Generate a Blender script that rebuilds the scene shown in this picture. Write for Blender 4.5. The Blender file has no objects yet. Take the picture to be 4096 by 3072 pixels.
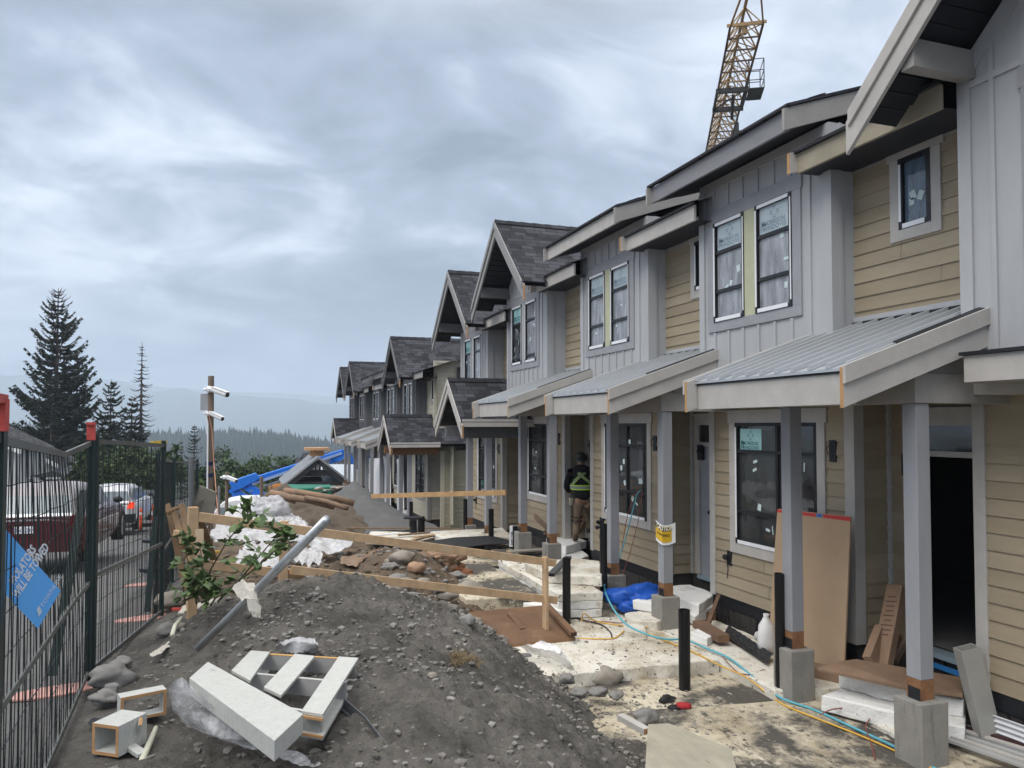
import bpy, bmesh, math, random
import numpy as np
from mathutils import Vector, Matrix, noise as mnoise
SC = bpy.context.scene
COL = SC.collection
R = random.Random(7)
V = Vector
PI = math.pi
HAZE = True

# ------------------------------------------------------------------ camera
# eye is the origin, +Y runs down the street, +X towards the houses, z is height above the eye
FPX = 1661.2
PITCH = math.atan(.0326)
YAW = math.atan(1073 / 3076 * math.cos(PITCH))
_sp, _cp, _ss, _cs = math.sin(PITCH), math.cos(PITCH), math.sin(YAW), math.cos(YAW)
FW = V((_ss * _cp, _cs * _cp, _sp)); RT = V((_cs, -_ss, 0)); UP = V((-_ss * _sp, -_cs * _sp, _cp))
def at(u, v, X=None, Y=None, Z=None, d=None):
    """sight line through a point of the survey photograph, cut at a known plane"""
    r = FW + RT * ((u - 1106) / FPX) + UP * ((864.1 - v) / FPX)
    t = X / r.x if X is not None else Y / r.y if Y is not None else Z / r.z if Z is not None else d
    return r * t

cd = bpy.data.cameras.new('camera'); cam = bpy.data.objects.new('camera', cd); COL.objects.link(cam)
cd.sensor_width = 36; cd.lens = 36 * 3076 / 4096; cd.shift_y = 64 / 4096; cd.clip_start = .05; cd.clip_end = 30000
cam.matrix_world = Matrix(((RT.x, UP.x, -FW.x, 0), (RT.y, UP.y, -FW.y, 0), (RT.z, UP.z, -FW.z, 0), (0, 0, 0, 1)))
SC.camera = cam

# ------------------------------------------------------------------ materials
MATS = {}
def nd(nt, t, **k):
    n = nt.nodes.new(t)
    for a, b in k.items():
        if a in n.inputs: n.inputs[a].default_value = b
        else: setattr(n, a, b)
    return n
def c4(c, f=1): return (min(1, c[0] * f), min(1, c[1] * f), min(1, c[2] * f), 1)
def base_mat(name):
    m = bpy.data.materials.new(name); m.use_nodes = True
    nt = m.node_tree; return m, nt, nt.nodes['Principled BSDF']
def mixc(nt, fac, a, b):
    n = nt.nodes.new('ShaderNodeMix'); n.data_type = 'RGBA'
    for sock, val in ((n.inputs[0], fac), (n.inputs[6], a), (n.inputs[7], b)):
        if hasattr(val, 'is_output'): nt.links.new(val, sock)
        else: sock.default_value = val
    return n.outputs[2]
def noise_n(nt, vec, scale, detail=4, rough=.6):
    n = nd(nt, 'ShaderNodeTexNoise', Scale=scale, Detail=detail, Roughness=rough)
    nt.links.new(vec, n.inputs['Vector']); return n.outputs['Fac']
def ramp(nt, fac, a, b):
    n = nd(nt, 'ShaderNodeMapRange'); n.inputs['From Min'].default_value = a; n.inputs['From Max'].default_value = b
    nt.links.new(fac, n.inputs['Value']); return n.outputs['Result']
def mat(name, col, rough=.7, var=.12, scale=5., bump=0., bscale=60., metal=0., spec=.35, st=(1, 1, 1), spots=(), coat=0.):
    """painted / natural surface: two scales of tone, optional bump, and spots = (colour, scale, lo, hi[, stretch])"""
    if name in MATS: return MATS[name]
    m, nt, p = base_mat(name)
    tc = nd(nt, 'ShaderNodeTexCoord'); mp = nd(nt, 'ShaderNodeMapping'); mp.inputs['Scale'].default_value = st
    nt.links.new(tc.outputs['Object'], mp.inputs['Vector']); vec = mp.outputs['Vector']
    f = ramp(nt, noise_n(nt, vec, scale, 6, .65), .3, .7)
    c = mixc(nt, f, c4(col, 1 - var), c4(col, 1 + var))
    for s in spots:
        v2 = vec
        if len(s) > 4:
            m2 = nd(nt, 'ShaderNodeMapping'); m2.inputs['Scale'].default_value = s[4]
            nt.links.new(tc.outputs['Object'], m2.inputs['Vector']); v2 = m2.outputs['Vector']
        c = mixc(nt, ramp(nt, noise_n(nt, v2, s[1], 7, .68), s[2], s[3]), c, c4(s[0]))
    nt.links.new(c, p.inputs['Base Color'])
    p.inputs['Roughness'].default_value = rough; p.inputs['Metallic'].default_value = metal
    p.inputs['Specular IOR Level'].default_value = spec; p.inputs['Coat Weight'].default_value = coat
    if bump:
        b = nd(nt, 'ShaderNodeBump', Strength=bump, Distance=.02)
        nt.links.new(noise_n(nt, vec, bscale, 5, .7), b.inputs['Height']); nt.links.new(b.outputs['Normal'], p.inputs['Normal'])
    MATS[name] = m; return m
def mat_shingle(name, col):
    if name in MATS: return MATS[name]
    m, nt, p = base_mat(name)
    uv = nd(nt, 'ShaderNodeUVMap')
    br = nd(nt, 'ShaderNodeTexBrick', Scale=1.0); br.inputs['Brick Width'].default_value = .27; br.inputs['Row Height'].default_value = .145
    br.inputs['Mortar Size'].default_value = .007; br.inputs['Color1'].default_value = c4(col, .55); br.inputs['Color2'].default_value = c4(col, 1.7)
    br.inputs['Mortar'].default_value = c4(col, .22); br.offset_frequency = 2; br.squash_frequency = 3; br.squash = 1.35; br.inputs['Bias'].default_value = -.1
    nt.links.new(uv.outputs['UV'], br.inputs['Vector'])
    f = ramp(nt, noise_n(nt, uv.outputs['UV'], 2.5, 6), .35, .65)
    mm = nd(nt, 'ShaderNodeMix'); mm.data_type = 'RGBA'; mm.blend_type = 'MULTIPLY'; mm.inputs[0].default_value = .6
    g = mixc(nt, f, (.62, .62, .66, 1), (1, 1, 1, 1))
    nt.links.new(br.outputs['Color'], mm.inputs[6]); nt.links.new(g, mm.inputs[7]); nt.links.new(mm.outputs[2], p.inputs['Base Color'])
    p.inputs['Roughness'].default_value = .9; p.inputs['Specular IOR Level'].default_value = .2
    b = nd(nt, 'ShaderNodeBump', Strength=.5, Distance=.012); nt.links.new(br.outputs['Fac'], b.inputs['Height']); b.invert = True
    nt.links.new(b.outputs['Normal'], p.inputs['Normal'])
    MATS[name] = m; return m
def mat_glass(name, film, tint=(.5, .55, .57), fcol=(.42, .45, .5)):
    if name in MATS: return MATS[name]
    m = bpy.data.materials.new(name); m.use_nodes = True; nt = m.node_tree; nt.nodes.clear()
    out = nd(nt, 'ShaderNodeOutputMaterial')
    tr = nd(nt, 'ShaderNodeBsdfTransparent', Color=c4(tint)); gl = nd(nt, 'ShaderNodeBsdfGlossy', Roughness=.03)
    df = nd(nt, 'ShaderNodeBsdfDiffuse', Color=c4(fcol))
    tc = nd(nt, 'ShaderNodeTexCoord'); mp = nd(nt, 'ShaderNodeMapping'); mp.inputs['Scale'].default_value = (1, 3, .7)
    nt.links.new(tc.outputs['Object'], mp.inputs['Vector'])
    st = ramp(nt, noise_n(nt, mp.outputs['Vector'], 3.2, 6, .6), .35, .75)
    mr = nd(nt, 'ShaderNodeMapRange'); mr.inputs['To Min'].default_value = film * .6; mr.inputs['To Max'].default_value = min(1, film * 1.5)
    nt.links.new(st, mr.inputs['Value'])
    a = nd(nt, 'ShaderNodeMixShader'); nt.links.new(mr.outputs['Result'], a.inputs[0]); nt.links.new(tr.outputs[0], a.inputs[1]); nt.links.new(df.outputs[0], a.inputs[2])
    fr = nd(nt, 'ShaderNodeFresnel', IOR=1.7); bp = nd(nt, 'ShaderNodeBump', Strength=.08, Distance=.02)
    nt.links.new(noise_n(nt, tc.outputs['Object'], 3, 2), bp.inputs['Height'])
    nt.links.new(bp.outputs['Normal'], gl.inputs['Normal'])
    b = nd(nt, 'ShaderNodeMixShader'); nt.links.new(fr.outputs[0], b.inputs[0]); nt.links.new(a.outputs[0], b.inputs[1]); nt.links.new(gl.outputs[0], b.inputs[2])
    nt.links.new(b.outputs[0], out.inputs['Surface'])
    MATS[name] = m; return m
def mat_film(name, col, alpha, rough=.25):
    """thin crinkled plastic sheet: part see-through, part white"""
    if name in MATS: return MATS[name]
    m, nt, p = base_mat(name)
    p.inputs['Base Color'].default_value = c4(col); p.inputs['Roughness'].default_value = rough
    tc = nd(nt, 'ShaderNodeTexCoord')
    f = ramp(nt, noise_n(nt, tc.outputs['Object'], 9, 6, .7), .3, .75)
    mr = nd(nt, 'ShaderNodeMapRange'); mr.inputs['To Min'].default_value = alpha[0]; mr.inputs['To Max'].default_value = alpha[1]
    nt.links.new(f, mr.inputs['Value']); nt.links.new(mr.outputs['Result'], p.inputs['Alpha'])
    b = nd(nt, 'ShaderNodeBump', Strength=.6, Distance=.03); nt.links.new(noise_n(nt, tc.outputs['Object'], 16, 5, .7), b.inputs['Height'])
    nt.links.new(b.outputs['Normal'], p.inputs['Normal'])
    MATS[name] = m; return m
def mat_emit(name, col, s):
    m, nt, p = base_mat(name); p.inputs['Base Color'].default_value = c4(col)
    p.inputs['Emission Color'].default_value = c4(col); p.inputs['Emission Strength'].default_value = s
    MATS[name] = m; return m

# ------------------------------------------------------------------ mesh builder
class MB:
    def __init__(s): s.v = []; s.f = []; s.m = []; s.uv = []
    def face(s, pts, m=0, uv=None):
        i = len(s.v); s.v += [V(p) for p in pts]; s.f.append(list(range(i, i + len(pts)))); s.m.append(m); s.uv.append(uv); return s
    def box(s, x0, x1, y0, y1, z0, z1, m=0):
        return s.hexa([(x0, y0, z0), (x1, y0, z0), (x1, y1, z0), (x0, y1, z0)], [(x0, y0, z1), (x1, y0, z1), (x1, y1, z1), (x0, y1, z1)], m)
    def hexa(s, b, t, m=0):
        i = len(s.v); s.v += [V(p) for p in b] + [V(p) for p in t]; n = len(b)
        fs = [list(range(n))[::-1], list(range(n, 2 * n))] + [[k, (k + 1) % n, n + (k + 1) % n, n + k] for k in range(n)]
        for f in fs: s.f.append([i + k for k in f]); s.m.append(m); s.uv.append(None)
        return s
    def prism(s, poly, vec, m=0):
        vec = V(vec); return s.hexa([V(p) for p in poly], [V(p) + vec for p in poly], m)
    def beam(s, p0, p1, w, h, m=0, up=(0, 0, 1), ends=None):
        p0, p1 = V(p0), V(p1); d = (p1 - p0).normalized(); up = V(up)
        if abs(d.dot(up)) > .98: up = V((0, 1, 0)) if abs(d.y) < .9 else V((1, 0, 0))
        r = d.cross(up).normalized() * (w / 2); q = r.cross(d).normalized() * (h / 2)
        n0 = len(s.f); s.hexa([p0 - r - q, p0 + r - q, p0 + r + q, p0 - r + q], [p1 - r - q, p1 + r - q, p1 + r + q, p1 - r + q], m)
        if ends is not None: s.m[n0] = ends; s.m[n0 + 1] = ends
        return s
    def tube(s, pts, r, n=8, m=0, caps=True):
        pts = [V(p) for p in pts]; rs = r if isinstance(r, (list, tuple)) else [r] * len(pts)
        i0 = len(s.v); prev = None
        for k, p in enumerate(pts):
            d = (pts[min(k + 1, len(pts) - 1)] - pts[max(k - 1, 0)]).normalized()
            if prev is None: a = d.orthogonal().normalized()
            else: a = (prev - d * prev.dot(d)).normalized()
            prev = a; b = d.cross(a)
            for j in range(n): s.v.append(p + (a * math.cos(2 * PI * j / n) + b * math.sin(2 * PI * j / n)) * rs[k])
        for k in range(len(pts) - 1):
            for j in range(n):
                s.f.append([i0 + k * n + j, i0 + k * n + (j + 1) % n, i0 + (k + 1) * n + (j + 1) % n, i0 + (k + 1) * n + j]); s.m.append(m); s.uv.append(None)
        if caps:
            s.f.append([i0 + j for j in range(n)][::-1]); s.m.append(m); s.uv.append(None)
            s.f.append([i0 + (len(pts) - 1) * n + j for j in range(n)]); s.m.append(m); s.uv.append(None)
        return s
    def lathe(s, c, prof, n=16, m=0, sx=1, sy=1):
        c = V(c); i0 = len(s.v)
        for r, z in prof:
            for j in range(n): s.v.append(c + V((r * sx * math.cos(2 * PI * j / n), r * sy * math.sin(2 * PI * j / n), z)))
        for k in range(len(prof) - 1):
            for j in range(n):
                s.f.append([i0 + k * n + j, i0 + k * n + (j + 1) % n, i0 + (k + 1) * n + (j + 1) % n, i0 + (k + 1) * n + j]); s.m.append(m); s.uv.append(None)
        s.f.append([i0 + j for j in range(n)][::-1]); s.m.append(m); s.uv.append(None)
        s.f.append([i0 + (len(prof) - 1) * n + j for j in range(n)]); s.m.append(m); s.uv.append(None)
        return s
    def blob(s, c, r, m=0, seed=0, rough=.25, sub=2, sq=(1, 1, 1), rot=0.):
        """lumpy stone / clod"""
        bm = bmesh.new(); bmesh.ops.create_icosphere(bm, subdivisions=sub, radius=1)
        c = V(c); i0 = len(s.v); cr, sr = math.cos(rot), math.sin(rot)
        for v in bm.verts:
            p = v.co; k = 1 + rough * mnoise.noise(p * 1.3 + V((seed * 3.1, seed, 0))) + rough * .5 * mnoise.noise(p * 3.1 + V((0, seed * 2.3, 5)))
            q = V((p.x * sq[0], p.y * sq[1], p.z * sq[2])) * (r * k)
            s.v.append(c + V((q.x * cr - q.y * sr, q.x * sr + q.y * cr, q.z)))
        for f in bm.faces: s.f.append([i0 + v.index for v in f.verts]); s.m.append(m); s.uv.append(None)
        bm.free(); return s
    def build(s, name, mats, parent=None, smooth=False, bevel=0., org=None):
        if not isinstance(mats, (list, tuple)): mats = [mats]
        me = bpy.data.meshes.new(name)
        if parent is not None: o0 = wloc(parent)
        elif org is not None: o0 = V(org)
        else:
            lo = [min(p[k] for p in s.v) for k in range(3)]; hi = [max(p[k] for p in s.v) for k in range(3)]
            o0 = V(((lo[0] + hi[0]) / 2, (lo[1] + hi[1]) / 2, lo[2]))
        me.from_pydata([tuple(p - o0) for p in s.v], [], s.f)
        for m in mats: me.materials.append(m)
        me.polygons.foreach_set('material_index', s.m)
        if smooth: me.polygons.foreach_set('use_smooth', [True] * len(s.f))
        if any(u is not None for u in s.uv):
            L = me.uv_layers.new(name='UVMap'); k = 0
            for f, u in zip(s.f, s.uv):
                for j in range(len(f)):
                    if u is not None: L.data[k].uv = u[j]
                    k += 1
        me.update()
        o = bpy.data.objects.new(name, me); COL.objects.link(o)
        if parent is not None: o.parent = parent
        else: o.location = o0
        if bevel:
            b = o.modifiers.new('bevel', 'BEVEL'); b.width = bevel; b.segments = 2; b.limit_method = 'ANGLE'
        return o
def wloc(o):
    p = V(o.location)
    while o.parent: o = o.parent; p += V(o.location)
    return p
def tag(o, label=None, cat=None, group=None, kind=None):
    if label: o['label'] = label
    if cat: o['category'] = cat
    if group: o['group'] = group
    if kind: o['kind'] = kind
    return o
def empty(name, loc, label, cat, group=None):
    o = bpy.data.objects.new(name, None); COL.objects.link(o); o.location = loc; o.empty_display_size = .2
    return tag(o, label, cat, group)
def text_faces(mb, s, org, ux, uy, size, m=0, align='LEFT', sx=1., bold=.0, off=.002):
    """flat lettering laid on a surface spanned by ux (reading direction) and uy (up)"""
    cu = bpy.data.curves.new('lettering', 'FONT'); cu.body = s; cu.size = size; cu.align_x = align; cu.offset = bold; cu.resolution_u = 2
    ob = bpy.data.objects.new('lettering', cu); COL.objects.link(ob)
    me = bpy.data.meshes.new_from_object(ob.evaluated_get(bpy.context.evaluated_depsgraph_get()))
    org, ux, uy = V(org), V(ux).normalized(), V(uy).normalized(); n = ux.cross(uy) * off
    for p in me.polygons: mb.face([org + ux * (me.vertices[i].co.x * sx) + uy * me.vertices[i].co.y + n for i in p.vertices], m)
    bpy.data.objects.remove(ob); bpy.data.meshes.remove(me); bpy.data.curves.remove(cu)
def grid_sheet(mb, pts, nu, nv, m=0):
    """pts[i][j] grid of points -> quads"""
    i0 = len(mb.v)
    for row in pts: mb.v += [V(p) for p in row]
    for i in range(nu - 1):
        for j in range(nv - 1):
            a = i0 + i * nv + j; mb.f.append([a, a + 1, a + nv + 1, a + nv]); mb.m.append(m); mb.uv.append(None)
def fbm(x, y, s, o=4, seed=0):
    return mnoise.fractal(V((x * s + seed * 17.3, y * s - seed * 9.1, seed * 3.7)), 1.0, 2.0, o)
def smooth(a, b, x):
    t = max(0, min(1, (x - a) / (b - a))); return t * t * (3 - 2 * t)

# ------------------------------------------------------------------ palette
GREY = mat('grey_board_paint', (.375, .382, .395), .6, .07, 3, .15, 90, st=(1, 1, .25))
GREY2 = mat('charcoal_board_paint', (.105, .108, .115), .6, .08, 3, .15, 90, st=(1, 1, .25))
TAN = mat('tan_siding_paint', (.315, .258, .178), .65, .09, 2.2, .25, 70, st=(1, .35, 3), spots=(((.42, .39, .31), 30, .66, .8),))
TANS = [TAN, mat('tan_siding_paint_b', (.293, .242, .168), .65, .09, 2.2, .25, 70, st=(1, .35, 3)), mat('tan_siding_paint_c', (.33, .275, .195), .65, .09, 2.2, .25, 70, st=(1, .35, 3))]
BEIGE = mat('beige_siding_paint', (.42, .395, .315), .65, .07, 2.2, .25, 70, st=(1, .35, 3))
OLIVE = mat('olive_siding_paint', (.29, .28, .21), .65, .07, 2.2, .2, 70, st=(.35, 1, 3))
TRIM = mat('pale_trim_paint', (.42, .40, .375), .6, .1, 4, .2, 60, spots=(((.55, .54, .52), 9, .66, .8), ((.2, .19, .18), 26, .7, .8)))
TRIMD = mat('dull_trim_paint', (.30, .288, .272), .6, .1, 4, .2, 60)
TRIMK = mat('dark_trim_paint', (.13, .13, .135), .6, .1, 4, .2, 60)
POSTM = mat('post_paint', (.265, .272, .292), .55, .1, 2.5, .15, 40, st=(2, 2, .4), spots=(((.13, .135, .15), 3, .72, .8, (9, 9, .25)),))
CUT = mat('cut_wood_end', (.42, .24, .11), .8, .15, 14)
CEDAR = mat('raw_post_wood', (.21, .105, .05), .8, .25, 10, .2, 50)
LUMB = mat('lumber', (.47, .325, .195), .75, .22, 3.0, .25, 40, st=(2.2, 2.2, 2.2), spots=(((.20, .105, .045), 9, .68, .74), ((.47, .37, .25), 2, .55, .7)))
LUMBO = mat('old_lumber', (.20, .13, .075), .8, .3, 4, .3, 40, spots=(((.10, .06, .035), 7, .6, .72),))
STAIN = mat('wet_brown_ply', (.17, .098, .055), .6, .25, 2.5, .2, 40, spots=(((.27, .18, .11), 6, .6, .75), ((.08, .05, .03), 3, .65, .8)))
SOFF = mat('black_soffit', (.014, .015, .02), .55, .1, 4)
FLASH = mat('black_flashing', (.015, .016, .02), .45, .1, 4)
METAL = mat('metal_roofing', (.47, .49, .51), .40, .06, 2, .05, 30, metal=.5, st=(1, 4, 1), spots=(((.22, .24, .27), 5, .68, .85),))
GALV = mat('galvanised_steel', (.42, .44, .46), .38, .16, 16, .1, 60, metal=.75, spots=(((.24, .25, .27), 30, .6, .75),))
SHING = mat_shingle('asphalt_shingle', (.048, .049, .057))
BLK = mat('black_vinyl', (.012, .013, .016), .35, .1, 4)
WHT = mat('white_tape', (.72, .73, .76), .5, .05, 8)
GLU = mat_glass('filmed_glass', .68, fcol=(.41, .43, .475))
GLL = mat_glass('clear_glass', .10, (.42, .48, .5), (.4, .43, .44))
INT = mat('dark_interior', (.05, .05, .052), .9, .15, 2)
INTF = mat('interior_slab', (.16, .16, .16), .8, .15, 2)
FOUND = mat('tarred_foundation', (.043, .039, .037), .75, .15, 3, .2, 30, spots=(((.006, .006, .007), 4, .56, .6, (3, 3, .5)),))
CONC = mat('rough_concrete', (.245, .235, .215), .85, .16, 5, .45, 70, spots=(((.12, .115, .105), 4, .58, .72, (3, 3, .5)), ((.04, .04, .038), 34, .71, .75)))
FOAM = mat('foam_board', (.66, .63, .555), .85, .1, 3, .6, 26, spots=(((.36, .30, .205), 1.7, .46, .68), ((.72, .70, .66), 5, .58, .72), ((.085, .075, .06), 20, .585, .66), ((.05, .046, .04), 7, .66, .72)))
FOAMW = mat('clean_foam', (.74, .735, .715), .85, .06, 4, .7, 24, spots=(((.42, .37, .29), 2.6, .56, .74), ((.14, .125, .1), 15, .63, .71)))
FOAMD = mat('muddy_foam', (.55, .49, .375), .85, .1, 3, .5, 26, spots=(((.30, .25, .17), 1.6, .42, .66), ((.082, .074, .063), 1.05, .465, .56), ((.06, .055, .05), 15, .54, .64, (1, .6, 1)), ((.60, .56, .46), 9, .60, .70, (1, .45, 1))))
ORNG = mat('orange_plastic', (.62, .075, .025), .5, .08, 5)
REDP = mat('faded_red_paint', (.42, .06, .05), .55, .2, 12)
PINK = mat('dusty_pink_steel', (.46, .25, .215), .6, .15, 4, spots=(((.3, .2, .17), 6, .6, .75),))
FENG = mat('dark_green_steel', (.010, .022, .022), .45, .15, 8)
FENW = mat('green_wire', (.006, .011, .011), .5, .1, 8)
RAILS = mat('worn_steel_rail', (.12, .125, .12), .45, .2, 10, metal=.3)
ASPH = mat('asphalt', (.115, .113, .112), .85, .14, 1.6, .35, 160, spots=(((.2, .195, .185), 90, .62, .75), ((.065, .063, .062), .9, .58, .75)))
PAVE = mat('damp_concrete_strip', (.085, .083, .082), .8, .15, 2, .3, 120, spots=(((.05, .048, .046), 1.5, .5, .7),))
DIRT = mat('grey_dirt', (.135, .128, .118), .95, .18, 2.2, .7, 55, spots=(((.067, .062, .058), 1.3, .5, .68), ((.24, .225, .20), 22, .64, .72), ((.055, .052, .05), 34, .62, .7)))
SOIL = mat('brown_soil', (.105, .082, .060), .95, .2, 2.5, .7, 55, spots=(((.055, .042, .031), 1.6, .5, .66), ((.22, .19, .155), 20, .64, .72)))
GRAV = mat('grey_gravel', (.105, .105, .105), .9, .12, 3, .9, 45, spots=(((.19, .19, .19), 32, .6, .68), ((.045, .045, .046), 27, .6, .7)))
ROCK = mat('river_rock', (.25, .225, .19), .8, .22, 4, .3, 50, spots=(((.13, .12, .11), 5, .55, .7),))
ROCKG = mat('grey_rock', (.20, .193, .183), .8, .2, 4, .3, 50, spots=(((.09, .08, .065), 5, .55, .7),))
SHEET = mat_film('white_plastic_sheet', (.56, .56, .57), (.62, 1.0))
FILM = mat_film('clear_plastic_film', (.82, .83, .86), (.10, .85))
RAG = mat('dirty_white_rag', (.55, .52, .46), .9, .12, 8, .5, 40, spots=(((.25, .22, .18), 8, .55, .7),))
CARD = mat('cardboard', (.25, .16, .105), .8, .1, 5, .1, 60)
KRAFT = mat('wet_kraft_paper', (.20, .135, .09), .8, .25, 4, .2, 40)
LEAF = mat('shrub_leaf', (.085, .135, .05), .5, .3, 6)
LEAFD = mat('hedge_leaf', (.040, .072, .026), .7, .35, .6)
NEED = mat('dark_needles', (.026, .036, .026), .85, .35, .5)
NEEDB = mat('green_needles', (.034, .047, .028), .85, .35, .5)
BARK = mat('bark', (.075, .062, .052), .9, .25, 3)
BARKG = mat('grey_dead_bark', (.085, .078, .072), .9, .2, 3)
POLE = mat('weathered_pole', (.175, .135, .105), .85, .2, 3, .3, 30, st=(5, 5, .5))
WHP = mat('white_enamel', (.72, .73, .74), .35, .05, 4)
GRBX = mat('grey_enamel', (.28, .29, .31), .5, .06, 4)
BLUE = mat('lift_blue', (.018, .16, .62), .4, .1, 3)
TEAL = mat('teal_hose', (.10, .36, .44), .5, .1, 8)
YEL = mat('yellow_cord', (.62, .36, .05), .5, .1, 8)
REDC = mat('red_cord', (.22, .06, .045), .5, .15, 8)
PLYG = mat('grey_ply', (.30, .285, .235), .8, .12, 3, .1, 40, spots=(((.2, .19, .15), 5, .6, .75),))
CRY = mat('crane_yellow', (.30, .195, .085), .55, .15, 1)
CRD = mat('crane_dark', (.03, .028, .028), .6, .1, 1)

# ------------------------------------------------------------------ sky, sun
w = bpy.data.worlds.new('World'); SC.world = w; w.use_nodes = True
nt = w.node_tree; bg = nt.nodes['Background']
sky = nd(nt, 'ShaderNodeTexSky', sky_type='NISHITA', sun_disc=False, sun_elevation=math.radians(48), sun_rotation=math.radians(-70), air_density=1.2, dust_density=2.0)
tc = nd(nt, 'ShaderNodeTexCoord'); sep = nd(nt, 'ShaderNodeSeparateXYZ'); nt.links.new(tc.outputs['Generated'], sep.inputs[0])
# project the view direction on a flat cloud deck so that the bands close up towards the horizon
mz = nd(nt, 'ShaderNodeMath', operation='MAXIMUM'); nt.links.new(sep.outputs['Z'], mz.inputs[0]); mz.inputs[1].default_value = 0.0
az = nd(nt, 'ShaderNodeMath', operation='ADD'); nt.links.new(mz.outputs[0], az.inputs[0]); az.inputs[1].default_value = .27
def dv(sock):
    n = nd(nt, 'ShaderNodeMath', operation='DIVIDE'); nt.links.new(sock, n.inputs[0]); nt.links.new(az.outputs[0], n.inputs[1]); return n.outputs[0]
cmb = nd(nt, 'ShaderNodeCombineXYZ'); nt.links.new(dv(sep.outputs['X']), cmb.inputs['X']); nt.links.new(dv(sep.outputs['Y']), cmb.inputs['Y'])
mp = nd(nt, 'ShaderNodeMapping'); mp.inputs['Scale'].default_value = (.9, 1.05, 1); mp.inputs['Rotation'].default_value = (0, 0, .35); mp.inputs['Location'].default_value = (3.1, 1.7, 0)
nt.links.new(cmb.outputs[0], mp.inputs['Vector'])
n1 = nd(nt, 'ShaderNodeTexNoise', Scale=2.6, Detail=8, Roughness=.58, Distortion=.5); nt.links.new(mp.outputs[0], n1.inputs['Vector'])
n2 = nd(nt, 'ShaderNodeTexNoise', Scale=.85, Detail=3, Roughness=.5, Distortion=.2); nt.links.new(mp.outputs[0], n2.inputs['Vector'])
ad = nd(nt, 'ShaderNodeMath', operation='ADD'); nt.links.new(n1.outputs['Fac'], ad.inputs[0]); nt.links.new(n2.outputs['Fac'], ad.inputs[1])
cr = nt.nodes.new('ShaderNodeValToRGB'); e = cr.color_ramp
e.elements[0].position = .405; e.elements[0].color = (1.75, 2.1, 2.6, 1)
e.elements[1].position = .595; e.elements[1].color = (4.9, 5.4, 6.2, 1)
x = e.elements.new(.50); x.color = (2.75, 3.2, 3.9, 1)
hf = nd(nt, 'ShaderNodeMath', operation='MULTIPLY'); nt.links.new(ad.outputs[0], hf.inputs[0]); hf.inputs[1].default_value = .5
nt.links.new(hf.outputs[0], cr.inputs[0])
cl = mixc(nt, .90, (0, 0, 0, 1), cr.outputs['Color']); nt.links.new(sky.outputs['Color'], cl.node.inputs[6])
# an overcast dome is brighter overhead than low down
zen = nd(nt, 'ShaderNodeMapRange'); nt.links.new(sep.outputs['Z'], zen.inputs['Value']); zen.inputs['From Min'].default_value = .45; zen.inputs['From Max'].default_value = .95; zen.inputs['To Min'].default_value = 0.0; zen.inputs['To Max'].default_value = 1.0
cl = mixc(nt, zen.outputs[0], cl, (13.0, 12.8, 12.6, 1))
# the deck thins to an even grey blue low over the valley
hz = ramp(nt, sep.outputs['Z'], .0, .20)
cl2 = mixc(nt, hz, (2.5, 3.05, 3.95, 1), cl)
nt.links.new(cl2, bg.inputs['Color']); bg.inputs['Strength'].default_value = .1
sd = bpy.data.lights.new('sun', 'SUN'); sd.energy = 1.3; sd.angle = math.radians(35); sd.color = (1, .96, .9)
so = bpy.data.objects.new('sun', sd); COL.objects.link(so); so.rotation_euler = V((-.75, -.45, 1.05)).to_track_quat('Z', 'Y').to_euler()
SC.view_settings.view_transform = 'Standard'; SC.view_settings.look = 'None'; SC.view_settings.exposure = .85; SC.view_settings.gamma = 1

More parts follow.
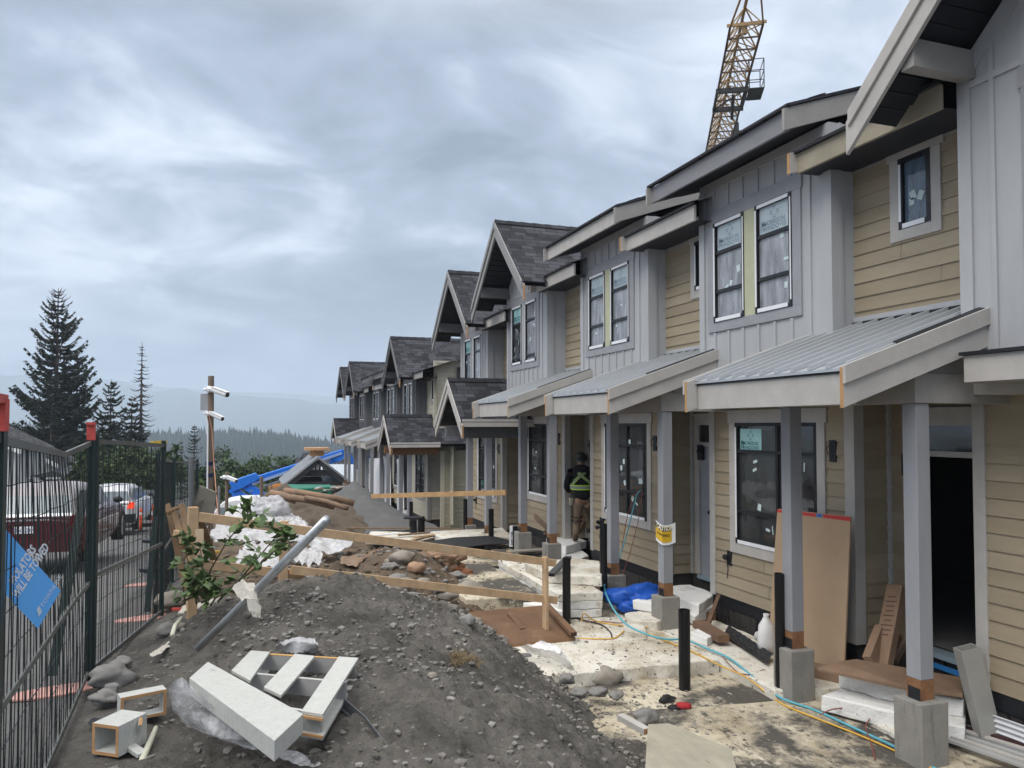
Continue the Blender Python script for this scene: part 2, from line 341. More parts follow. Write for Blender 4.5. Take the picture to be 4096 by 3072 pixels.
# ------------------------------------------------------------------ terrain
def interp(x, xs, ys): return float(np.interp(x, xs, ys))
def z_road(y): return interp(y, [-50, 2, 5, 9, 16, 31, 60, 100, 300, 700], [-1.5, -1.88, -1.95, -2.08, -2.68, -3.95, -6.2, -9, -24, -45])
def z_lot(y): return interp(y, [-50, 3, 13, 17, 20, 24, 29, 34, 45, 60, 100, 300, 700], [-2.95, -2.95, -2.92, -2.85, -2.9, -3.3, -4.5, -4.9, -5.4, -6.6, -10, -30, -55])
CP = np.array([
 (-1.2,2,-1.88),(-1.15,4,-1.91),(-1.15,6.8,-1.98),(-.9,9.2,-2.09),(-.8,12,-2.34),(-.6,15,-2.62),
 (-.75,3.2,-1.89),(-.75,5.2,-1.92),(-.68,7,-1.95),(-.45,8.6,-1.93),(-.25,9.6,-2.0),
 (-.3,6.2,-1.86),(-.3,4.6,-1.9),(0,8.3,-1.74),(.4,8.25,-1.65),(.9,8,-1.60),(1.3,8,-1.68),(1.8,8,-1.86),(2.3,8.1,-2.1),(2.8,8,-2.46),(3.15,8,-2.74),(3.4,8,-2.92),
 (0,6.6,-1.76),(.5,6.6,-1.69),(1,6.6,-1.69),(1.6,6.5,-1.84),(2.2,6.5,-2.16),(2.8,6.5,-2.56),(3.25,6.5,-2.88),
 (.2,5,-1.89),(.8,5,-1.82),(1.4,5,-1.87),(2,5,-2.12),(2.6,5,-2.52),(3.05,5,-2.87),
 (.2,3.6,-1.97),(.8,3.4,-1.88),(1.5,3.5,-1.97),(2,3.5,-2.22),(2.6,3.5,-2.65),(3,3.6,-2.88),(.5,2,-1.7),(1.5,2,-1.8),(2.8,2,-2.8),
 (.2,9.5,-1.98),(1,9.5,-1.98),(2,9.5,-2.16),(2.8,9.5,-2.5),(3.3,9.3,-2.86),
 (.3,11,-2.2),(1.2,11.2,-2.12),(1.8,11.6,-2.06),(2.5,12.2,-2.03),(3,12,-2.22),(3.4,11.8,-2.55),(3.7,11.8,-2.86),
 (.9,13,-2.3),(1.8,13.2,-2.2),(2.6,13.6,-2.25),(3.2,13.6,-2.5),(3.8,13.6,-2.85),(0,12.6,-2.4),(0,15,-2.68),(1.5,15.2,-2.6),(2.7,15.2,-2.65),(3.8,15.2,-2.86),
 (4,4,-2.95),(4,6,-2.95),(4,8,-2.94),(4,10,-2.94),(4.2,12,-2.92),(4.4,14.5,-2.88)], dtype=float)
def tps_k(d): return np.where(d > 1e-9, d * d * np.log(d + 1e-12), 0)
_n = len(CP); _A = np.zeros((_n + 3, _n + 3)); _D = np.linalg.norm(CP[:, None, :2] - CP[None, :, :2], axis=2)
_A[:_n, :_n] = tps_k(_D) + np.eye(_n) * .02; _A[:_n, _n] = 1; _A[:_n, _n + 1:] = CP[:, :2]; _A[_n, :_n] = 1; _A[_n + 1:, :_n] = CP[:, :2].T
_W = np.linalg.solve(_A, np.concatenate([CP[:, 2], [0, 0, 0]]))
def z_tps(x, y):
    d = np.hypot(CP[:, 0] - x, CP[:, 1] - y)
    return float(tps_k(d) @ _W[:_n] + _W[_n] + _W[_n + 1] * x + _W[_n + 2] * y)
def z_base(x, y):
    s = smooth(-1.3, 3.0 - 2.6 * smooth(18, 28, y), x); z = z_road(y) * (1 - s) + z_lot(y) * s
    if x < -9: z += -(-9 - x) * .05
    if x > 14: z -= (x - 14) * .03
    z = max(z, -60)
    return z
def z_ground(x, y, rough=True):
    wgt = smooth(-1.25, -.9, x) * (1 - smooth(3.5, 4.0, x)) * smooth(1.2, 2.4, y) * (1 - smooth(13.8, 15.2, y))
    z = z_base(x, y)
    if wgt > 0: z = z * (1 - wgt) + z_tps(x, y) * wgt
    if rough and -1.6 < x < 5 and y < 40:
        k = smooth(-.95, -.3, x)
        z += k * (clods(x, y) + .055 * fbm(x, y, 1.1, 4, 1) + .05 * fbm(x, y, 4.0, 4, 2) + .034 * abs(fbm(x, y, 9, 3, 3)) + .016 * fbm(x, y, 19, 2, 4))
    return z
def clods(x, y):
    if y > 11: return 0
    q = .5 + .5 * mnoise.noise(V((x * .9, y * .9, 7))); h = 0
    for s, a in ((6.5, .05), (14, .032), (27, .016)):
        d = mnoise.voronoi(V((x * s, y * s, s)))[0][0]; h += a * max(0, .42 - d) * 2.2 * (.25 + 1.2 * q)
    return h
def axis(lo, hi, step, far, growth=1.22):
    a = list(np.arange(lo, hi + 1e-6, step)); s = step; p = hi
    while p < far: s *= growth; p += s; a.append(p)
    s = step; p = lo
    while p > -far: s *= growth; p -= s; a.insert(0, p)
    return a
gx = axis(-.95, 3.6, .022, 2600, 1.14); gy = axis(2.7, 8.7, .025, 4200, 1.05)
gy = [y for y in gy if y > -300]
mb = MB(); grid_sheet(mb, [[(x, y, z_ground(x, y) - (.06 if -9 < x < -1.35 else 0)) for x in gx] for y in gy], len(gy), len(gx))
# soil tone: grey dirt near, brown soil around the rock heap, dark woodland floor far off
def dirt_mat():
    m, nt, p = base_mat('ground_dirt'); tc = nd(nt, 'ShaderNodeTexCoord'); o = tc.outputs['Object']
    def two(a, b, s, lo, hi): return mixc(nt, ramp(nt, noise_n(nt, o, s, 7, .68), lo, hi), c4(a), c4(b))
    grey = two((.215, .202, .182), (.105, .098, .088), 1.5, .40, .62)
    grey = mixc(nt, ramp(nt, noise_n(nt, o, 26, 5, .7), .60, .70), grey, (.37, .35, .315, 1))
    grey = mixc(nt, ramp(nt, noise_n(nt, o, 40, 5, .7), .58, .68), grey, (.07, .066, .061, 1))
    grey = mixc(nt, ramp(nt, noise_n(nt, o, 9, 6, .75), .55, .68), grey, (.075, .07, .063, 1))
    brown = two((.20, .15, .105), (.10, .075, .055), 1.8, .4, .66)
    brown = mixc(nt, ramp(nt, noise_n(nt, o, 22, 5, .7), .60, .70), brown, (.25, .21, .165, 1))
    geo = nd(nt, 'ShaderNodeNewGeometry'); sp = nd(nt, 'ShaderNodeSeparateXYZ'); nt.links.new(geo.outputs['Position'], sp.inputs[0])
    ny = nd(nt, 'ShaderNodeMath', operation='MULTIPLY_ADD'); nt.links.new(noise_n(nt, o, .9, 5), ny.inputs[0]); ny.inputs[1].default_value = 2.4; nt.links.new(sp.outputs['Y'], ny.inputs[2])
    c = mixc(nt, ramp(nt, ny.outputs[0], 10.0, 10.9), grey, brown)
    c = mixc(nt, ramp(nt, ny.outputs[0], 45, 75), c, (.035, .05, .025, 1))
    nt.links.new(c, p.inputs['Base Color']); p.inputs['Roughness'].default_value = .95; p.inputs['Specular IOR Level'].default_value = .2
    b = nd(nt, 'ShaderNodeBump', Strength=1.0, Distance=.05); nt.links.new(noise_n(nt, o, 30, 7, .8), b.inputs['Height']); nt.links.new(b.outputs['Normal'], p.inputs['Normal'])
    return m
tag(mb.build('ground', dirt_mat(), smooth=True, org=(0, 0, 0)), kind='structure')
# road, with a kerbless concrete strip under the fence
ys = list(np.arange(-20, 60, 1.0)) + list(np.arange(60, 320, 8.0))
mb = MB(); grid_sheet(mb, [[(x, y, z_base(-5, y) + .0) for x in (-8.9, -6, -3.5, -1.40)] for y in ys], len(ys), 4)
tag(mb.build('road', ASPH, org=(0, 0, 0)), kind='structure')
mb = MB(); grid_sheet(mb, [[(x, y, z_base(-1.3, y) + .008) for x in (-1.40, -1.0, -.62)] for y in list(np.arange(-4, 30, .5))], len(list(np.arange(-4, 30, .5))), 3)
tag(mb.build('pavement', PAVE, org=(0, 0, 0)), kind='structure')

# far hills: two pale ranges, then the wooded ridge across the valley
def ridge(name, dist, depth, pts, mt, zlo, seed, k=.006, n=160):
    """a real ridge: skyline heights given by bearing, falling away towards and away from us"""
    mb = MB(); rows = []
    b0, b1 = pts[0][0], pts[-1][0]
    prof = [(-1.0, 0), (-.7, .35), (-.4, .72), (-.15, .94), (0, 1), (.3, .9), (.8, .5), (1.5, 0)]
    for t, hfac in prof:
        row = []
        for i in range(n):
            u = b0 + (b1 - b0) * i / (n - 1)
            vv = interp(u, [q[0] for q in pts], [q[1] for q in pts])
            p = at(u, vv, d=dist); p.z += dist * k * fbm(u, 0, .02, 5, seed)
            dirn = V((p.x, p.y, 0)).normalized()
            q = V((p.x, p.y, 0)) + dirn * (t * depth * (1 + .25 * fbm(u, t * 40, .015, 3, seed + 1)))
            z = zlo + (p.z - zlo) * hfac * (1 + (.06 * fbm(u, t * 50, .03, 4, seed + 2) if abs(t) > .05 else 0))
            row.append((q.x, q.y, z))
        rows.append(row)
    grid_sheet(mb, rows, len(rows), n)
    return tag(mb.build(name, mt, smooth=True, org=(0, 0, 0)), kind='structure')
HILL = mat('far_forest', (.045, .062, .05), .95, .25, .01)
ridge('mountains', 3900, 900, [(-900, 800), (-300, 790), (-60, 806), (10, 815), (60, 826), (120, 822), (200, 820), (275, 834), (342, 846), (370, 842), (395, 838), (432, 849), (553, 857), (720, 872), (900, 880), (1400, 870), (2400, 850)], HILL, -95, 3, .0025, 260)
ridge('hills', 5600, 900, [(-900, 800), (100, 812), (215, 818), (330, 834), (450, 846), (600, 850), (760, 858), (1200, 852), (2400, 840)], HILL, -95, 9, .002, 200)
ridge('wooded_hill', 900, 330, [(-1500, 938), (-200, 940), (120, 934), (330, 956), (430, 957), (520, 953), (600, 957), (660, 966), (720, 976), (800, 984), (1200, 975), (2400, 960)], mat('hill_floor', (.03, .045, .03), .95, .3, .05), -58, 14, .0015, 220)
# its trees: a far-off wood that reads as one mass
mb = MB(); rr = random.Random(3)
for i in range(5200):
    u = rr.uniform(-150, 1150) if i % 4 else rr.uniform(300, 760)
    t = rr.random() ** 1.6
    vtop = interp(u, [-200, 120, 330, 430, 520, 600, 660, 720, 800, 1200], [942, 936, 958, 959, 955, 959, 968, 978, 986, 977])
    p = at(u, vtop, d=900); dirn = V((p.x, p.y, 0)).normalized()
    q = V((p.x, p.y, 0)) - dirn * (t * 260); z = -58 + (p.z + 58) * interp(t * 260 / 330, [0, .15, .4, .7, 1], [1, .94, .72, .35, 0])
    h = rr.uniform(8, 17) * (1 + .3 * (rr.random() < .12)); rd = h * rr.uniform(.14, .24); n = 5
    for k in range(2):
        zb = z - 2 + h * (.0 if k == 0 else .42); zt = z + h * (.68 if k == 0 else 1.0); r0 = rd * (1.15 if k == 0 else .72); a0 = rr.random() * 6
        ring = [(q.x + r0 * math.cos(a0 + 2 * PI * j / n) * rr.uniform(.7, 1.2), q.y + r0 * math.sin(a0 + 2 * PI * j / n) * rr.uniform(.7, 1.2), zb) for j in range(n)]
        for j in range(n): mb.face([ring[j], ring[(j + 1) % n], (q.x, q.y, zt)])
tag(mb.build('forest', mat('hill_trees', (.03, .044, .03), .95, .4, .03), org=(0, 0, 0)), 'hazy conifer wood covering the ridge across the valley', 'forest', kind='stuff')
# a pale sheet of water at the valley mouth
mb = MB(); mb.face([at(560, 972, Z=-57), at(900, 972, Z=-57), at(900, 958, Z=-57), at(560, 960, Z=-57)])
# valley haze
mb = MB(); mb.box(-7000, 7000, -900, 7400, -96.5, 215)
hm = bpy.data.materials.new('valley_haze'); hm.use_nodes = True; nt = hm.node_tree; nt.nodes.clear()
ho = nd(nt, 'ShaderNodeOutputMaterial'); pv = nd(nt, 'ShaderNodeVolumePrincipled', Color=(.74, .85, 1, 1), Density=.00040); pv.inputs['Anisotropy'].default_value = .2
nt.links.new(pv.outputs[0], ho.inputs['Volume'])
if HAZE: tag(mb.build('haze', hm), kind='stuff')
SC.cycles.volume_bounces = 2

# ------------------------------------------------------------------ wall helpers
def cuts(lo, hi, holes, k):
    s = {lo, hi}
    for h in holes:
        for q in h[k:k + 2]:
            if lo < q < hi: s.add(q)
    return sorted(s)
def spans(lo, hi, holes, za, zb):
    """intervals of [lo,hi] free of holes in the height band za..zb"""
    out = []; c = cuts(lo, hi, [h for h in holes if h[2] < zb - 1e-6 and h[3] > za + 1e-6], 0)
    for a, b in zip(c[:-1], c[1:]):
        m = (a + b) / 2
        if not any(h[0] < m < h[1] and h[2] < zb - 1e-6 and h[3] > za + 1e-6 for h in holes):
            if out and abs(out[-1][1] - a) < 1e-9: out[-1][1] = b
            else: out.append([a, b])
    return out
RL = random.Random(77)
def lap(mb, O, U, N, L, z0, z1, holes=(), rev=.156, lip=.016, m=0, nm=1):
    """lapped boards: every course leans out to a thin lower lip"""
    O, U, N = V(O), V(U), V(N); Zv = V((0, 0, 1)); z = z0
    while z < z1 - 1e-4:
        zt = min(z + rev, z1); zc = cuts(z, zt, holes, 2)
        for a, b in zip(zc[:-1], zc[1:]):
            fa, fb = 1 - (a - z) / rev, 1 - (b - z) / rev
            pieces = []
            for u0, u1 in spans(0, L, holes, a, b):
                if nm > 1 and u1 - u0 > 1.2 and a == z and RL.random() < .5:
                    c = u0 + (u1 - u0) * RL.uniform(.25, .75); pieces += [(u0, c - .002), (c + .002, u1)]
                else: pieces.append((u0, u1))
            for u0, u1 in pieces:
                m = RL.randrange(nm)
                P = lambda u, zz, o: O + U * u + Zv * zz + N * o
                q = [P(u0, a, lip * fa), P(u1, a, lip * fa), P(u1, b, lip * fb), P(u0, b, lip * fb)]
                mb.face(q if U.cross(Zv).dot(N) > 0 else q[::-1], m)
                if a == z:
                    q = [P(u0, a, 0), P(u1, a, 0), P(u1, a, lip), P(u0, a, lip)]; mb.face(q, m)
        z = zt
def flat(mb, O, U, L, z0, z1, holes=(), m=0, top=None):
    O, U = V(O), V(U); zc = cuts(z0, z1, holes, 2); Zv = V((0, 0, 1))
    for a, b in zip(zc[:-1], zc[1:]):
        for u0, u1 in spans(0, L, holes, a, b): mb.face([O + U * u0 + Zv * a, O + U * u1 + Zv * a, O + U * u1 + Zv * b, O + U * u0 + Zv * b], m)
def battens(mb, X, y0, y1, z0, ztop, holes=(), sp=.30, w=.042, t=.022, m=0):
    n = max(2, round((y1 - y0) / sp)); 
    for i in range(n + 1):
        y = y0 + w / 2 + (y1 - y0 - w) * i / n; zt = ztop(y) if callable(ztop) else ztop; segs = [[z0, zt]]
        for h in holes:
            if h[0] - w / 2 < y < h[1] + w / 2:
                ns = []
                for a, b in segs:
                    if h[2] >= b or h[3] <= a: ns.append([a, b])
                    else:
                        if h[2] > a: ns.append([a, h[2]])
                        if h[3] < b: ns.append([h[3], b])
                segs = ns
        for a, b in segs:
            if b - a > .03: mb.box(X - t, X + .002, y - w / 2, y + w / 2, a, b, m)

def window(root, X, y0, y1, z0, z1, glass, vs=(), hs=(), tape=True, sticker=None, bits=0, fw=.045, label=None, seed=0):
    """black vinyl window in a wall facing -X; vs / hs are mullion and transom positions"""
    mb = MB(); d0, d1 = X - .035, X + .05; q = fw
    mb.box(d0, d1, y0, y0 + q, z0, z1); mb.box(d0, d1, y1 - q, y1, z0, z1)
    mb.box(d0, d1, y0 + q, y1 - q, z0, z0 + q); mb.box(d0, d1, y0 + q, y1 - q, z1 - q, z1)
    for y in vs: mb.box(d0 + .008, d1 - .01, y - .024, y + .024, z0 + q, z1 - q)
    for z in hs: mb.box(d0 + .01, d1 - .012, y0 + q, y1 - q, z - .022, z + .022)
    o = mb.build('window', BLK, root)
    if label: o['label'] = label
    g = MB(); g.box(X + .006, X + .014, y0 + q * .8, y1 - q * .8, z0 + q * .8, z1 - q * .8); g.build('glass', glass, o)
    if tape:
        t = MB(); e = .004
        t.box(d0 - e, d0, y0 + .07, y1 - .05, z0 + .004, z0 + .052); t.box(d0 - e, d0, y1 - .035, y1 - .006, z0 + .08, z1 - .06)
        if tape == 2: t.box(d0 - e, d0, y0 + .05, y1 - .05, z1 - .05, z1 - .008); t.box(d0 - e, d0, y0 + .004, y0 + .024, z0 + .08, z1 - .06)
        t.build('tape', WHT, o)
    if sticker:
        sy0, sy1, sz0, sz1, tone = sticker; s = MB(); xs = X + .001
        s.face([(xs, sy1, sz0), (xs, sy0, sz0), (xs, sy0, sz1), (xs, sy1, sz1)], 0)
        W, H = sy1 - sy0, sz1 - sz0; ux, uy = (0, -1, 0), (0, 0, 1); nx = V((-1, 0, 0))
        cy = (sy0 + sy1) / 2; k = .13 * W / .42
        for txt, zz, sx in (('MORRISON', sz0 + H * .27, .95), ('WINDOWS', sz0 + H * .07, 1.02)):
            text_faces(s, txt, (xs - .002, cy, zz), ux, uy, W * .15, 1, 'CENTER', sx, .0012, off=0)
            text_faces(s, txt[0], (xs - .0022, cy + W * .40, zz), ux, uy, W * .20, 1, 'CENTER', .8, .0012, off=0)
        ex, ez = cy, sz0 + H * .70
        for a in range(4):
            ca, sa = math.cos(a * PI / 2), math.sin(a * PI / 2)
            uxx = V((0, -ca, sa)); uyy = V((0, sa, ca)).normalized()
            text_faces(s, 'M', V((xs - .002, ex, ez)) + uyy * (W * .055), uxx, uyy, W * .14, 1, 'CENTER', .85, .0, off=0)
        s.build('sticker', [mat('sticker_' + tone, (.30, .52, .53) if tone == 'teal' else (.42, .50, .54), .5, .1, 6), mat('sticker_ink_' + tone, (.012, .10, .12) if tone == 'teal' else (.17, .24, .30), .5, .05)], o)
    if bits:
        r2 = random.Random(seed + 5); s = MB()
        for _ in range(bits):
            y = r2.uniform(y0 + .12, y1 - .12); z = r2.uniform(z0 + .15, z1 - .3); ww, hh = r2.choice([(.06, .075), (.05, .06), (.015, .09), (.07, .03)]); a = r2.uniform(-.5, .5)
            c, sn = math.cos(a), math.sin(a); pts = [(-ww, -hh), (ww, -hh), (ww, hh), (-ww, hh)]
            s.face([(X + .0005, y - (p * c - q2 * sn) / 2 * 1.2, z + (p * sn + q2 * c) / 2 * 1.2) for p, q2 in pts])
        s.build('paper_tag', mat('paper_tag', (.50, .60, .60), .7, .1, 8), o)
    return o

def post(root, X, Y, z0, z1, zped, pw=.285, pn=.5, fresh=True):
    """boxed porch post: bare wood foot, black bracket wrap, concrete pier"""
    w_ = .145; m = MB(); m.box(X, X + w_, Y, Y + w_, z0 + .17, z1)
    p = m.build('porch_post', POSTM, root, bevel=.006)
    f = MB(); f.box(X + .001, X + w_ - .001, Y + .001, Y + w_ - .001, z0 + .0, z0 + .17); f.build('bare_wood_foot', CEDAR, p)
    f = MB(); f.box(X - .004, X, Y + .004, Y + w_ - .02, z0 - .0, z0 + .1); f.build('steel_bracket', FLASH, p)
    cx, cy = X + w_ / 2, Y + w_ / 2; c = MB(); h = pw / 2
    rj = random.Random(int(Y * 100)); j = lambda: rj.uniform(-.006, .006)
    nzs = 7; ring = []
    c.hexa([(cx - h, cy - h, zped), (cx + h, cy - h, zped), (cx + h, cy + h, zped), (cx - h, cy + h, zped)], [(cx - h + j(), cy - h + j(), z0 + j()), (cx + h + j(), cy - h + j(), z0 + j()), (cx + h + j(), cy + h + j(), z0 + j()), (cx - h + j(), cy + h + j(), z0 + j())])
    c.build('pedestal', CONC, p, bevel=.012)
    return p

def gable(root, Xf, Xb, Yc, hw, zp, ze, paint, bracket=None, kind='gable_roof', cutend=True, back=None):
    """steep shingled gable facing the street, with double rake boards and a black boarded soffit"""
    s = (zp - ze) / hw; L = math.hypot(hw, zp - ze); mb = MB(); th = .07
    Xm = Xf + .52; hb = hw if back is None else back
    for sg in (1, -1):
        for x0, x1, h_, front in ((Xf, Xm, hw, True), (Xm, Xb, hb, False)):
            LL = math.hypot(h_, h_ * s); e = V((0, sg, -s)).normalized(); a, b = V((x0, Yc, zp)), V((x1, Yc, zp)); eo = e * (LL + (.06 if front or back is None else 0))
            q = [a, b, b + eo, a + eo]; uv = [(x0, 0), (x1, 0), (x1, -eo.length), (x0, -eo.length)]; n = V((0, sg * s, 1)).normalized()
            if sg > 0: q = q[::-1]; uv = uv[::-1]
            mb.face(q, 0, uv); dn = n * -.03
            if front: mb.face([a, a + eo, a + eo + dn, a + dn], 0, [(0, 0), (.1, .1), (.1, .2), (0, .2)])
            mb.face([a + eo, b + eo, b + eo + dn, a + eo + dn], 0, [(0, 0), (1, 0), (1, .1), (0, .1)])
    n_ = int((Xb - Xf) / .3)
    o = mb.build(kind, SHING, root)
    rc = MB()
    for k in range(n_):
        x0 = Xf + k * .3
        for sg in (1, -1):
            q = [(x0, Yc, zp + .035), (x0 + .34, Yc, zp + .022), (x0 + .34, Yc + sg * .12, zp - .12 * s + .022), (x0, Yc + sg * .12, zp - .12 * s + .035)]
            rc.face(q if sg < 0 else q[::-1], 0, [(k * .3, 0), (k * .3 + .25, 0), (k * .3 + .25, .12), (k * .3, .12)])
    rc.build('ridge_cap', SHING, o)
    sf = MB()
    for sg in (1, -1):
        for x0, x1, h_ in ((Xf + .03, Xm, hw), (Xm, Xb, hb)):
            a = V((x0, Yc, zp - .12)); e = V((0, sg, -s)) * h_; sf.face([a, a + e, a + e + V((x1 - x0, 0, 0)), a + V((x1 - x0, 0, 0))], 0)
            for k in range(1, int(math.hypot(h_, h_ * s) / .15)):
                c = a + V((0, sg, -s)).normalized() * (k * .15); sf.beam(c + V((0, 0, -.004)), c + V((min(1.0, x1 - x0), 0, -.004)), .012, .012, 0)
    sf.build('soffit', SOFF, o)
    rk = MB()
    for sg in (1, -1):
        for (x, t, d0, d1, ext) in ((Xf - .005, .04, .04, .265, .02), (Xf - .032, .027, .010, .12, -.03)):
            y1 = Yc + sg * (hw + .05 + ext); z1 = zp - s * (hw + .05 + ext)
            rk.prism([(x, Yc, zp - d0 * 1.35), (x, y1, z1 - d0 * 1.35), (x, y1, z1 - d1 * 1.35), (x, Yc, zp - d1 * 1.35)] if sg < 0 else [(x, Yc, zp - d1 * 1.35), (x, y1, z1 - d1 * 1.35), (x, y1, z1 - d0 * 1.35), (x, Yc, zp - d0 * 1.35)], (t, 0, 0), 0)
    rk.build('rake_board', paint, o, bevel=.004)
    if cutend:
        cm = MB(); y1 = Yc - (hw + .07); z1 = zp - s * (hw + .07)
        cm.box(Xf - .004, Xf + .034, y1 - .004, y1, z1 - .35, z1 - .06); cm.build('cut_end', CUT, o)
    if bracket:
        xw, ys, z0, z1 = bracket
        for y in ys:
            m2 = MB(); m2.box(Xf + .05, xw, y, y + .13, z0, z1); m2.build('bracket_beam', TRIMD if paint is TRIM else TRIMK, root, bevel=.004)
    return o

def metal_porch(root, y0, y1, paint, dx, dz, xw=6.36, tan_y=None):
    """ribbed lean-to roof over a porch"""
    xf = 4.55 + dx; zf = .47 + dz; sl = .345; xb = xw + dx; zb = zf + (xb - xf) * sl
    mb = MB(); mb.face([(xf - .03, y1, zf - .01), (xf - .03, y0, zf - .01), (xb, y0, zb), (xb, y1, zb)])
    mb.face([(xf - .03, y1, zf - .01), (xb, y1, zb), (xb, y1, zb - .02), (xf - .03, y1, zf - .03)]); mb.face([(xf - .03, y0, zf - .01), (xf - .03, y1, zf - .01), (xf - .03, y1, zf - .035), (xf - .03, y0, zf - .035)])
    n = max(3, round((y1 - y0) / .235))
    for i in range(n + 1):
        y = y0 + .05 + (y1 - y0 - .1) * i / n
        mb.prism([(xf - .035, y - .026, zf - .008), (xf - .035, y + .026, zf - .008), (xf - .035, y + .018, zf + .034), (xf - .035, y - .018, zf + .034)], (xb - xf + .03, 0, (xb - xf + .03) * sl))
    o = mb.build('porch_roof', METAL, root)
    f = MB(); f.box(xf, xf + .04, y0 + .03, y1 - .03, zf - .305, zf - .04); f.build('fascia', paint, o, bevel=.004)
    fl = MB(); fl.box(xf - .012, xf, y0 + .03, y1 - .03, zf - .052, zf - .028); fl.build('drip_edge', FLASH, o)
    for y, sg in ((y0, -1), (y1, 1)):
        xe = xb if sg < 0 else xb - .0
        rk = MB()
        def plank(yy, t, top, bot, xs):
            rk.prism([(xs, yy, zf + (xs - xf) * sl + top), (xe, yy, zf + (xe - xf) * sl + top), (xe, yy, zf + (xe - xf) * sl + bot), (xs, yy, zf + (xs - xf) * sl + bot)], (0, t, 0))
        plank(y - .02, .04, .03, -.29, xf - .13); plank(y - .02 + (.04 if sg > 0 else -.028), .028, .045, -.10, xf - .14)
        rk.build('rake_board', paint, o, bevel=.003)
        ce = MB(); xs = xf - .13; zt = zf + (xs - xf) * sl
        ce.face([(xs - .002, y - .02, zt - .29), (xs - .002, y + .02, zt - .29), (xs - .002, y + .02, zt + .03), (xs - .002, y - .02, zt + .03)][::-1])
        ce.build('cut_end', CUT, o)
    fb = MB(); fb.prism([(xf + .45, y0 + .0, zf + .45 * sl + .045), (xf + .45, y0 + .06, zf + .45 * sl + .06), (xf + .45, y0 + .06, zf + .45 * sl + .005), (xf + .45, y0, zf + .45 * sl + .0)], (xb - xf - .5, 0, (xb - xf - .5) * sl))
    fb.build('rake_flashing', FLASH, o)
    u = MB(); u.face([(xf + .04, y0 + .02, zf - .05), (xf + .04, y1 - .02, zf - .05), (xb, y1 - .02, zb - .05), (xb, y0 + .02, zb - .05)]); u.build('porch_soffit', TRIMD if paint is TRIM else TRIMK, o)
    if tan_y:
        h = MB(); h.box(xb - .03, xb, tan_y[0], tan_y[1], zb - .0, zb + .085); h.build('head_flashing', GREY, o)
        k = MB(); k.box(xb - .05, xb - .03, tan_y[0], tan_y[1], zb - .02, zb + .03); k.build('closure_strip', FLASH, o)
    return o

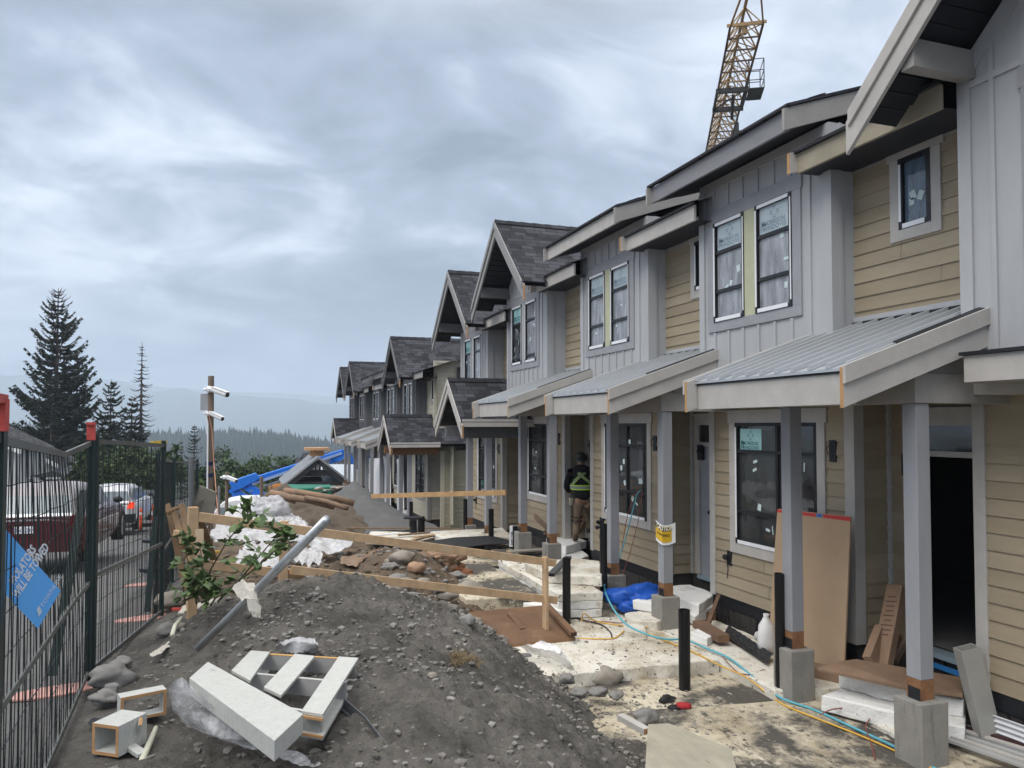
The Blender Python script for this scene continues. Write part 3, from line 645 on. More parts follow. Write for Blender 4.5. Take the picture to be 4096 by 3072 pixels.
def townhouse(label, k, dx, dy, dz, sty):
    """one dwelling of the row. k picks its bay: 0,3,4 gabled, 1,2 with a flat eave; sty: 'pale' or 'dark'"""
    BAY = [(2.45, 5.02), (6.73, 9.26), (10.75, 13.3), (14.8, 17.35), (18.9, 21.5)]
    REC = [(.95, 2.45), (5.02, 6.73), (9.26, 10.75), (13.3, 14.8), (17.35, 18.9)]
    b0, b1 = [q + dy for q in BAY[k]]; r0, r1 = [q + dy for q in REC[k]]
    if k == 4 and sty == 'pale': dz -= .33
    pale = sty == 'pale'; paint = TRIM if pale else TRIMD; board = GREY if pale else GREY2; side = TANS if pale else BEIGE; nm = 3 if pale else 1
    root = empty('townhouse', (6.3 + dx, (r0 + b1) / 2, -2.9 + dz), label, 'townhouse', 'townhouses in a stepped row')
    XB, XT, XR = (5.95 if k in (0, 3, 4) else 6.05) + dx, 6.36 + dx, 6.85 + dx
    near = pale and k < 3; Zs = -2.37 + dz; Zg = -3.35 + dz - (0 if pale else .4)
    l0, l1 = b0 + (.05 if k else -.2), b1 + .28; g0 = r0 + (.28 if k else -.2)
    draw_near = not (pale and k == 0)
    # lower storey
    wy0, wy1 = l0 + .56, l0 + 2.14; wz0, wz1 = -1.6 + dz, .03 + dz
    mb = MB(); hole = [(wy0 - l0, wy1 - l0, wz0, wz1)] if k or not pale else []
    lap(mb, (XT, l0, 0), (0, 1, 0), (-1, 0, 0), l1 - l0, Zs, .62 + dz, hole, nm=nm)
    mb.build('lower_siding', side, root)
    if k or not pale:
        mb = MB(); dA = r0 + .64 + (.0 if k == 1 else .45); dA = min(dA, l0 - .95); dB = dA + .72
        lap(mb, (XR, g0 - .3, 0), (0, 1, 0), (-1, 0, 0), l0 - g0 + .3, Zs, .5 + dz, [(dA - g0 + .3, dB - g0 + .3, -2.6 + dz, 0 + dz)], nm=nm)
        lap(mb, (XR, l0, 0), (-1, 0, 0), (0, -1, 0), XR - XT, Zs, .5 + dz, nm=nm)
        mb.build('porch_siding', side, root)
        c = MB(); c.box(XR - .045, XR - .0, l0 - .045, l0 - .0, Zs, .45 + dz); c.build('inner_corner_strip', mat('caulked_strip', (.42, .42, .42), .6, .15, 20), root)
        # front door set back in the porch
        d = MB(); x0, x1 = XR - .03, XR + .02
        for a, b in ((dA - .12, dA), (dB, dB + .12)): d.box(x0, x1, a, b, -2.35 + dz, .0 + dz)
        d.box(x0, x1, dA - .12, dB + .12, 0 + dz, .17 + dz); d.box(x0, x1, dA, dB, -.33 + dz, -.27 + dz); d.box(x0 - .03, x0, dA - .15, dB + .15, .15 + dz, .185 + dz)
        dr = d.build('door_frame', TRIM if pale else TRIMD, root, bevel=.004)
        g = MB(); g.box(XR + .0, XR + .01, dA, dB, -.27 + dz, .0 + dz); g.build('transom_glass', GLL, dr)
        s = MB(); s.box(XR - .06, XR + .12, dA - .02, dB + .02, -2.41 + dz, -2.36 + dz); s.build('sill', mat('blue_grey_sill', (.25, .32, .37), .5, .1), dr)
        if not (pale and k == 1):
            s = MB(); s.box(XR + .01, XR + .05, dA + (.0 if not pale or k > 2 else .34), dB, -2.36 + dz, -.33 + dz); s.build('door_leaf', mat('primed_door', (.30, .31, .34), .5, .05), dr)
            s = MB(); s.blob((XR - .03, dA + (.08 if not pale or k > 2 else .42), -1.35 + dz), .035); s.build('handle', BLK, dr)
        else:
            s = MB(); s.box(XR - .02, XR + .0, dA, dB, -2.53 + dz, -2.48 + dz); s.build('blue_membrane', mat('blue_membrane', (.04, .22, .55), .5, .1), dr)
        lm = MB(); lm.box(XR - .05, XR - .012, l0 - .36, l0 - .22, -.55 + dz, -.31 + dz); lm.blob((XR - .06, l0 - .29, -.42 + dz), .04); lm.build('porch_light_box', FLASH, root)
    # corner boards
    for y in (l0, l1 - .12):
        c = MB(); c.box(XT - .028, XT + .0, y, y + .12, Zs - .03, .5 + dz)
        if y == l0 and (k or not pale): c.box(XT - .028, XT + .11, l0 - .028, l0 - .0, Zs - .03, .5 + dz)
        c.build('corner_trim', paint, root, bevel=.003)
    fd = MB(); fd.box(XT + .012, XT + .2, l0 + .01, l1, Zg, Zs + .0); fd.box(XR + .012, XR + .2, r0, l0 + .01, Zg, Zs)
    fd.box(XT + .2, XR + .05, l0 + .012, l0 + .1, Zg, Zs); fd.build('foundation', FOUND, root)
    bb = MB(); bb.box(XT - .004, XT + .012, l0 + .005, l1, Zs - .16, Zs - .001); bb.build('base_flashing', FLASH, root)
    if k or not pale:
        st = ('teal') if near else None
        sk = (wy1 - .53, wy1 - .08, -.345 + dz, -.03 + dz - .02, st) if st and k == 1 else None
        window(root, XT, wy0, wy1, wz0, wz1, GLL, vs=(wy0 + .72,), hs=(-.35 + dz, -1.16 + dz), tape=1, sticker=sk, bits=8 if k < 4 and pale else 3, seed=k)
        t = MB(); a, b = wy0, wy1; q = .135
        t.box(XT - .03, XT + .005, a - q, a, wz0 - q, wz1); t.box(XT - .03, XT + .005, b, b + q, wz0 - q, wz1); t.box(XT - .03, XT + .005, a, b, wz0 - q, wz0)
        t.box(XT - .032, XT + .005, a - q - .03, b + q + .03, wz1, wz1 + .14); t.box(XT - .055, XT + .005, a - q - .05, b + q + .05, wz1 + .14, wz1 + .17)
        t.build('window_trim', paint, root, bevel=.003)
        if k: 
            e = MB(); e.box(XT - .022, XT + .002, l0 + .26, l0 + .36, -.42 + dz, -.17 + dz); e.tube([(XT - .02, l0 + .33, -.2 + dz), (XT - .07, l0 + .35, -.27 + dz), (XT - .03, l0 + .36, -.34 + dz)], .006, 5); e.build('wall_light_box', FLASH, root)
            e = MB(); e.box(XT - .02, XT + .002, l1 - .5, l1 - .4, -1.93 + dz, -1.73 + dz); e.blob((XT - .06, l1 - .42, -1.82 + dz), .04); e.tube([(XT - .03, l1 - .42, -1.82 + dz), (XT - .02, l1 - .42, -2.0 + dz), (XT - .03, l1 - .41, -2.12 + dz)], .006, 5); e.build('outside_tap', FLASH, root)
    # bay
    zb0, ztop = .52 + dz, 3.33 + dz; Yc = (b0 + b1) / 2
    isg = k in (0, 3, 4); zp, hw = 4.52 + dz, 1.78; slp = .91
    def ztp(y): return min(zp - .2 - abs(y - Yc) * slp, 9) if isg else ztop
    wins = [(b0 + .62, b0 + 1.30), (b0 + 1.53, b0 + 2.20)] if draw_near else [(b0 + .30, b0 + .98), (b0 + 1.18, b0 + 1.86)]
    wh = [(a - b0, b - b0, 1.39 + dz, 2.74 + dz) for a, b in wins]
    mb = MB(); zz = min(ztp(b0), ztop)
    flat(mb, (XB, b0, 0), (0, 1, 0), b1 - b0, zb0, zz, wh)
    if isg: mb.face([(XB, b0, zz), (XB, b1, zz), (XB, b1, ztp(b1)), (XB, Yc, zp - .2), (XB, b0, ztp(b0))])
    mb.face([(XB, b0, zb0), (XB, b0, zz), (XT, b0, zz), (XT, b0, zb0)]); mb.face([(XB, b1, zb0), (XT, b1, zb0), (XT, b1, zz), (XB, b1, zz)])
    mb.face([(XB, b0, zb0), (XT, b0, zb0), (XT, b1, zb0), (XB, b1, zb0)])
    TB = [(wins[0][0] - .17, wins[1][1] + .17, 1.25 + dz, 2.92 + dz)]
    battens(mb, XB, b0 + .0, b1 - .0, zb0, (lambda y: ztp(y) - .17) if isg else ztop - .1, TB)
    mb.box(XB + .1, XB + .14, b0 - .02, b0 + .002, zb0, zz); mb.box(XB - .026, XB + .002, b0 + .001, b0 + .1, zb0, zz - .1); mb.box(XB - .0275, XB + .11, b0 - .026, b0 - .0, zb0, zz - .1)
    mb.box(XB - .026, XB + .002, b1 - .1, b1 + .024, zb0, zz - .1)
    mb.build('board_and_batten_bay', board, root)
    bd = MB(); bd.box(XB - .03, XT, b0 - .01, b1 + .01, zb0 - .26, zb0 - .0); bd.build('belly_band', paint, root, bevel=.003)
    fz = MB()
    if isg:
        for sg in (1, -1):
            y1 = Yc + sg * (b1 - b0) / 2; a = (XB - .02, Yc, zp - .2); b = (XB - .02, y1, ztp(y1))
            fz.prism([a, b, (b[0], b[1], b[2] - .2), (a[0], a[1], a[2] - .2)] if sg < 0 else [a, (a[0], a[1], a[2] - .2), (b[0], b[1], b[2] - .2), b], (.02, 0, 0))
        fz.box(XB - .018, XB, b0 + .1, b1 - .1, 2.93 + dz, 2.99 + dz)
    else: fz.box(XB - .024, XB, b0, b1, ztop - .12, ztop)
    fz.build('frieze', board, root)
    lab = None
    for j, (a, b) in enumerate(wins):
        stk = None
        if pale and k in (1, 2): stk = (a + .07, b - .07, 2.36 + dz, 2.69 + dz, 'pale')
        if pale and k in (3, 4) and j == 1: stk = (a + .07, b - .07, 2.36 + dz, 2.69 + dz, 'teal')
        window(root, XB, a, b, 1.39 + dz, 2.74 + dz, GLU if (pale and k < 3) or j == 0 else GLL, hs=(2.33 + dz, 1.80 + dz) if k < 3 else (2.33 + dz, 1.55 + dz), tape=2, sticker=stk, bits=4 if pale else 2, seed=k * 3 + j)
    t = MB(); y0, y1 = TB[0][:2]; za, zc = 1.39 + dz, 2.74 + dz
    t.box(XB - .024, XB + .002, y0 + .02, wins[0][0], za - .0, zc); t.box(XB - .024, XB + .002, wins[1][1], y1 - .02, za, zc)
    t.box(XB - .024, XB + .002, y0 + .02, y1 - .02, za - .13, za); t.box(XB - .026, XB + .002, y0, y1, zc, zc + .18)
    t.build('window_trim', board if not pale else mat('bay_trim_paint', (.28, .285, .305), .6, .08, 4, .15, 60), root, bevel=.003)
    if pale or True:
        t = MB(); t.box(XB - .022, XB + .002, wins[0][1], wins[1][0], za, zc); t.build('mullion_board', mat('primed_yellow_board', (.42, .43, .30), .7, .08, 5) if pale and k in (1, 2) else board, root)
    # wall over the porch
    if k or not pale:
        # small window
        hy0, hy1 = r0 + .68, r0 + 1.07
        if k != 1: hy0, hy1 = r0 + .22, r0 + .62
        if k == 1 or True:
            mb = MB(); lap(mb, (XT, r0, 0), (0, 1, 0), (-1, 0, 0), r1 - r0, 1.24 + dz, 3.0 + dz, [(hy0 - r0, hy1 - r0, 2.0 + dz, 2.73 + dz)], nm=nm); flat(mb, (XT, r0, 0), (0, 1, 0), r1 - r0, .45 + dz, 1.24 + dz)
            mb.build('upper_siding', side, root)
            window(root, XT, hy0, hy1, 2.0 + dz, 2.73 + dz, GLL if k > 1 else mat_glass('filmed_blue_glass', .6, fcol=(.17, .25, .35)), tape=1, bits=3 if pale else 0, seed=k + 40, fw=.05)
            t = MB(); q = .115; a, b = hy0, hy1
            t.box(XT - .03, XT + .004, a - q, a, 2.0 - q + dz, 2.73 + dz); t.box(XT - .03, XT + .004, b, b + q, 2.0 - q + dz, 2.73 + dz); t.box(XT - .03, XT + .004, a, b, 2 - q + dz, 2.0 + dz)
            t.box(XT - .033, XT + .004, a - q - .04, b + q + .04, 2.73 + dz, 2.9 + dz); t.build('window_trim', paint, root, bevel=.003)
        # low eave between the bays
        fx, ft = 5.75 + dx, 3.02 + dz; q0 = r0 + .02 if k == 1 else r0 - .3
        e = MB(); e.face([(fx - .04, q0, ft), (fx - .04, r1 + .22, ft), (10 + dx, r1 + .22, ft + 1.45), (10 + dx, q0, ft + 1.45)][::-1], 0, [(0, 0), (2, 0), (2, 4.5), (0, 4.5)][::-1])
        e.box(fx - .045, fx + .0, q0, r1 + .22, ft - .025, ft + .008)
        ev = e.build('low_eave', SHING, root)
        f = MB(); f.box(fx, fx + .04, q0 + .02, r1 + .2, ft - .24, ft - .02); f.build('fascia', TRIMD if not pale else (mat('weathered_fascia', (.30, .265, .20), .7, .16, 3, .2, 40, spots=(((.19, .155, .10), 6, .6, .75),)) if k == 1 else TRIM), ev, bevel=.003)
        s = MB(); s.face([(fx + .04, q0, ft - .235), (fx + .04, r1 + .2, ft - .235), (XT, r1 + .2, ft - .215), (XT, q0, ft - .215)]); s.build('soffit', SOFF, ev)
        f = MB(); f.prism([(fx - .1, r1 + .18, ft - .25), (fx + .5, r1 + .18, ft - .06), (fx + .5, r1 + .18, ft + .14), (fx - .1, r1 + .18, ft - .02)], (0, .04, 0)); f.build('rake_board', paint, ev)
        ce = MB(); ce.box(fx - .104, fx - .1, r1 + .18, r1 + .22, ft - .25, ft - .02); ce.build('cut_end', CUT, ev)
        fz = MB(); fz.box(XT - .02, XT, r0, r1, 2.74 + dz, 2.9 + dz) if k != 1 else fz.box(XT - .018, XT, r0, r1, 2.78 + dz, 2.9 + dz); fz.build('frieze', TRIMD if pale else TRIMK, root)
    # roof over the bay
    if isg:
        gb = ([b0 - .19, ] if False else [b0 - .0 + .0, b1 - .13]); 
        gable(root, 5.2 + dx, 10.5 + dx, Yc, hw, zp, zp - 1.62, TRIM if pale and k in (0,) else (mat('gable_rake_paint', (.25, .25, .245), .6, .1, 4) if pale else TRIMK), bracket=(XB, [b0 + .02, b1 - .15], 3.0 + dz, 3.24 + dz), back=1.62)
    else:
        fx, ft = 5.55 + dx, 3.46 + dz; y0, y1 = b0 + .08, b1 + .5; sl = .34
        e = MB(); e.face([(fx - .05, y1 + .04, ft), (fx - .05, y0 - .04, ft), (10 + dx, y0 - .04, ft + 4.45 * sl), (10 + dx, y1 + .04, ft + 4.45 * sl)], 0, [(0, 0), (3, 0), (3, 4.6), (0, 4.6)])
        e.box(fx - .055, fx, y0 - .05, y1 + .05, ft - .02, ft + .012); e.prism([(fx - .05, y0 - .06, ft - .02), (10 + dx, y0 - .06, ft + 4.45 * sl - .02), (10 + dx, y0 - .06, ft + 4.45 * sl + .012), (fx - .05, y0 - .06, ft + .012)], (0, .05, 0))
        for q in range(5):
            rq = random.Random(k * 9 + q); yy = y0 + rq.random() * (y1 - y0) if q > 1 else y0 - .05; xx = fx + .1 + .3 * rq.random(); zq = ft + (xx - fx) * sl + .015
            e.prism([(xx, yy, zq), (xx + .2, yy, zq + .085), (xx + .2, yy, zq + .1), (xx, yy, zq + .02)], (0, .25, 0))
        ev = e.build('eave_roof', SHING, root)
        f = MB(); f.box(fx, fx + .04, y0, y1, ft - .25, ft - .025); f.build('fascia', mat('slate_fascia', (.21, .21, .225), .55, .12, 4, .2, 50, st=(1, .4, 3)) if k == 1 and pale else (TRIM if pale else TRIMK), ev, bevel=.003)
        s = MB(); s.face([(fx + .04, y0, ft - .2), (fx + .04, y1, ft - .2), (XB, y1, ft - .1), (XB, y0, ft - .1)]); s.face([(XB, y0, ft - .1), (XB, y1, ft - .1), (XB + 2, y1, ft + .5), (XB + 2, y0, ft + .5)])
        s.build('soffit', SOFF, ev)
        for y in (y0 - .04, y1):
            f = MB(); xs = fx - .08; f.prism([(xs, y, ft - .28), (9 + dx, y, ft - .28 + (9 + dx - xs) * sl), (9 + dx, y, ft - .04 + (9 + dx - xs) * sl), (xs, y, ft - .04)], (0, .04, 0)); f.build('rake_board', TRIMD if pale else TRIMK, ev, bevel=.003)
    # porch
    pz = (-2.28 if k < 3 else -2.16) + dz
    pg = -2.98 + dz * (1 if not pale else 1)
    if k or not pale:
        py = (r0 - .07, r0 + 1.50) if k == 1 else (r0 - .2, r0 + 1.36) if k != 4 else (r0 - .35, r0 + 1.22)
        top = (.185 if k < 4 and k else -.09 + (.0 if not pale else .0)) + dz
        if k in (1, 2, 3):
            if pale:
                y0, y1 = {1: (4.83, 7.08), 2: (8.92, 11.1), 3: (12.9, 15.1)}[k]; y0 += dy; y1 += dy
            else: y0, y1 = py[0] - .12, py[0] + 2.1
            metal_porch(root, y0, y1, TRIM, dx, dz, tan_y=(r0, r1))
            top = .185 + dz
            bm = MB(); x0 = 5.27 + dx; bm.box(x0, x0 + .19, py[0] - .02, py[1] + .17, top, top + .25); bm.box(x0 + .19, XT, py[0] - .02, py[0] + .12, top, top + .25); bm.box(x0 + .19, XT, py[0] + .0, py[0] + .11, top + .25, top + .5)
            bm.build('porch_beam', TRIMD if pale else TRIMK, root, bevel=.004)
            gi = MB(); gi.prism([(x0 + .1, py[0] + .02, top + .25), (XT, py[0] + .02, top + .25), (XT, py[0] + .02, top + .74)], (0, .03, 0)); gi.build('porch_gusset', TRIMD if pale else TRIMK, root)
        else:
            Yp = (py[0] + py[1] + .145) / 2; zpk, zev = (1.2 if pale else 1.48) + dz + (.24 if pale else 0), (.20 if pale else .5) + dz + (.24 if pale else 0)
            top = zev - .15
            gable(root, 4.6 + dx, XT + (.3 if pale else 1.5), Yp, 1.2, zpk, zev, TRIM, kind='porch_gable_roof')
            bm = MB(); x0 = 5.27 + dx
            for y in (py[0] - .02, py[1]): bm.box(4.75 + dx, XT, y, y + .165, top - .26, top)
            bm.box(x0, x0 + .17, py[0] + .145, py[1], top - .26, top - .0); bm.build('porch_beam', TRIMK if pale else CEDAR, root, bevel=.004)
            for sg in (-1, 1): ef = MB(); ef.box(4.62 + dx, XT, Yp + sg * 1.22 - .02, Yp + sg * 1.22 + .02, zev - .15, zev + .02); ef.build('fascia', TRIM, root, bevel=.003)
            sh = MB(); sh.face([(5.25 + dx, Yp - 1.0, zev + .05), (5.25 + dx, Yp + 1.0, zev + .05), (5.25 + dx, Yp, zpk - .2)]); sh.build('gable_shingles', BEIGE, root)
            top -= .26
        for y in py: post(root, 5.295 + dx, y, pz, top, pg)
    # closed interior and party walls
    it = MB(); y0, y1 = (r0 if (k or not pale) else 1.0) + .0, b1 + .0; xe = 10.2 + dx; zt = 3.2 + dz
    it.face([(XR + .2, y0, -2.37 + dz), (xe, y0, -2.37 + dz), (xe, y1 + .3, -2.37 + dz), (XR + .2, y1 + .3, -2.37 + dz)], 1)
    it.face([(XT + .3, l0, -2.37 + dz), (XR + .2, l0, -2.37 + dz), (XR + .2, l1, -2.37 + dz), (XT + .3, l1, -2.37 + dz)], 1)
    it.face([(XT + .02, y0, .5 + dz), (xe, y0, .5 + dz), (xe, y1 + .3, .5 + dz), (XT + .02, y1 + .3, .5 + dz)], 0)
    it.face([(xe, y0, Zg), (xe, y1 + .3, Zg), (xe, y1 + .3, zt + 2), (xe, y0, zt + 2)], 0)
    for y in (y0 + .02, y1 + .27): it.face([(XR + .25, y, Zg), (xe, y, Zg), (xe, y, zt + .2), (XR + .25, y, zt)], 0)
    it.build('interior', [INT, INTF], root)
    return root

T1 = townhouse('nearest townhouse, cut off by the picture edge, grey gabled bay with a big outrigger beam', 0, 0, 0, 0, 'pale')
T2 = townhouse('pale grey townhouse with an open dark doorway behind the nearest metal porch roof', 1, 0, 0, 0, 'pale')
T3 = townhouse('pale townhouse whose porch post carries the yellow caution sign', 2, 0, 0, 0, 'pale')
T4 = townhouse('pale gabled townhouse behind the worker, with the farthest pale metal porch roof', 3, 0, 0, 0, 'pale')
T5 = townhouse('last pale townhouse, stepped lower, with a gabled shingle porch', 4, 0, 0, 0, 'pale')
DX2, DY2, DZ2 = .1, 25.7, -1.12
FAR = ['dark townhouse with a steep gable and bare wood porch beam, first of the far row', 'dark townhouse with tall white panels leaning in its porch, second of the far row', 'dark townhouse with a metal porch roof in the middle of the far row', 'dark gabled townhouse, last but one of the far row', 'dark gabled townhouse with unfinished wood around its window, end of the far row']
for k in range(5):
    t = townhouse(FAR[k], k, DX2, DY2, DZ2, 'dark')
    if k == 0:   # exposed end wall of the far row
        mb = MB(); y = .95 + DY2
        lap(mb, (6.75, y, 0), (1, 0, 0), (0, -1, 0), 4.2, -3.9, -.9); mb.build('end_wall_siding', OLIVE, t)
        mb = MB(); lap(mb, (6.45, y + .1, 0), (1, 0, 0), (0, -1, 0), 4.4, -.9, 2.3); mb.build('upper_end_siding', BEIGE, t)
        mb = MB(); mb.box(6.62, 6.75, y - .03, y + .1, -3.9, -.9); mb.box(6.38, 6.5, y + .07, y + .2, -.9, 2.3); mb.build('corner_trim', BEIGE, t)
# street side band over the nearest lower wall
mb = MB(); mb.box(5.6, 5.64, 1.6, 4.75, .35, .57); mb.box(5.64, 5.95, 4.7, 4.74, .35, .56); mb.build('band_fascia', TRIM, T1, bevel=.004)
mb = MB(); mb.box(5.57, 5.96, 1.6, 4.77, .572, .60); mb.build('band_flashing', FLASH, T1)
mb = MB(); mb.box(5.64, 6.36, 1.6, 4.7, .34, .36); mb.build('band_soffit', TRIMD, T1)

# ------------------------------------------------------------------ foam boards on the lot
def slab(label, ztop, th, poly, mt=FOAM, jag=.012, name='foam_board', cat='foam board', group='white foam boards on the lot', world=False, bev=.012):
    P = [V((p[0], p[1], ztop)) if world else at(p[0], p[1], Z=ztop) for p in poly]
    rj = random.Random(hash(label) % 1000 if False else len(label) * 7 + int(abs(ztop) * 100)); ring = []
    for a, b in zip(P, P[1:] + P[:1]):
        n = max(1, int((b - a).length / .12))
        for k in range(n):
            q = a.lerp(b, k / n); q = q + V((rj.uniform(-jag, jag), rj.uniform(-jag, jag), rj.uniform(-jag, jag) * .5)); ring.append(q)
    lo = [p + V((rj.uniform(-jag, jag), rj.uniform(-jag, jag), 0)) - V((0, 0, th)) for p in ring]
    mb = MB(); mb.hexa(lo, ring); return tag(mb.build(name, mt, bevel=bev), label, cat, group)
slab('broad muddy foam board in the bottom right corner, under the two gloves', -2.80, .16, [(2.75, 2.2), (7.2, 2.2), (7.2, 5.2), (6.35, 5.2), (6.35, 6.5), (4.8, 6.62), (2.9, 6.95)], FOAMD, world=True)
slab('muddy foam board the nearest free black pipe stands through', -2.805, .155, [(2.9, 6.97), (4.8, 6.64), (6.35, 6.53), (6.35, 8.0), (5.3, 7.72), (2.9, 7.75)], FOAMD, world=True)
slab('raised foam board with a drip streaked front edge, beside the clear plastic at the mound', -2.66, .165, [(3.0, 7.66), (4.2, 7.62), (5.12, 7.55), (5.12, 8.9), (5.05, 9.7), (3.1, 9.9)], FOAM, world=True)
slab('narrow clean foam strip under the teal hose', -2.70, .12, [(5.15, 6.6), (5.95, 6.4), (6.2, 6.6), (6.2, 9.2), (5.15, 9.3)], FOAM, world=True)
slab('foam board at the back under the coiled yellow cord', -2.69, .12, [(3.3, 9.92), (5.15, 9.6), (6.3, 9.4), (6.3, 11.0), (5.2, 11.2), (3.3, 11.0)], FOAM, world=True)
slab('blue stained foam board with the wide speckled top behind the barricade', -2.43, .24, [(2.95, 10.42), (4.08, 10.3), (4.1, 13.0), (2.75, 13.2)], FOAMD, world=True)
for j, (zt, m_) in enumerate(((-2.31, FOAM), (-2.425, FOAMW), (-2.54, FOAMW))):
    e = j * .012
    slab(['top board of the white foam stack behind the tall barricade post', 'middle board of the white foam stack behind the tall barricade post', 'bottom board of the white foam stack behind the tall barricade post'][j], zt, .112, [(4.08 + e, 9.80 + e), (4.73 - e, 9.72), (4.9 - e, 12.2), (4.14 + e, 12.6)], m_, world=True, jag=.008)
slab('thick white foam board lying on the stack beside the grey metal channel', -2.17, .135, [(1131, 1216), (1187, 1240), (1300, 1247), (1296, 1212), (1240, 1205)], FOAM)
slab('white foam block in front of the nailed brown ramp', -2.52, .16, [(1130, 1302), (1232, 1322), (1236, 1305), (1150, 1290)], FOAMW)
slab('white foam block the worker stands on', -2.37, .16, [(1180, 1172), (1222, 1180), (1266, 1168), (1240, 1158), (1182, 1160)], FOAMW)
slab('lower foam block under the step of the worker', -2.535, .16, [(1185, 1202), (1240, 1212), (1272, 1200), (1255, 1186), (1190, 1186)], FOAMW)
slab('foam block beside the blue tarp, stacked on another', -2.44, .13, [(1367, 1296), (1416, 1304), (1450, 1292), (1400, 1284)], FOAMW)
slab('foam block under the smaller one beside the blue tarp', -2.575, .13, [(1347, 1325), (1366, 1340), (1420, 1344), (1460, 1325), (1400, 1314)], FOAM)
slab('small speckled foam offcut in front of the pier with the teal hose', -2.60, .085, [(1345, 1352), (1352, 1363), (1397, 1368), (1392, 1350), (1352, 1345)], FOAM)
slab('upper foam board at the door sill left of the leaning brown plank', -2.42, .13, [(1447, 1283), (1508, 1308), (1546, 1282), (1490, 1262), (1447, 1266)], FOAMW)
slab('lower foam board at the door sill left of the leaning brown plank', -2.55, .13, [(1447, 1308), (1500, 1332), (1546, 1306), (1500, 1290), (1447, 1290)], FOAMW)
slab('lower foam board in the nearest porch, beneath the one with brown board on it', -2.62, .155, [(1776, 1502), (1955, 1545), (2085, 1572), (2090, 1520), (1830, 1480)], FOAMW)
slab('pitted foam board under the brown board in the nearest porch', -2.455, .155, [(1810, 1450), (1960, 1490), (2085, 1512), (2088, 1470), (1850, 1430)], FOAMW)
slab('foam edging strip between the hose and the nearest porch', -2.76, .09, [(1735, 1482), (1770, 1475), (1950, 1565), (1960, 1600)], FOAM)
slab('small foam block beside the brown lumber block', -2.60, .1, [(1493, 1365), (1530, 1380), (1545, 1366), (1508, 1354)], FOAMW)
slab('far foam board in front of the olive end wall', -2.50, .14, [(960, 1166), (1110, 1160), (1085, 1140), (930, 1148)], FOAM)
slab('long foam board under the black rubber mat', -2.60, .1, [(840, 1208), (1120, 1214), (1180, 1190), (1120, 1160), (860, 1176)], FOAMD)
slab('foam board with offcuts near the gravel heap', -2.62, .1, [(790, 1166), (905, 1172), (960, 1150), (800, 1148)], FOAM)

# ------------------------------------------------------------------ timber barricade
bar = empty('barricade', (1.4, 8.6, -2.2), 'two rail lumber barricade running from the shrub to the foam boards', 'barricade')
PL, PM, PR_ = V((-.46, 8.15, 0)), V((.41, 8.36, 0)), V((3.6, 9.13, 0))
dirb = (PR_ - PL).normalized(); nb = V((dirb.y, -dirb.x, 0))
def upright(p, z0, z1, w_, t_, mt=LUMB):
    mb = MB(); mb.beam(p + V((0, 0, z0)), p + V((0, 0, z1)), w_, t_, up=dirb, ends=1); mb.build('upright', [mt, CUT], bar, bevel=.004)
upright(PL, -2.0, -.80, .09, .09); upright(PM + nb * -.02, -1.95, -1.0, .04, .09); 
mb = MB(); q = PR_ + nb * .05; mb.beam(q + V((0, 0, -2.72)), q + V((0, 0, -1.66)), .09, .04, up=nb.cross(V((0,0,1))), ends=1); mb.build('upright', [LUMB, CUT], bar, bevel=.004)
def on_line(u, v, off=0.):
    """point of the barricade plane seen at (u, v)"""
    r = at(u, v, d=1.0); n = V((dirb.y, -dirb.x, 0)); P0 = PL + n * off; t = P0.dot(n) / r.dot(n); return r * t
for (u0, a0, b0_), (u1, a1, b1_), off in (((428, 1105, 1128), (1200, 1209, 1224), .02), ((430, 1209, 1227), (660, 1236, 1252), -.05), ((628, 1221, 1241), (1203, 1289, 1305), .02)):
    p0, p1 = on_line(u0, (a0 + b0_) / 2, off), on_line(u1, (a1 + b1_) / 2, off)
    mb = MB(); n = 10; rows = []
    prev = p0
    mb.beam(p0, p1, .038, .092, ends=1); mb.build('rail', [LUMB, CUT], bar, bevel=.004)
# stakes and scrap leaning by its left end
def stick(label, p0, p1, w_=.09, h_=.038, mt=LUMB, up=(0, 0, 1), group=None, name='lumber', cat='lumber', end=CUT, bev=.003):
    mb = MB(); mb.beam(p0, p1, w_, h_, up=up, ends=1); return tag(mb.build(name, [mt, end], bevel=bev), label, cat, group)
G = 'scrap lumber at the left end of the barricade'
stick('fresh pale stake standing against the left barricade post', at(430, 1290, d=7.2), at(431, 1143, d=7.3), .075, .03, mat('fresh_lumber', (.47, .36, .25), .75, .12, 5), (0, 1, 0), G)
stick('slanted brown board end between the barricade post and the pale stake', at(432, 1120, d=7.9), at(470, 1232, d=8.3), .07, .035, LUMBO, (0, 1, 0), G)
for lb, a, b in (('thin brown stick leaning on the fence, left of the others', (367, 1110), (402, 1275)), ('long brown stick leaning across the wooden bundle', (360, 1090), (418, 1232)), ('short stub of brown board sticking out of the bundle', (374, 1098), (398, 1180)), ('upright dark plank leaning behind the shrub', (392, 1090), (412, 1190))):
    stick(lb, at(*b, d=8.6), at(*a, d=8.9), .07, .04, LUMBO, (0, 1, 0), G)
stick('splintered board laid over the leaning sticks', at(360, 1108, d=8.85), at(396, 1093, d=8.95), .09, .03, LUMBO, (0, 0, 1), G)
stick('short block wedged among the leaning sticks', at(378, 1150, d=8.7), at(392, 1152, d=8.7), .11, .06, LUMB, (0, 0, 1), G)
stick('yellow tool handle lying behind the barricade post', at(428, 1196, d=9.2), at(475, 1192, d=9.4), .03, .03, YEL, (0, 0, 1), None, 'tool_handle', 'handle')
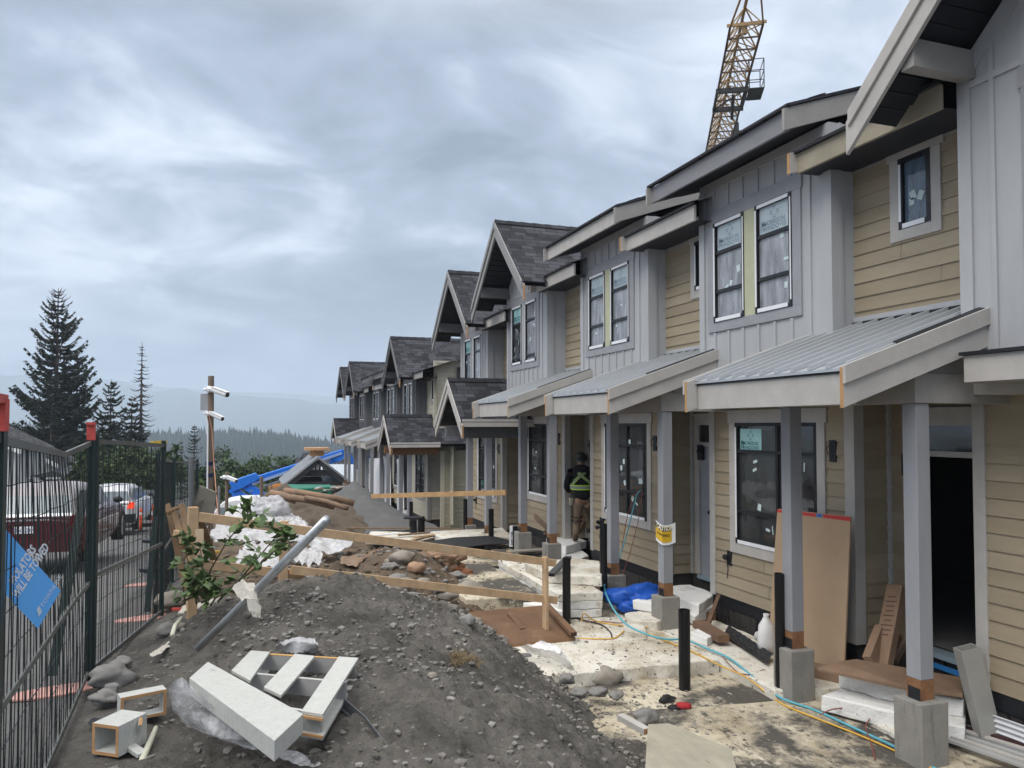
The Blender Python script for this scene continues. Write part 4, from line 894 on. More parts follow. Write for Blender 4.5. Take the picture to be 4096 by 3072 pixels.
# plywood sheets
mb = MB(); c = [at(418, 1140, d=12.4), at(437, 1145, d=12.4), at(459, 1125, d=12.2), at(467, 1063, d=12.0), at(430, 1049, d=12.0), at(416, 1092, d=12.1)]; mb.prism(c, (.01, .02, 0)); tag(mb.build('plywood_sheet', PLYG), 'grey plywood sheet with a clipped corner leaning at the left end of the barricade', 'plywood')
zz = z_ground(2.8, 4.2, False)
c = [V((2.55, 4.42, -2.50)), V((2.58, 5.28, -2.66)), V((3.1, 4.95, -2.70)), V((3.44, 4.4, -2.74)), V((3.3, 3.4, -2.74)), V((2.5, 3.4, -2.42))]
c = [at(1400, 1568, Z=-2.55), at(1445, 1566, Z=-2.62), at(1580, 1622, Z=-2.74), at(1600, 1700, Z=-2.74), at(1390, 1720, Z=-2.45)]
mb = MB(); mb.prism(c, (0, 0, .014)); tag(mb.build('plywood_sheet', mat('pale_ply', (.36, .335, .265), .8, .15, 4, .15, 50, spots=(((.17, .15, .11), 6, .62, .74),))), 'pale clipped plywood sheet at the bottom edge of the picture', 'plywood')
stick('painted trim offcut with a bare wood end beside the pale plywood', at(1340, 1548, Z=-2.56), at(1398, 1580, Z=-2.56), .07, .05, TRIM, (0, 0, 1), None, 'trim_offcut', 'trim', CUT)
# ramp: stained plywood with cleats
rp = empty('plywood_ramp', tuple(at(1120, 1360, Z=-2.65)), 'brown plywood ramp with nailed cleats beside the tall barricade post', 'ramp')
A, B_, C_, D_ = at(1012, 1322, Z=-2.36), at(1100, 1392, Z=-2.62), at(1243, 1377, Z=-2.62), at(1190, 1306, Z=-2.50)
n = (B_ - A).cross(D_ - A).normalized(); n = n if n.z > 0 else -n
mb = MB(); mb.prism([A, B_, C_, D_], n * -.02); mb.build('deck', STAIN, rp)
mb = MB(); mb.prism([B_, C_, C_ + V((0, 0, -.13)), B_ + V((0, 0, -.13))], (0, .03, 0)); mb.build('front_board', mat('raw_ply_edge', (.24, .135, .07), .7, .2, 6), rp)
for a, b in (((1100, 1330), (1128, 1366)), ((1180, 1312), (1238, 1375)), ((1014, 1322), (1040, 1340))):
    p, q = at(*a, Z=-2.46) , at(*b, Z=-2.575); mb = MB(); mb.beam(p + n * .03, q + n * .03, .08, .05, ends=1); mb.build('cleat', [STAIN, mat('dark_end', (.05, .025, .015), .8, .2, 9)], rp, bevel=.003)
stick('raw plank propped level across the far porch posts', at(803, 1072, Y=19.6), at(1093, 1064, Y=15.0), .04, .11, mat('raw_plank', (.40, .25, .12), .75, .2, 4), (0, 0, 1), None, 'plank', 'plank')
stick('long thin lumber lying before the gravel heap', at(750, 1141, Z=-2.85), at(975, 1141, Z=-2.6), .05, .04, LUMBO, (0, 0, 1), 'loose boards before the gravel heap')
for j, (a, b, lb) in enumerate((((860, 1156), (932, 1150), 'short brown board on the white offcuts'), ((880, 1170), (995, 1143), 'long brown board slanting over the white offcuts'), ((770, 1160), (862, 1152), 'whitewashed board lying flat before the gravel'), ((895, 1160), (960, 1153), 'small tan board on the white offcuts'))):
    stick(lb, at(*a, Z=-2.56 + j * .012), at(*b, Z=-2.55 + j * .012), .10, .03, [LUMBO, LUMBO, FOAMW, LUMB][j], (0, 0, 1), 'loose boards before the gravel heap')
stick('weathered board lying beside the far pier', at(1098, 1192, Z=-2.5), at(1180, 1186, Z=-2.5), .2, .03, mat('weathered_board', (.27, .25, .21), .8, .15, 5), (0, 0, 1), None)
# black rubber mat
mb = MB(); c = [at(892, 1176, Z=-2.50), at(925, 1194, Z=-2.52), at(1045, 1178, Z=-2.49), at(1120, 1172, Z=-2.48), at(1060, 1158, Z=-2.46), at(980, 1162, Z=-2.47)]; mb.prism(c, (0, 0, .012)); tag(mb.build('rubber_mat', mat('black_rubber', (.02, .02, .021), .6, .3, 3, .1, 20)), 'black rubber mat lying on the dirty far foam board', 'mat')
# grey metal channel on the foam stack
stick('grey metal channel slanting over the white foam stack', at(1190, 1242, Z=-2.12), at(1228, 1204, Z=-2.02), .1, .05, mat('grey_channel', (.07, .072, .075), .5, .15, 6), (0, 0, 1), None, 'metal_channel', 'channel', BLK)

# ------------------------------------------------------------------ black drain pipes
def pipe(label, u, vt, vb, zb, r=.056, cap=False, hole=False):
    b = at(u, vb, Z=zb); d = b.dot(FW); t = at(u, vt, d=d); mb = MB(); n = 14; h = t.z - b.z
    mb.lathe((b.x, b.y, b.z - .08), [(r, 0), (r, h + .08), (r * .86, h + .08), (r * .86, h - .1)], n)
    o = mb.build('drain_pipe', mat('black_pipe', (.008, .008, .009), .35, .2, 12, spots=(((.14, .14, .14), 16, .70, .74),)), smooth=False); tag(o, label, 'pipe', 'black drain pipes standing out of the ground')
    if cap:
        m2 = MB(); m2.lathe((b.x, b.y, t.z + .0), [(.012, 0), (.012, .05), (.03, .05), (.03, .075)], 8); m2.blob((b.x - .1, b.y, t.z - .05), .03); m2.tube([(b.x, b.y, t.z - .05), (b.x - .1, b.y, t.z - .05)], .01, 6); m2.build('valve', BLK, o)
pipe('thick black pipe with scuffed sides standing free near the gloves', 1479, 1318, 1488, -2.80, .062)
pipe('black pipe close against the drywall sheet and the nearest left pier', 1686, 1240, 1505, -2.8, .05)
pipe('plain black pipe just right of the tall barricade post', 1224, 1206, 1347, -2.66, .056)
pipe('tall black pipe topped by a small valve, left of the hose pier', 1304, 1132, 1280, -2.45, .055, True)
pipe('black pipe in front of the gabled porch pier', 1061, 1100, 1163, -2.5, .06)
pipe('black pipe left of the backer rod box and far pier', 1113, 1137, 1180, -2.5, .055)
pipe('short black stub sticking out of the speckled foam', 1053, 1178, 1190, -2.55, .06)
pipe('slim black pipe behind the left post of the gabled porch', 1005, 1078, 1145, -2.62, .05)
pipe('black pipe beside the far grey porch post', 888, 1084, 1142, -2.75, .05)
pipe('stubby black pipe at the corner of the far porch', 910, 1116, 1152, -2.72, .09)
fl = at(893, 1152, Z=-2.6); mb = MB(); mb.lathe(fl, [(.09, 0), (.08, .3), (.10, .34), (.24, .36), (.24, .39), (.09, .40)], 14); tag(mb.build('flanged_pipe', BLK), 'black flanged pipe fitting standing on the far foam board', 'pipe fitting')

# ------------------------------------------------------------------ cords and hoses
def cord(label, pts, r, mt, cat='cord', name='cord', group=None):
    P = [at(u, v, Z=z) for u, v, z in pts]; out = []
    for i in range(len(P) - 1):   # Catmull-Rom
        p0, p1, p2, p3 = P[max(i - 1, 0)], P[i], P[i + 1], P[min(i + 2, len(P) - 1)]
        for k in range(7):
            t = k / 7; out.append(.5 * ((2 * p1) + (p2 - p0) * t + (2 * p0 - 5 * p1 + 4 * p2 - p3) * t * t + (3 * p1 - p0 - 3 * p2 + p3) * t ** 3))
    out.append(P[-1]); mb = MB(); mb.tube(out, r, 7); return tag(mb.build(name, mt, smooth=True), label, cat, group)
f = -2.645; g = -2.785
cord('teal air hose running from the window past two piers to the bottom right', [(1393, 1060, -.0 - .75), (1392, 1085, -.95), (1375, 1160, -1.6), (1345, 1215, -2.0), (1306, 1262, -2.3), (1308, 1280, -2.4), (1325, 1315, -2.58), (1355, 1350, -2.64), (1400, 1370, -2.63), (1440, 1377, -2.63), (1480, 1380, -2.62), (1525, 1400, -2.66), (1580, 1425, -2.67), (1650, 1480, -2.75), (1690, 1500, g), (1760, 1520, g), (1850, 1562, g), (1930, 1600, g), (2010, 1645, g), (2100, 1680, g)] if False else [(1306, 1262, -2.3), (1308, 1280, -2.4), (1325, 1315, -2.40), (1355, 1350, -2.5), (1400, 1371, -2.56), (1440, 1381, -2.60), (1480, 1382, -2.62), (1525, 1400, -2.66), (1580, 1425, -2.67), (1650, 1482, -2.73), (1690, 1509, -2.76), (1760, 1534, g), (1850, 1575, g), (1930, 1612, g), (2010, 1656, g), (2100, 1690, g)], .0125, TEAL, 'hose', 'air_hose')
cord('orange yellow cord running across the near foam boards to the corner', [(1395, 1366, f), (1440, 1385, f), (1500, 1410, f), (1560, 1440, f), (1610, 1462, -2.68), (1660, 1500, g), (1700, 1526, g), (1790, 1562, g), (1870, 1594, g), (1950, 1630, g), (2020, 1664, g), (2080, 1700, g)], .0085, YEL, 'cord', 'power_cord')
cord('yellow cord looping on the foam behind the ramp', [(1246, 1379, -2.66), (1300, 1380, f), (1330, 1377, f), (1355, 1358, f), (1385, 1351, f), (1395, 1356, f), (1350, 1352, f), (1300, 1345, f), (1280, 1338, -2.6), (1262, 1325, -2.5), (1258, 1332, -2.58), (1256, 1342, -2.64)], .0085, YEL, 'cord', 'power_cord')
cord('dark red cord curling beside the teal hose', [(1560, 1418, -2.64), (1580, 1440, -2.67), (1600, 1455, -2.68), (1640, 1458, -2.72), (1660, 1452, -2.72), (1648, 1447, -2.7), (1636, 1456, -2.72), (1650, 1470, -2.74), (1700, 1488, g), (1730, 1495, g)], .006, REDC, 'cord', 'power_cord')
cord('brown red cord bowing over the metal lengths in the nearest porch', [(1890, 1640, g), (1880, 1600, g), (1870, 1570, -2.76), (1880, 1545, -2.72), (1850, 1530, -2.7), (1800, 1532, -2.7), (1770, 1545, -2.76)], .006, REDC, 'cord', 'power_cord')
cord('rust brown cord lying between the foam stack and hose pier', [(1262, 1343, f), (1310, 1343, f), (1345, 1345, f), (1358, 1330, -2.6)], .006, REDC, 'cord', 'power_cord')
cord('black cable snaking on the foam right of the brown ramp', [(1246, 1336, f), (1270, 1342, f), (1300, 1350, f), (1318, 1365, f), (1322, 1378, f)], .009, BLK, 'cable', 'cable')
def hang(label, pts, r, mt):
    mb = MB(); mb.tube([at(u, v, X=x) for u, v, x in pts], r, 6); tag(mb.build('hanging_cord', mt, smooth=True), label, 'cord', 'cords hanging from the open window')
hang('teal hose hanging from the open window sill of the caution sign house', [(1384, 1058, 6.33), (1376, 1068, 6.2), (1368, 1100, 6.18), (1352, 1160, 6.1), (1338, 1205, 6.0), (1330, 1235, 5.9)], .010, TEAL)
hang('brown cord hanging left of the teal hose at the open window', [(1380, 1058, 6.33), (1366, 1075, 6.2), (1352, 1130, 6.18), (1342, 1190, 6.1), (1336, 1210, 6.05)], .006, REDC)
hang('brown cord hanging right of the teal hose at the open window', [(1388, 1058, 6.33), (1385, 1080, 6.2), (1378, 1130, 6.18), (1358, 1205, 6.1), (1345, 1240, 6.0), (1340, 1275, 5.9)], .006, REDC)

# ------------------------------------------------------------------ things by the porches
# drywall sheet leaning on the window wall
a, b = at(1679, 1101, X=6.13), at(1837, 1118, X=6.13); c_ = at(1822, 1466, Z=-2.70); d_ = a + (c_ - b) + V((-.03, .02, 0))
mb = MB(); mb.prism([a, b, c_, d_], (.02, 0, .01)); dw = tag(mb.build('drywall_sheet', mat('drywall_paper', (.40, .285, .185), .85, .07, 2, spots=(((.2, .14, .08), 7, .70, .74, (9, 9, 2)),)), bevel=.002), 'tan drywall sheet with a red edge tape leaning beside the nearest left post', 'drywall')
mb = MB(); t0 = (b - a); mb.face([a + V((-.003, 0, .005)), a + t0 * .56 + V((-.003, 0, .005)), a + t0 * .56 + V((-.003, 0, -.035)), a + V((-.003, 0, -.03))]); mb.face([a + t0 * .66 + V((-.003, 0, .005)), b + V((-.003, 0, .005)), b + V((-.003, 0, -.04)), a + t0 * .66 + V((-.003, 0, -.035))]); mb.build('red_edge_tape', mat('red_tape', (.50, .04, .035), .5, .1, 9), dw)
mb = MB(); mb.face([a + t0 * .57 + V((-.004, 0, .005)), a + t0 * .65 + V((-.004, 0, .005)), a + t0 * .65 + V((-.004, 0, -.034)), a + t0 * .57 + V((-.004, 0, -.034))]); mb.build('blue_tape_mark', mat('blue_tape', (.05, .16, .42), .5, .1, 9), dw)
# cardboard boxes in the nearest porch
def carton(label, p0, p1, w_, t_, up, txt=None, mt=CARD):
    o = stick(label, p0, p1, w_, t_, mt, up, None, 'cardboard_box', 'box', mt); 
    d = (V(p1) - V(p0)).normalized(); r = d.cross(V(up)).normalized(); q = r.cross(d).normalized(); L = (V(p1) - V(p0)).length
    ink = MB(); face = V(p0) - q * (t_ / 2 + .002) if q.dot(FW) > 0 else V(p0) + q * (t_ / 2 + .002)
    rb = random.Random(int(L * 100))
    if txt: text_faces(ink, txt, face + d * .05 + r * (w_ * .12), d, r if r.cross(d).dot(FW) > 0 else -r, .055, 0, off=0)
    for k in range(9):
        u0 = L * (.35 + .06 * k); ln = w_ * rb.uniform(.4, .75)
        ink.face([face + d * u0 - r * ln / 2, face + d * (u0 + .012) - r * ln / 2, face + d * (u0 + .012) + r * ln / 2, face + d * u0 + r * ln / 2])
    ink.build('printing', mat('box_ink', (.09, .045, .03), .8, .1), o); return o
carton('long upright cardboard box leaning in the corner of the nearest porch', at(1905, 1440, X=6.15), at(1938, 1268, X=6.62), .17, .11, (1, .35, .2), '750')
carton('short cardboard box leaning left of the long one', at(1878, 1430, X=6.0), at(1905, 1360, X=6.35), .14, .09, (1, .35, .2))
carton('dark cardboard box end tucked behind the long one', at(1925, 1425, X=6.4), at(1952, 1375, X=6.6), .12, .09, (1, .2, .2), None, KRAFT)
carton('brown carton lying behind the nearest left pier', at(1745, 1455, Z=-2.7), at(1845, 1478, Z=-2.7), .2, .22, (0, 0, 1), '3')
mb = MB(); c = [at(1765, 1449, Z=-2.40), at(1955, 1491, Z=-2.41), at(2080, 1508, Z=-2.42), at(2080, 1470, Z=-2.43), at(1960, 1450, Z=-2.4), at(1850, 1430, Z=-2.34), at(1810, 1436, Z=-2.35)]; mb.prism(c, (0, 0, .03)); tag(mb.build('brown_board', mat('brown_card', (.20, .13, .085), .8, .2, 5, .3, 40), bevel=.004), 'crumpled brown board lying on the foam in the nearest porch', 'board')
# grey trim box standing on end
A0 = [at(2058, 1399, X=6.02), at(2076, 1408, X=5.98), at(2118, 1398, X=6.22), at(2098, 1389, X=6.26)]
mb = MB(); bot = [p + V((.13, -.1, -.80)) for p in A0]; pz_ = A0
for i in range(4):
    j = (i + 1) % 4; mb.face([bot[i], bot[j], A0[j], A0[i]]); ci = sum(A0, V()) / 4; cb = ci + V((.13, -.1, -.8))
    ti, tj = A0[i].lerp(ci, .14), A0[j].lerp(ci, .14); mb.face([A0[i], A0[j], tj, ti]); mb.face([ti, tj, tj + V((.04, -.03, -.25)), ti + V((.04, -.03, -.25))])
tag(mb.build('trim_box', mat('grey_box_paint', (.33, .325, .30), .6, .06, 4)), 'open grey trim box standing on end by the doorway of the nearest porch', 'box')
# stack of siding and metal lengths, bottom right
for j in range(7):
    y0 = [0, .055, .11, .16, .215, .265, .31][j]; mt = [mat('grey_vinyl_length', (.36, .36, .35), .5, .08, 4), TRIM, mat('grey_vinyl_length', (1, 1, 1)), GALV, TRIM, mat('maroon_length', (.05, .018, .018), .5, .1), mat('grey_vinyl_length', (1, 1, 1))][j]
    a, b = at(1880, 1540, Z=-2.735) + V((y0 * 1.2, y0 * .2, 0)), at(2212, 1655, Z=-2.735) + V((y0 * 1.6, y0 * .2, 0)); d = (b - a).normalized()
    lab = ['outermost', 'second', 'third', 'shiny fourth', 'fifth', 'dark maroon', 'innermost'][j] + ' of the long metal and siding lengths on the ground behind the nearest pier'
    stick(lab, a + d * (.05 * j), b + d * .5, .05, .03 + .012 * (j % 3), mt, (0, 0, 1), 'long siding lengths on the ground', 'siding_length', 'siding length', mt, .004)
# ribbed white drain board against the foundation
mb = MB(); X0 = 6.30; nP = 60; rows = []
for i in range(nP):
    z = -2.98 + .42 * i / (nP - 1); rows.append([(X0 + .012 * math.sin(i * .95) - .03 * (i / nP), y, z - (.0 if True else 0) + .02 * math.sin(y * 3)) for y in np.linspace(4.2, 5.22, 14)])
grid_sheet(mb, rows, nP, 14); tag(mb.build('drainage_sheet', mat('white_ribbed', (.62, .63, .66), .5, .06, 4), smooth=True), 'white ribbed drainage sheet against the dark foundation at the right edge', 'drainage sheet')
mb = MB(); mb.box(6.26, 6.3, 5.2, 5.24, -3, -2.45); tag(mb.build('sheet_edge', BLK), 'black edge strip standing at the end of the ribbed sheet', 'strip')
# brown lumber at the doorway step
stick('short brown lumber block lying at the doorstep', at(1508, 1347, Z=-2.58), at(1563, 1380, Z=-2.60), .16, .09, mat('brown_block', (.145, .088, .058), .75, .2, 5), (0, 0, 1), None, 'lumber_block', 'lumber', STAIN)
stick('brown plank leaning against the dark foundation', at(1527, 1356, Z=-2.6), at(1552, 1290, X=6.3), .09, .05, mat('brown_block', (1, 1, 1)), (1, 0, 0), None, 'lumber_plank', 'lumber', STAIN)
stick('dark brown board on edge below the doorstep foam', at(1492, 1337, Z=-2.66), at(1545, 1330, X=6.2), .12, .03, STAIN, (1, 0, 0), None, 'lumber_plank', 'lumber', STAIN)
# dimple mat
mb = MB(); rows = []
for i in range(26):
    t = i / 25; rows.append([(lambda p: (p.x, p.y, p.z + .012 * math.sin(i * 2.2) * math.sin(j * 1.9)))(at(1562 + 95 * t + 12 * j / 8, 1372 + 62 * t - 22 * j / 8, Z=-2.66 + .06 * (j / 8) ** 2)) for j in range(9)])
grid_sheet(mb, rows, 26, 9); tag(mb.build('dimple_mat', mat('black_dimple', (.02, .02, .021), .5, .3, 30)), 'black dimpled mat lying along the foundation left of the drywall', 'mat')
p = at(1635, 1374, Z=-2.6); mb = MB(); mb.lathe((0, 0, 0), [(.058, 0), (.06, .02), (.052, .03), (.052, .2)], 14); 
for i, q in enumerate(mb.v): mb.v[i] = p + V((q.x * .8 + q.z * .3, -q.z * .9 + q.x * .1, q.y))
tag(mb.build('pail', mat('grey_white_plastic', (.50, .49, .47), .5, .05), smooth=False), 'small white plastic pipe cap on its side beside the white bag', 'pipe')
b0_ = at(1656, 1405, Z=-2.66); mb = MB(); mb.lathe(b0_, [(.1, 0), (.115, .08), (.11, .2), (.095, .3), (.05, .36), (.03, .4), (.045, .43)], 14, sy=.8)
for i in range(len(mb.v)): mb.v[i] += V((.012 * mnoise.noise(mb.v[i] * 18), .012 * mnoise.noise(mb.v[i] * 18 + V((3, 0, 0))), 0))
tag(mb.build('plastic_bag', mat('white_bag', (.66, .66, .66), .4, .06, 8, .4, 30), smooth=True), 'white printed plastic bag standing beside the drywall sheet', 'bag')
# blue tarp
mb = MB(); mb.blob(at(1380, 1292, Z=-2.5), .34, 0, 8, .5, 4, (1.25, .9, .52)); tag(mb.build('tarp_bundle', mat('blue_tarp', (.012, .085, .42), .4, .2, 5, .8, 14), smooth=True), 'crumpled bright blue tarp bundle between two piers', 'tarp')
# gloves
def glove(label, c, ang, col):
    c = V(c); ca, sa = math.cos(ang), math.sin(ang); mb = MB()
    T = lambda x, y, z: c + V((x * ca - y * sa, x * sa + y * ca, z + .0))
    mb.tube([T(-.10, 0, .012), T(-.06, 0, .018), T(0, 0, .022), T(.035, 0, .018)], [.034, .04, .045, .04], 10, 0)
    for k, (y, l) in enumerate(((-.033, .06), (-.011, .08), (.011, .075), (.032, .055))): mb.tube([T(.02, y, .016), T(.05 + l * .4, y * 1.2, .02), T(.05 + l, y * 1.35, .008)], [.013, .012, .008], 7, 1)
    mb.tube([T(-.04, -.035, .016), T(-.01, -.065, .014), T(.025, -.075, .01)], [.014, .013, .009], 7, 1)
    for i in range(len(mb.v)): mb.v[i].z = max(c.z + .003, mb.v[i].z)
    tag(mb.build('glove', col, smooth=True), label, 'glove', 'work gloves dropped on the foam')
gb = mat('glove_black', (.02, .02, .022), .8, .2, 20); gr = mat('glove_red', (.34, .025, .03), .8, .2, 20)
glove('black work glove lying above the red one', at(1440, 1514, Z=-2.80), .5, [gb, gb]); glove('red work glove with black fingertips on the muddy foam', at(1470, 1531, Z=-2.80), 2.9, [gr, gb])
# caution sign taped round the post
sg = MB(); p0 = at(1414, 1124, X=5.30); p0 = V((5.285, 9.12, 0)); zt, zb = at(1430, 1124, X=5.3).z, at(1430, 1167, X=5.3).z
n = 12; W_ = .36
def sp(t, z): # curls around the near left edge of the post
    s = (t - .42) * W_
    return V((5.285 - .02 * math.sin(max(0, -s) * 9) + max(0, s) * .92 - .012, 9.07 - min(0, s) * .85 - .012 - .02 * t, z))
for i in range(n):
    a_, b_ = i / n, (i + 1) / n; sag = lambda t: -.05 * math.sin(t * 3.0) - .02 * t
    def band(z0, z1, m, e=0):
        q = [sp(a_, zb + (zt - zb) * z0 + sag(a_)), sp(b_, zb + (zt - zb) * z0 + sag(b_)), sp(b_, zb + (zt - zb) * z1 + sag(b_)), sp(a_, zb + (zt - zb) * z1 + sag(a_))]
        q = [x + V((-.002, -.003, 0)) * e for x in q]; sg.face(q, m)
    band(0, 1, 0)
    if .02 < (a_ + b_) / 2 < .86: band(.68, .92, 1, 1); band(.13, .68, 2, 1)
cs = tag(sg.build('caution_sign', [mat('sign_white', (.74, .75, .78), .4, .04), mat('sign_black', (.012, .012, .012), .5, .1), mat('sign_yellow', (.60, .38, .03), .45, .06)]), 'yellow and black caution sign curled round a porch post', 'sign')
tx = MB()
def on_sign(s, t0, z, size, sx):
    k = MB(); text_faces(k, s, (0, 0, 0), (1, 0, 0), (0, 1, 0), size, 0, 'LEFT', sx, .004 if size > .05 else .0)
    for f_ in k.f:
        q = []
        for i in f_:
            t = t0 + k.v[i].x / W_; q.append(sp(t, zb + (zt - zb) * z + k.v[i].y - .05 * math.sin(t * 3.0) - .02 * t) + V((-.005, -.007, 0)))
        tx.face(q)
on_sign('CAUTION', .06, .72, .085, .80); tx.build('lettering', mat('sign_pale', (.70, .66, .5), .5, .05), cs)
tx = MB(); on_sign('DO NOT OPERATE', .1, .48, .022, 1.1); on_sign('WITHOUT PERMIT', .12, .40, .022, 1.1) if False else None
for zq in (.50, .43):
    for k in range(11):
        t = .12 + k * .06; q = [sp(t + dx_, zb + (zt - zb) * (zq + dz_) - .05 * math.sin(t * 3) - .02 * t) + V((-.005, -.007, 0)) for dx_, dz_ in ((0, 0), (.035, 0), (.035, .035), (0, .035))]; tx.face(q)
tx.build('small_print', mat('sign_black', (0, 0, 0)), cs)
# backer rod box
p = at(1100, 1181, Z=-2.55); q = at(1117, 1181, Z=-2.55); d = (q - p); mb = MB(); h = .40; mb.hexa([p, q, q + V((.1, .25, 0)), p + V((.1, .25, 0))], [x + V((.02, .03, h)) for x in (p, q, q + V((.1, .25, 0)), p + V((.1, .25, 0)))])
bx = tag(mb.build('backer_rod_box', WHT), 'white box printed SOFT TYPE BACKER ROD standing by the far pier', 'box')
tx = MB(); nrm = V((d.y, -d.x, 0)).normalized() * .004
text_faces(tx, 'SOFT TYPE', p + d * .46 + V((.002, .003, .03)) + nrm, V((.02, .03, h)), -d, .062, 0, off=0, sx=.95, bold=.002); text_faces(tx, 'BACKER ROD', p + d * .92 + V((.002, .003, .03)) + nrm, V((.02, .03, h)), -d, .062, 0, off=0, sx=.88, bold=.002); tx.build('lettering', mat('box_black_ink', (.03, .03, .035), .7, .1), bx)
# rubbish in the worker's porch
stick('brown board leaning in the porch beside the worker', at(1240, 1160, X=6.6), at(1264, 1118, X=6.75), .13, .05, STAIN, (1, 0, 0), None, 'board', 'board', STAIN)
stick('curled brown board by the far porch post', at(1155, 1115, X=6.0), at(1182, 1140, X=6.0), .12, .04, KRAFT, (1, 0, 0), None, 'board', 'board', KRAFT)
for j, (u, v, s_) in enumerate(((1192, 1150, .14), (1205, 1158, .12), (1217, 1148, .1))):
    mb = MB(); mb.blob(at(u, v, Z=-2.36), s_, 0, j + 3, .5, 2, (1.3, .8, .6)); tag(mb.build('paper_scrap', [KRAFT, CARD, FLASH][j]), ['crumpled kraft paper beside the boots of the worker', 'crumpled cardboard between the post and the worker', 'black crumpled wrap in the porch behind the worker'][j], 'scrap')

# ------------------------------------------------------------------ temporary fence panels
def panel(label, A, B, za0, za1, zb0, zb1, kink=None, cap=(False, True), lean=0., rails=(.37,), fine=True, dark=False):
    """A, B: ground points of the two posts (x, y); z0 bottom, z1 top. kink=(t, dz): bent top rail"""
    root = empty('mesh_fence', ((A[0] + B[0]) / 2, (A[1] + B[1]) / 2, (za0 + zb0) / 2), label, 'fence panel', 'temporary green mesh fence along the road')
    A3, B3 = V((A[0], A[1], 0)), V((B[0], B[1], 0)); d = (B3 - A3).normalized(); nn = V((d.y, -d.x, 0))
    L = (B3 - A3).length
    def bend(t, h):
        if not kink: return V((0, 0, 0))
        w_ = max(0, 1 - abs(t - kink[0]) / (kink[0] if t < kink[0] else 1 - kink[0])); return (V((0, 0, kink[1])) * max(0, h - .45) / .55 + nn * (kink[2] * h * h)) * w_
    def P(t, h):
        z0 = za0 + (zb0 - za0) * t; z1 = za1 + (zb1 - za1) * t
        return A3.lerp(B3, t) + V((0, 0, z0 + (z1 - z0) * h)) + bend(t, h) + nn * (lean * h)
    for t in (0.0, 1.0):
        fr = MB(); s_ = .02 / L; fr.beam(P(abs(t - s_), -.01), P(abs(t - s_), 1.03), .042, .042, up=d); fr.build('post', FENG, root)
    for h, hh_ in [(1.0, .038), (.02, .038)] + [(q, .034) for q in rails]:
        rl = MB(); n = 10 if kink else 1
        for k in range(n): rl.beam(P(k / n, h), P((k + 1) / n, h), .022, hh_)
        rl.build('rail', RAILS, root)
    w_ = MB(); n = int(L / (.042 if fine else .07)); r = .0027 if fine else .0045
    for k in range(1, n):
        t = k / n; q = [P(t, h) for h in ((0, .2, .4, .6, .8, 1) if kink else (0, 1))]
        q = [x + nn * (.006 * math.sin(k * 1.7 + j)) for j, x in enumerate(q)]
        w_.tube(q, r, 3, 0, False)
    nh = 10 if fine else 9
    for k in range(1, nh):
        h = k / nh; q = [P(t / 12, h) + V((0, 0, .006 * math.sin(t * 2 + k))) for t in range(13)]; w_.tube(q, r * 1.15, 3, 0, False)
    w_.build('wire_mesh', FENW, root)
    if cap[1]:
        c = MB(); p = P(1 - .02 / L, 1.03); c.box(p.x - .028, p.x + .028, p.y - .028, p.y + .028, p.z - .03, p.z + .10); 
        if cap[1] == 2: c.beam(p + V((0, 0, .1)) - d * .16, p + V((0, 0, .1)) + d * .03, .05, .035)
        else: c.beam(p + V((-.0, -.05, .1)), p + V((0, .03, .1)), .06, .02)
        c.build('orange_clamp', REDP, root)
    return root, P
P1 = (-.93, 3.62); P2 = (-1.13, 6.83); P3 = (-.82, 9.22)
pa, _ = panel('nearest fence panel, only its end in view at the left edge', (-.72, .9), P1, -1.86, -.06, -1.9, -.05, cap=(0, 2))
pb, PB = panel('bent fence panel with a buckled top rail in front of the maroon car', P1, P2, -1.90, -.06, -1.97, -.14, kink=(.80, -.085, -.10), cap=(0, 1), rails=(.40,))
pc, PC = panel('straight fence panel between the two orange clamped posts and the barricade', (-1.12, 6.9), P3, -1.97, -.13, -2.06, -.225, cap=(0, 0), rails=(.42,))
pd, _ = panel('dark fence panel turned away just beyond the near ones', (-.9, 9.45), (-1.02, 12.7), -2.15, -.37, -2.4, -.55, cap=(0, 0), fine=False)
pe, _ = panel('farthest fence panel, ending at the wooden camera pole', (-1.0, 12.8), (-.8, 15.4), -2.42, -.56, -2.65, -.70, cap=(0, 0), fine=False)
mb = MB(); p = V((-.82, 9.22, -.2)); mb.box(p.x - .07, p.x + .03, p.y - .02, p.y + .02, p.z, p.z + .03); mb.box(p.x - .14, p.x - .07, p.y - .02, p.y + .02, p.z - .02, p.z + .025); mb.build('yellow_wire_tie', mat('yellow_paint', (.5, .34, .04), .5, .2, 20), pc)
# braces with dusty oval foot plates
def foot(label, c, ax, r0, r1, z):
    mb = MB(); ring = [V((c[0] + ax[0] * math.cos(a) * r0 - ax[1] * math.sin(a) * r1, c[1] + ax[1] * math.cos(a) * r0 + ax[0] * math.sin(a) * r1, z)) for a in np.linspace(0, 2 * PI, 28)[:-1]]
    mb.hexa(ring, [p + V((0, 0, .018)) for p in ring]); return tag(mb.build('base_plate', PINK, bevel=.004), label, 'base plate', 'dusty pink base plates')
def brace(label, p0, p1):
    mb = MB(); mb.beam(p0, p1, .06, .035, up=(0, 1, 0)); return tag(mb.build('steel_prop', FENG), label, 'prop', 'steel props behind the fence')
f1 = at(120, 1478, Z=-1.93); f2 = at(320, 1326, Z=-2.03); f3 = at(320, 1250, Z=-2.3)
foot('nearest pink fence foot, under the slanted brace', f1, (.96, .2), .33, .13, z_base(-1.5, f1.y) + .01)
foot('pale pink fence foot at the end of the straight panel', f2, (.96, .2), .33, .12, z_base(-1.5, f2.y) + .012)
foot('farthest pink fence foot beside the orange cone', f3, (.96, .2), .33, .12, z_base(-1.5, f3.y) + .012)
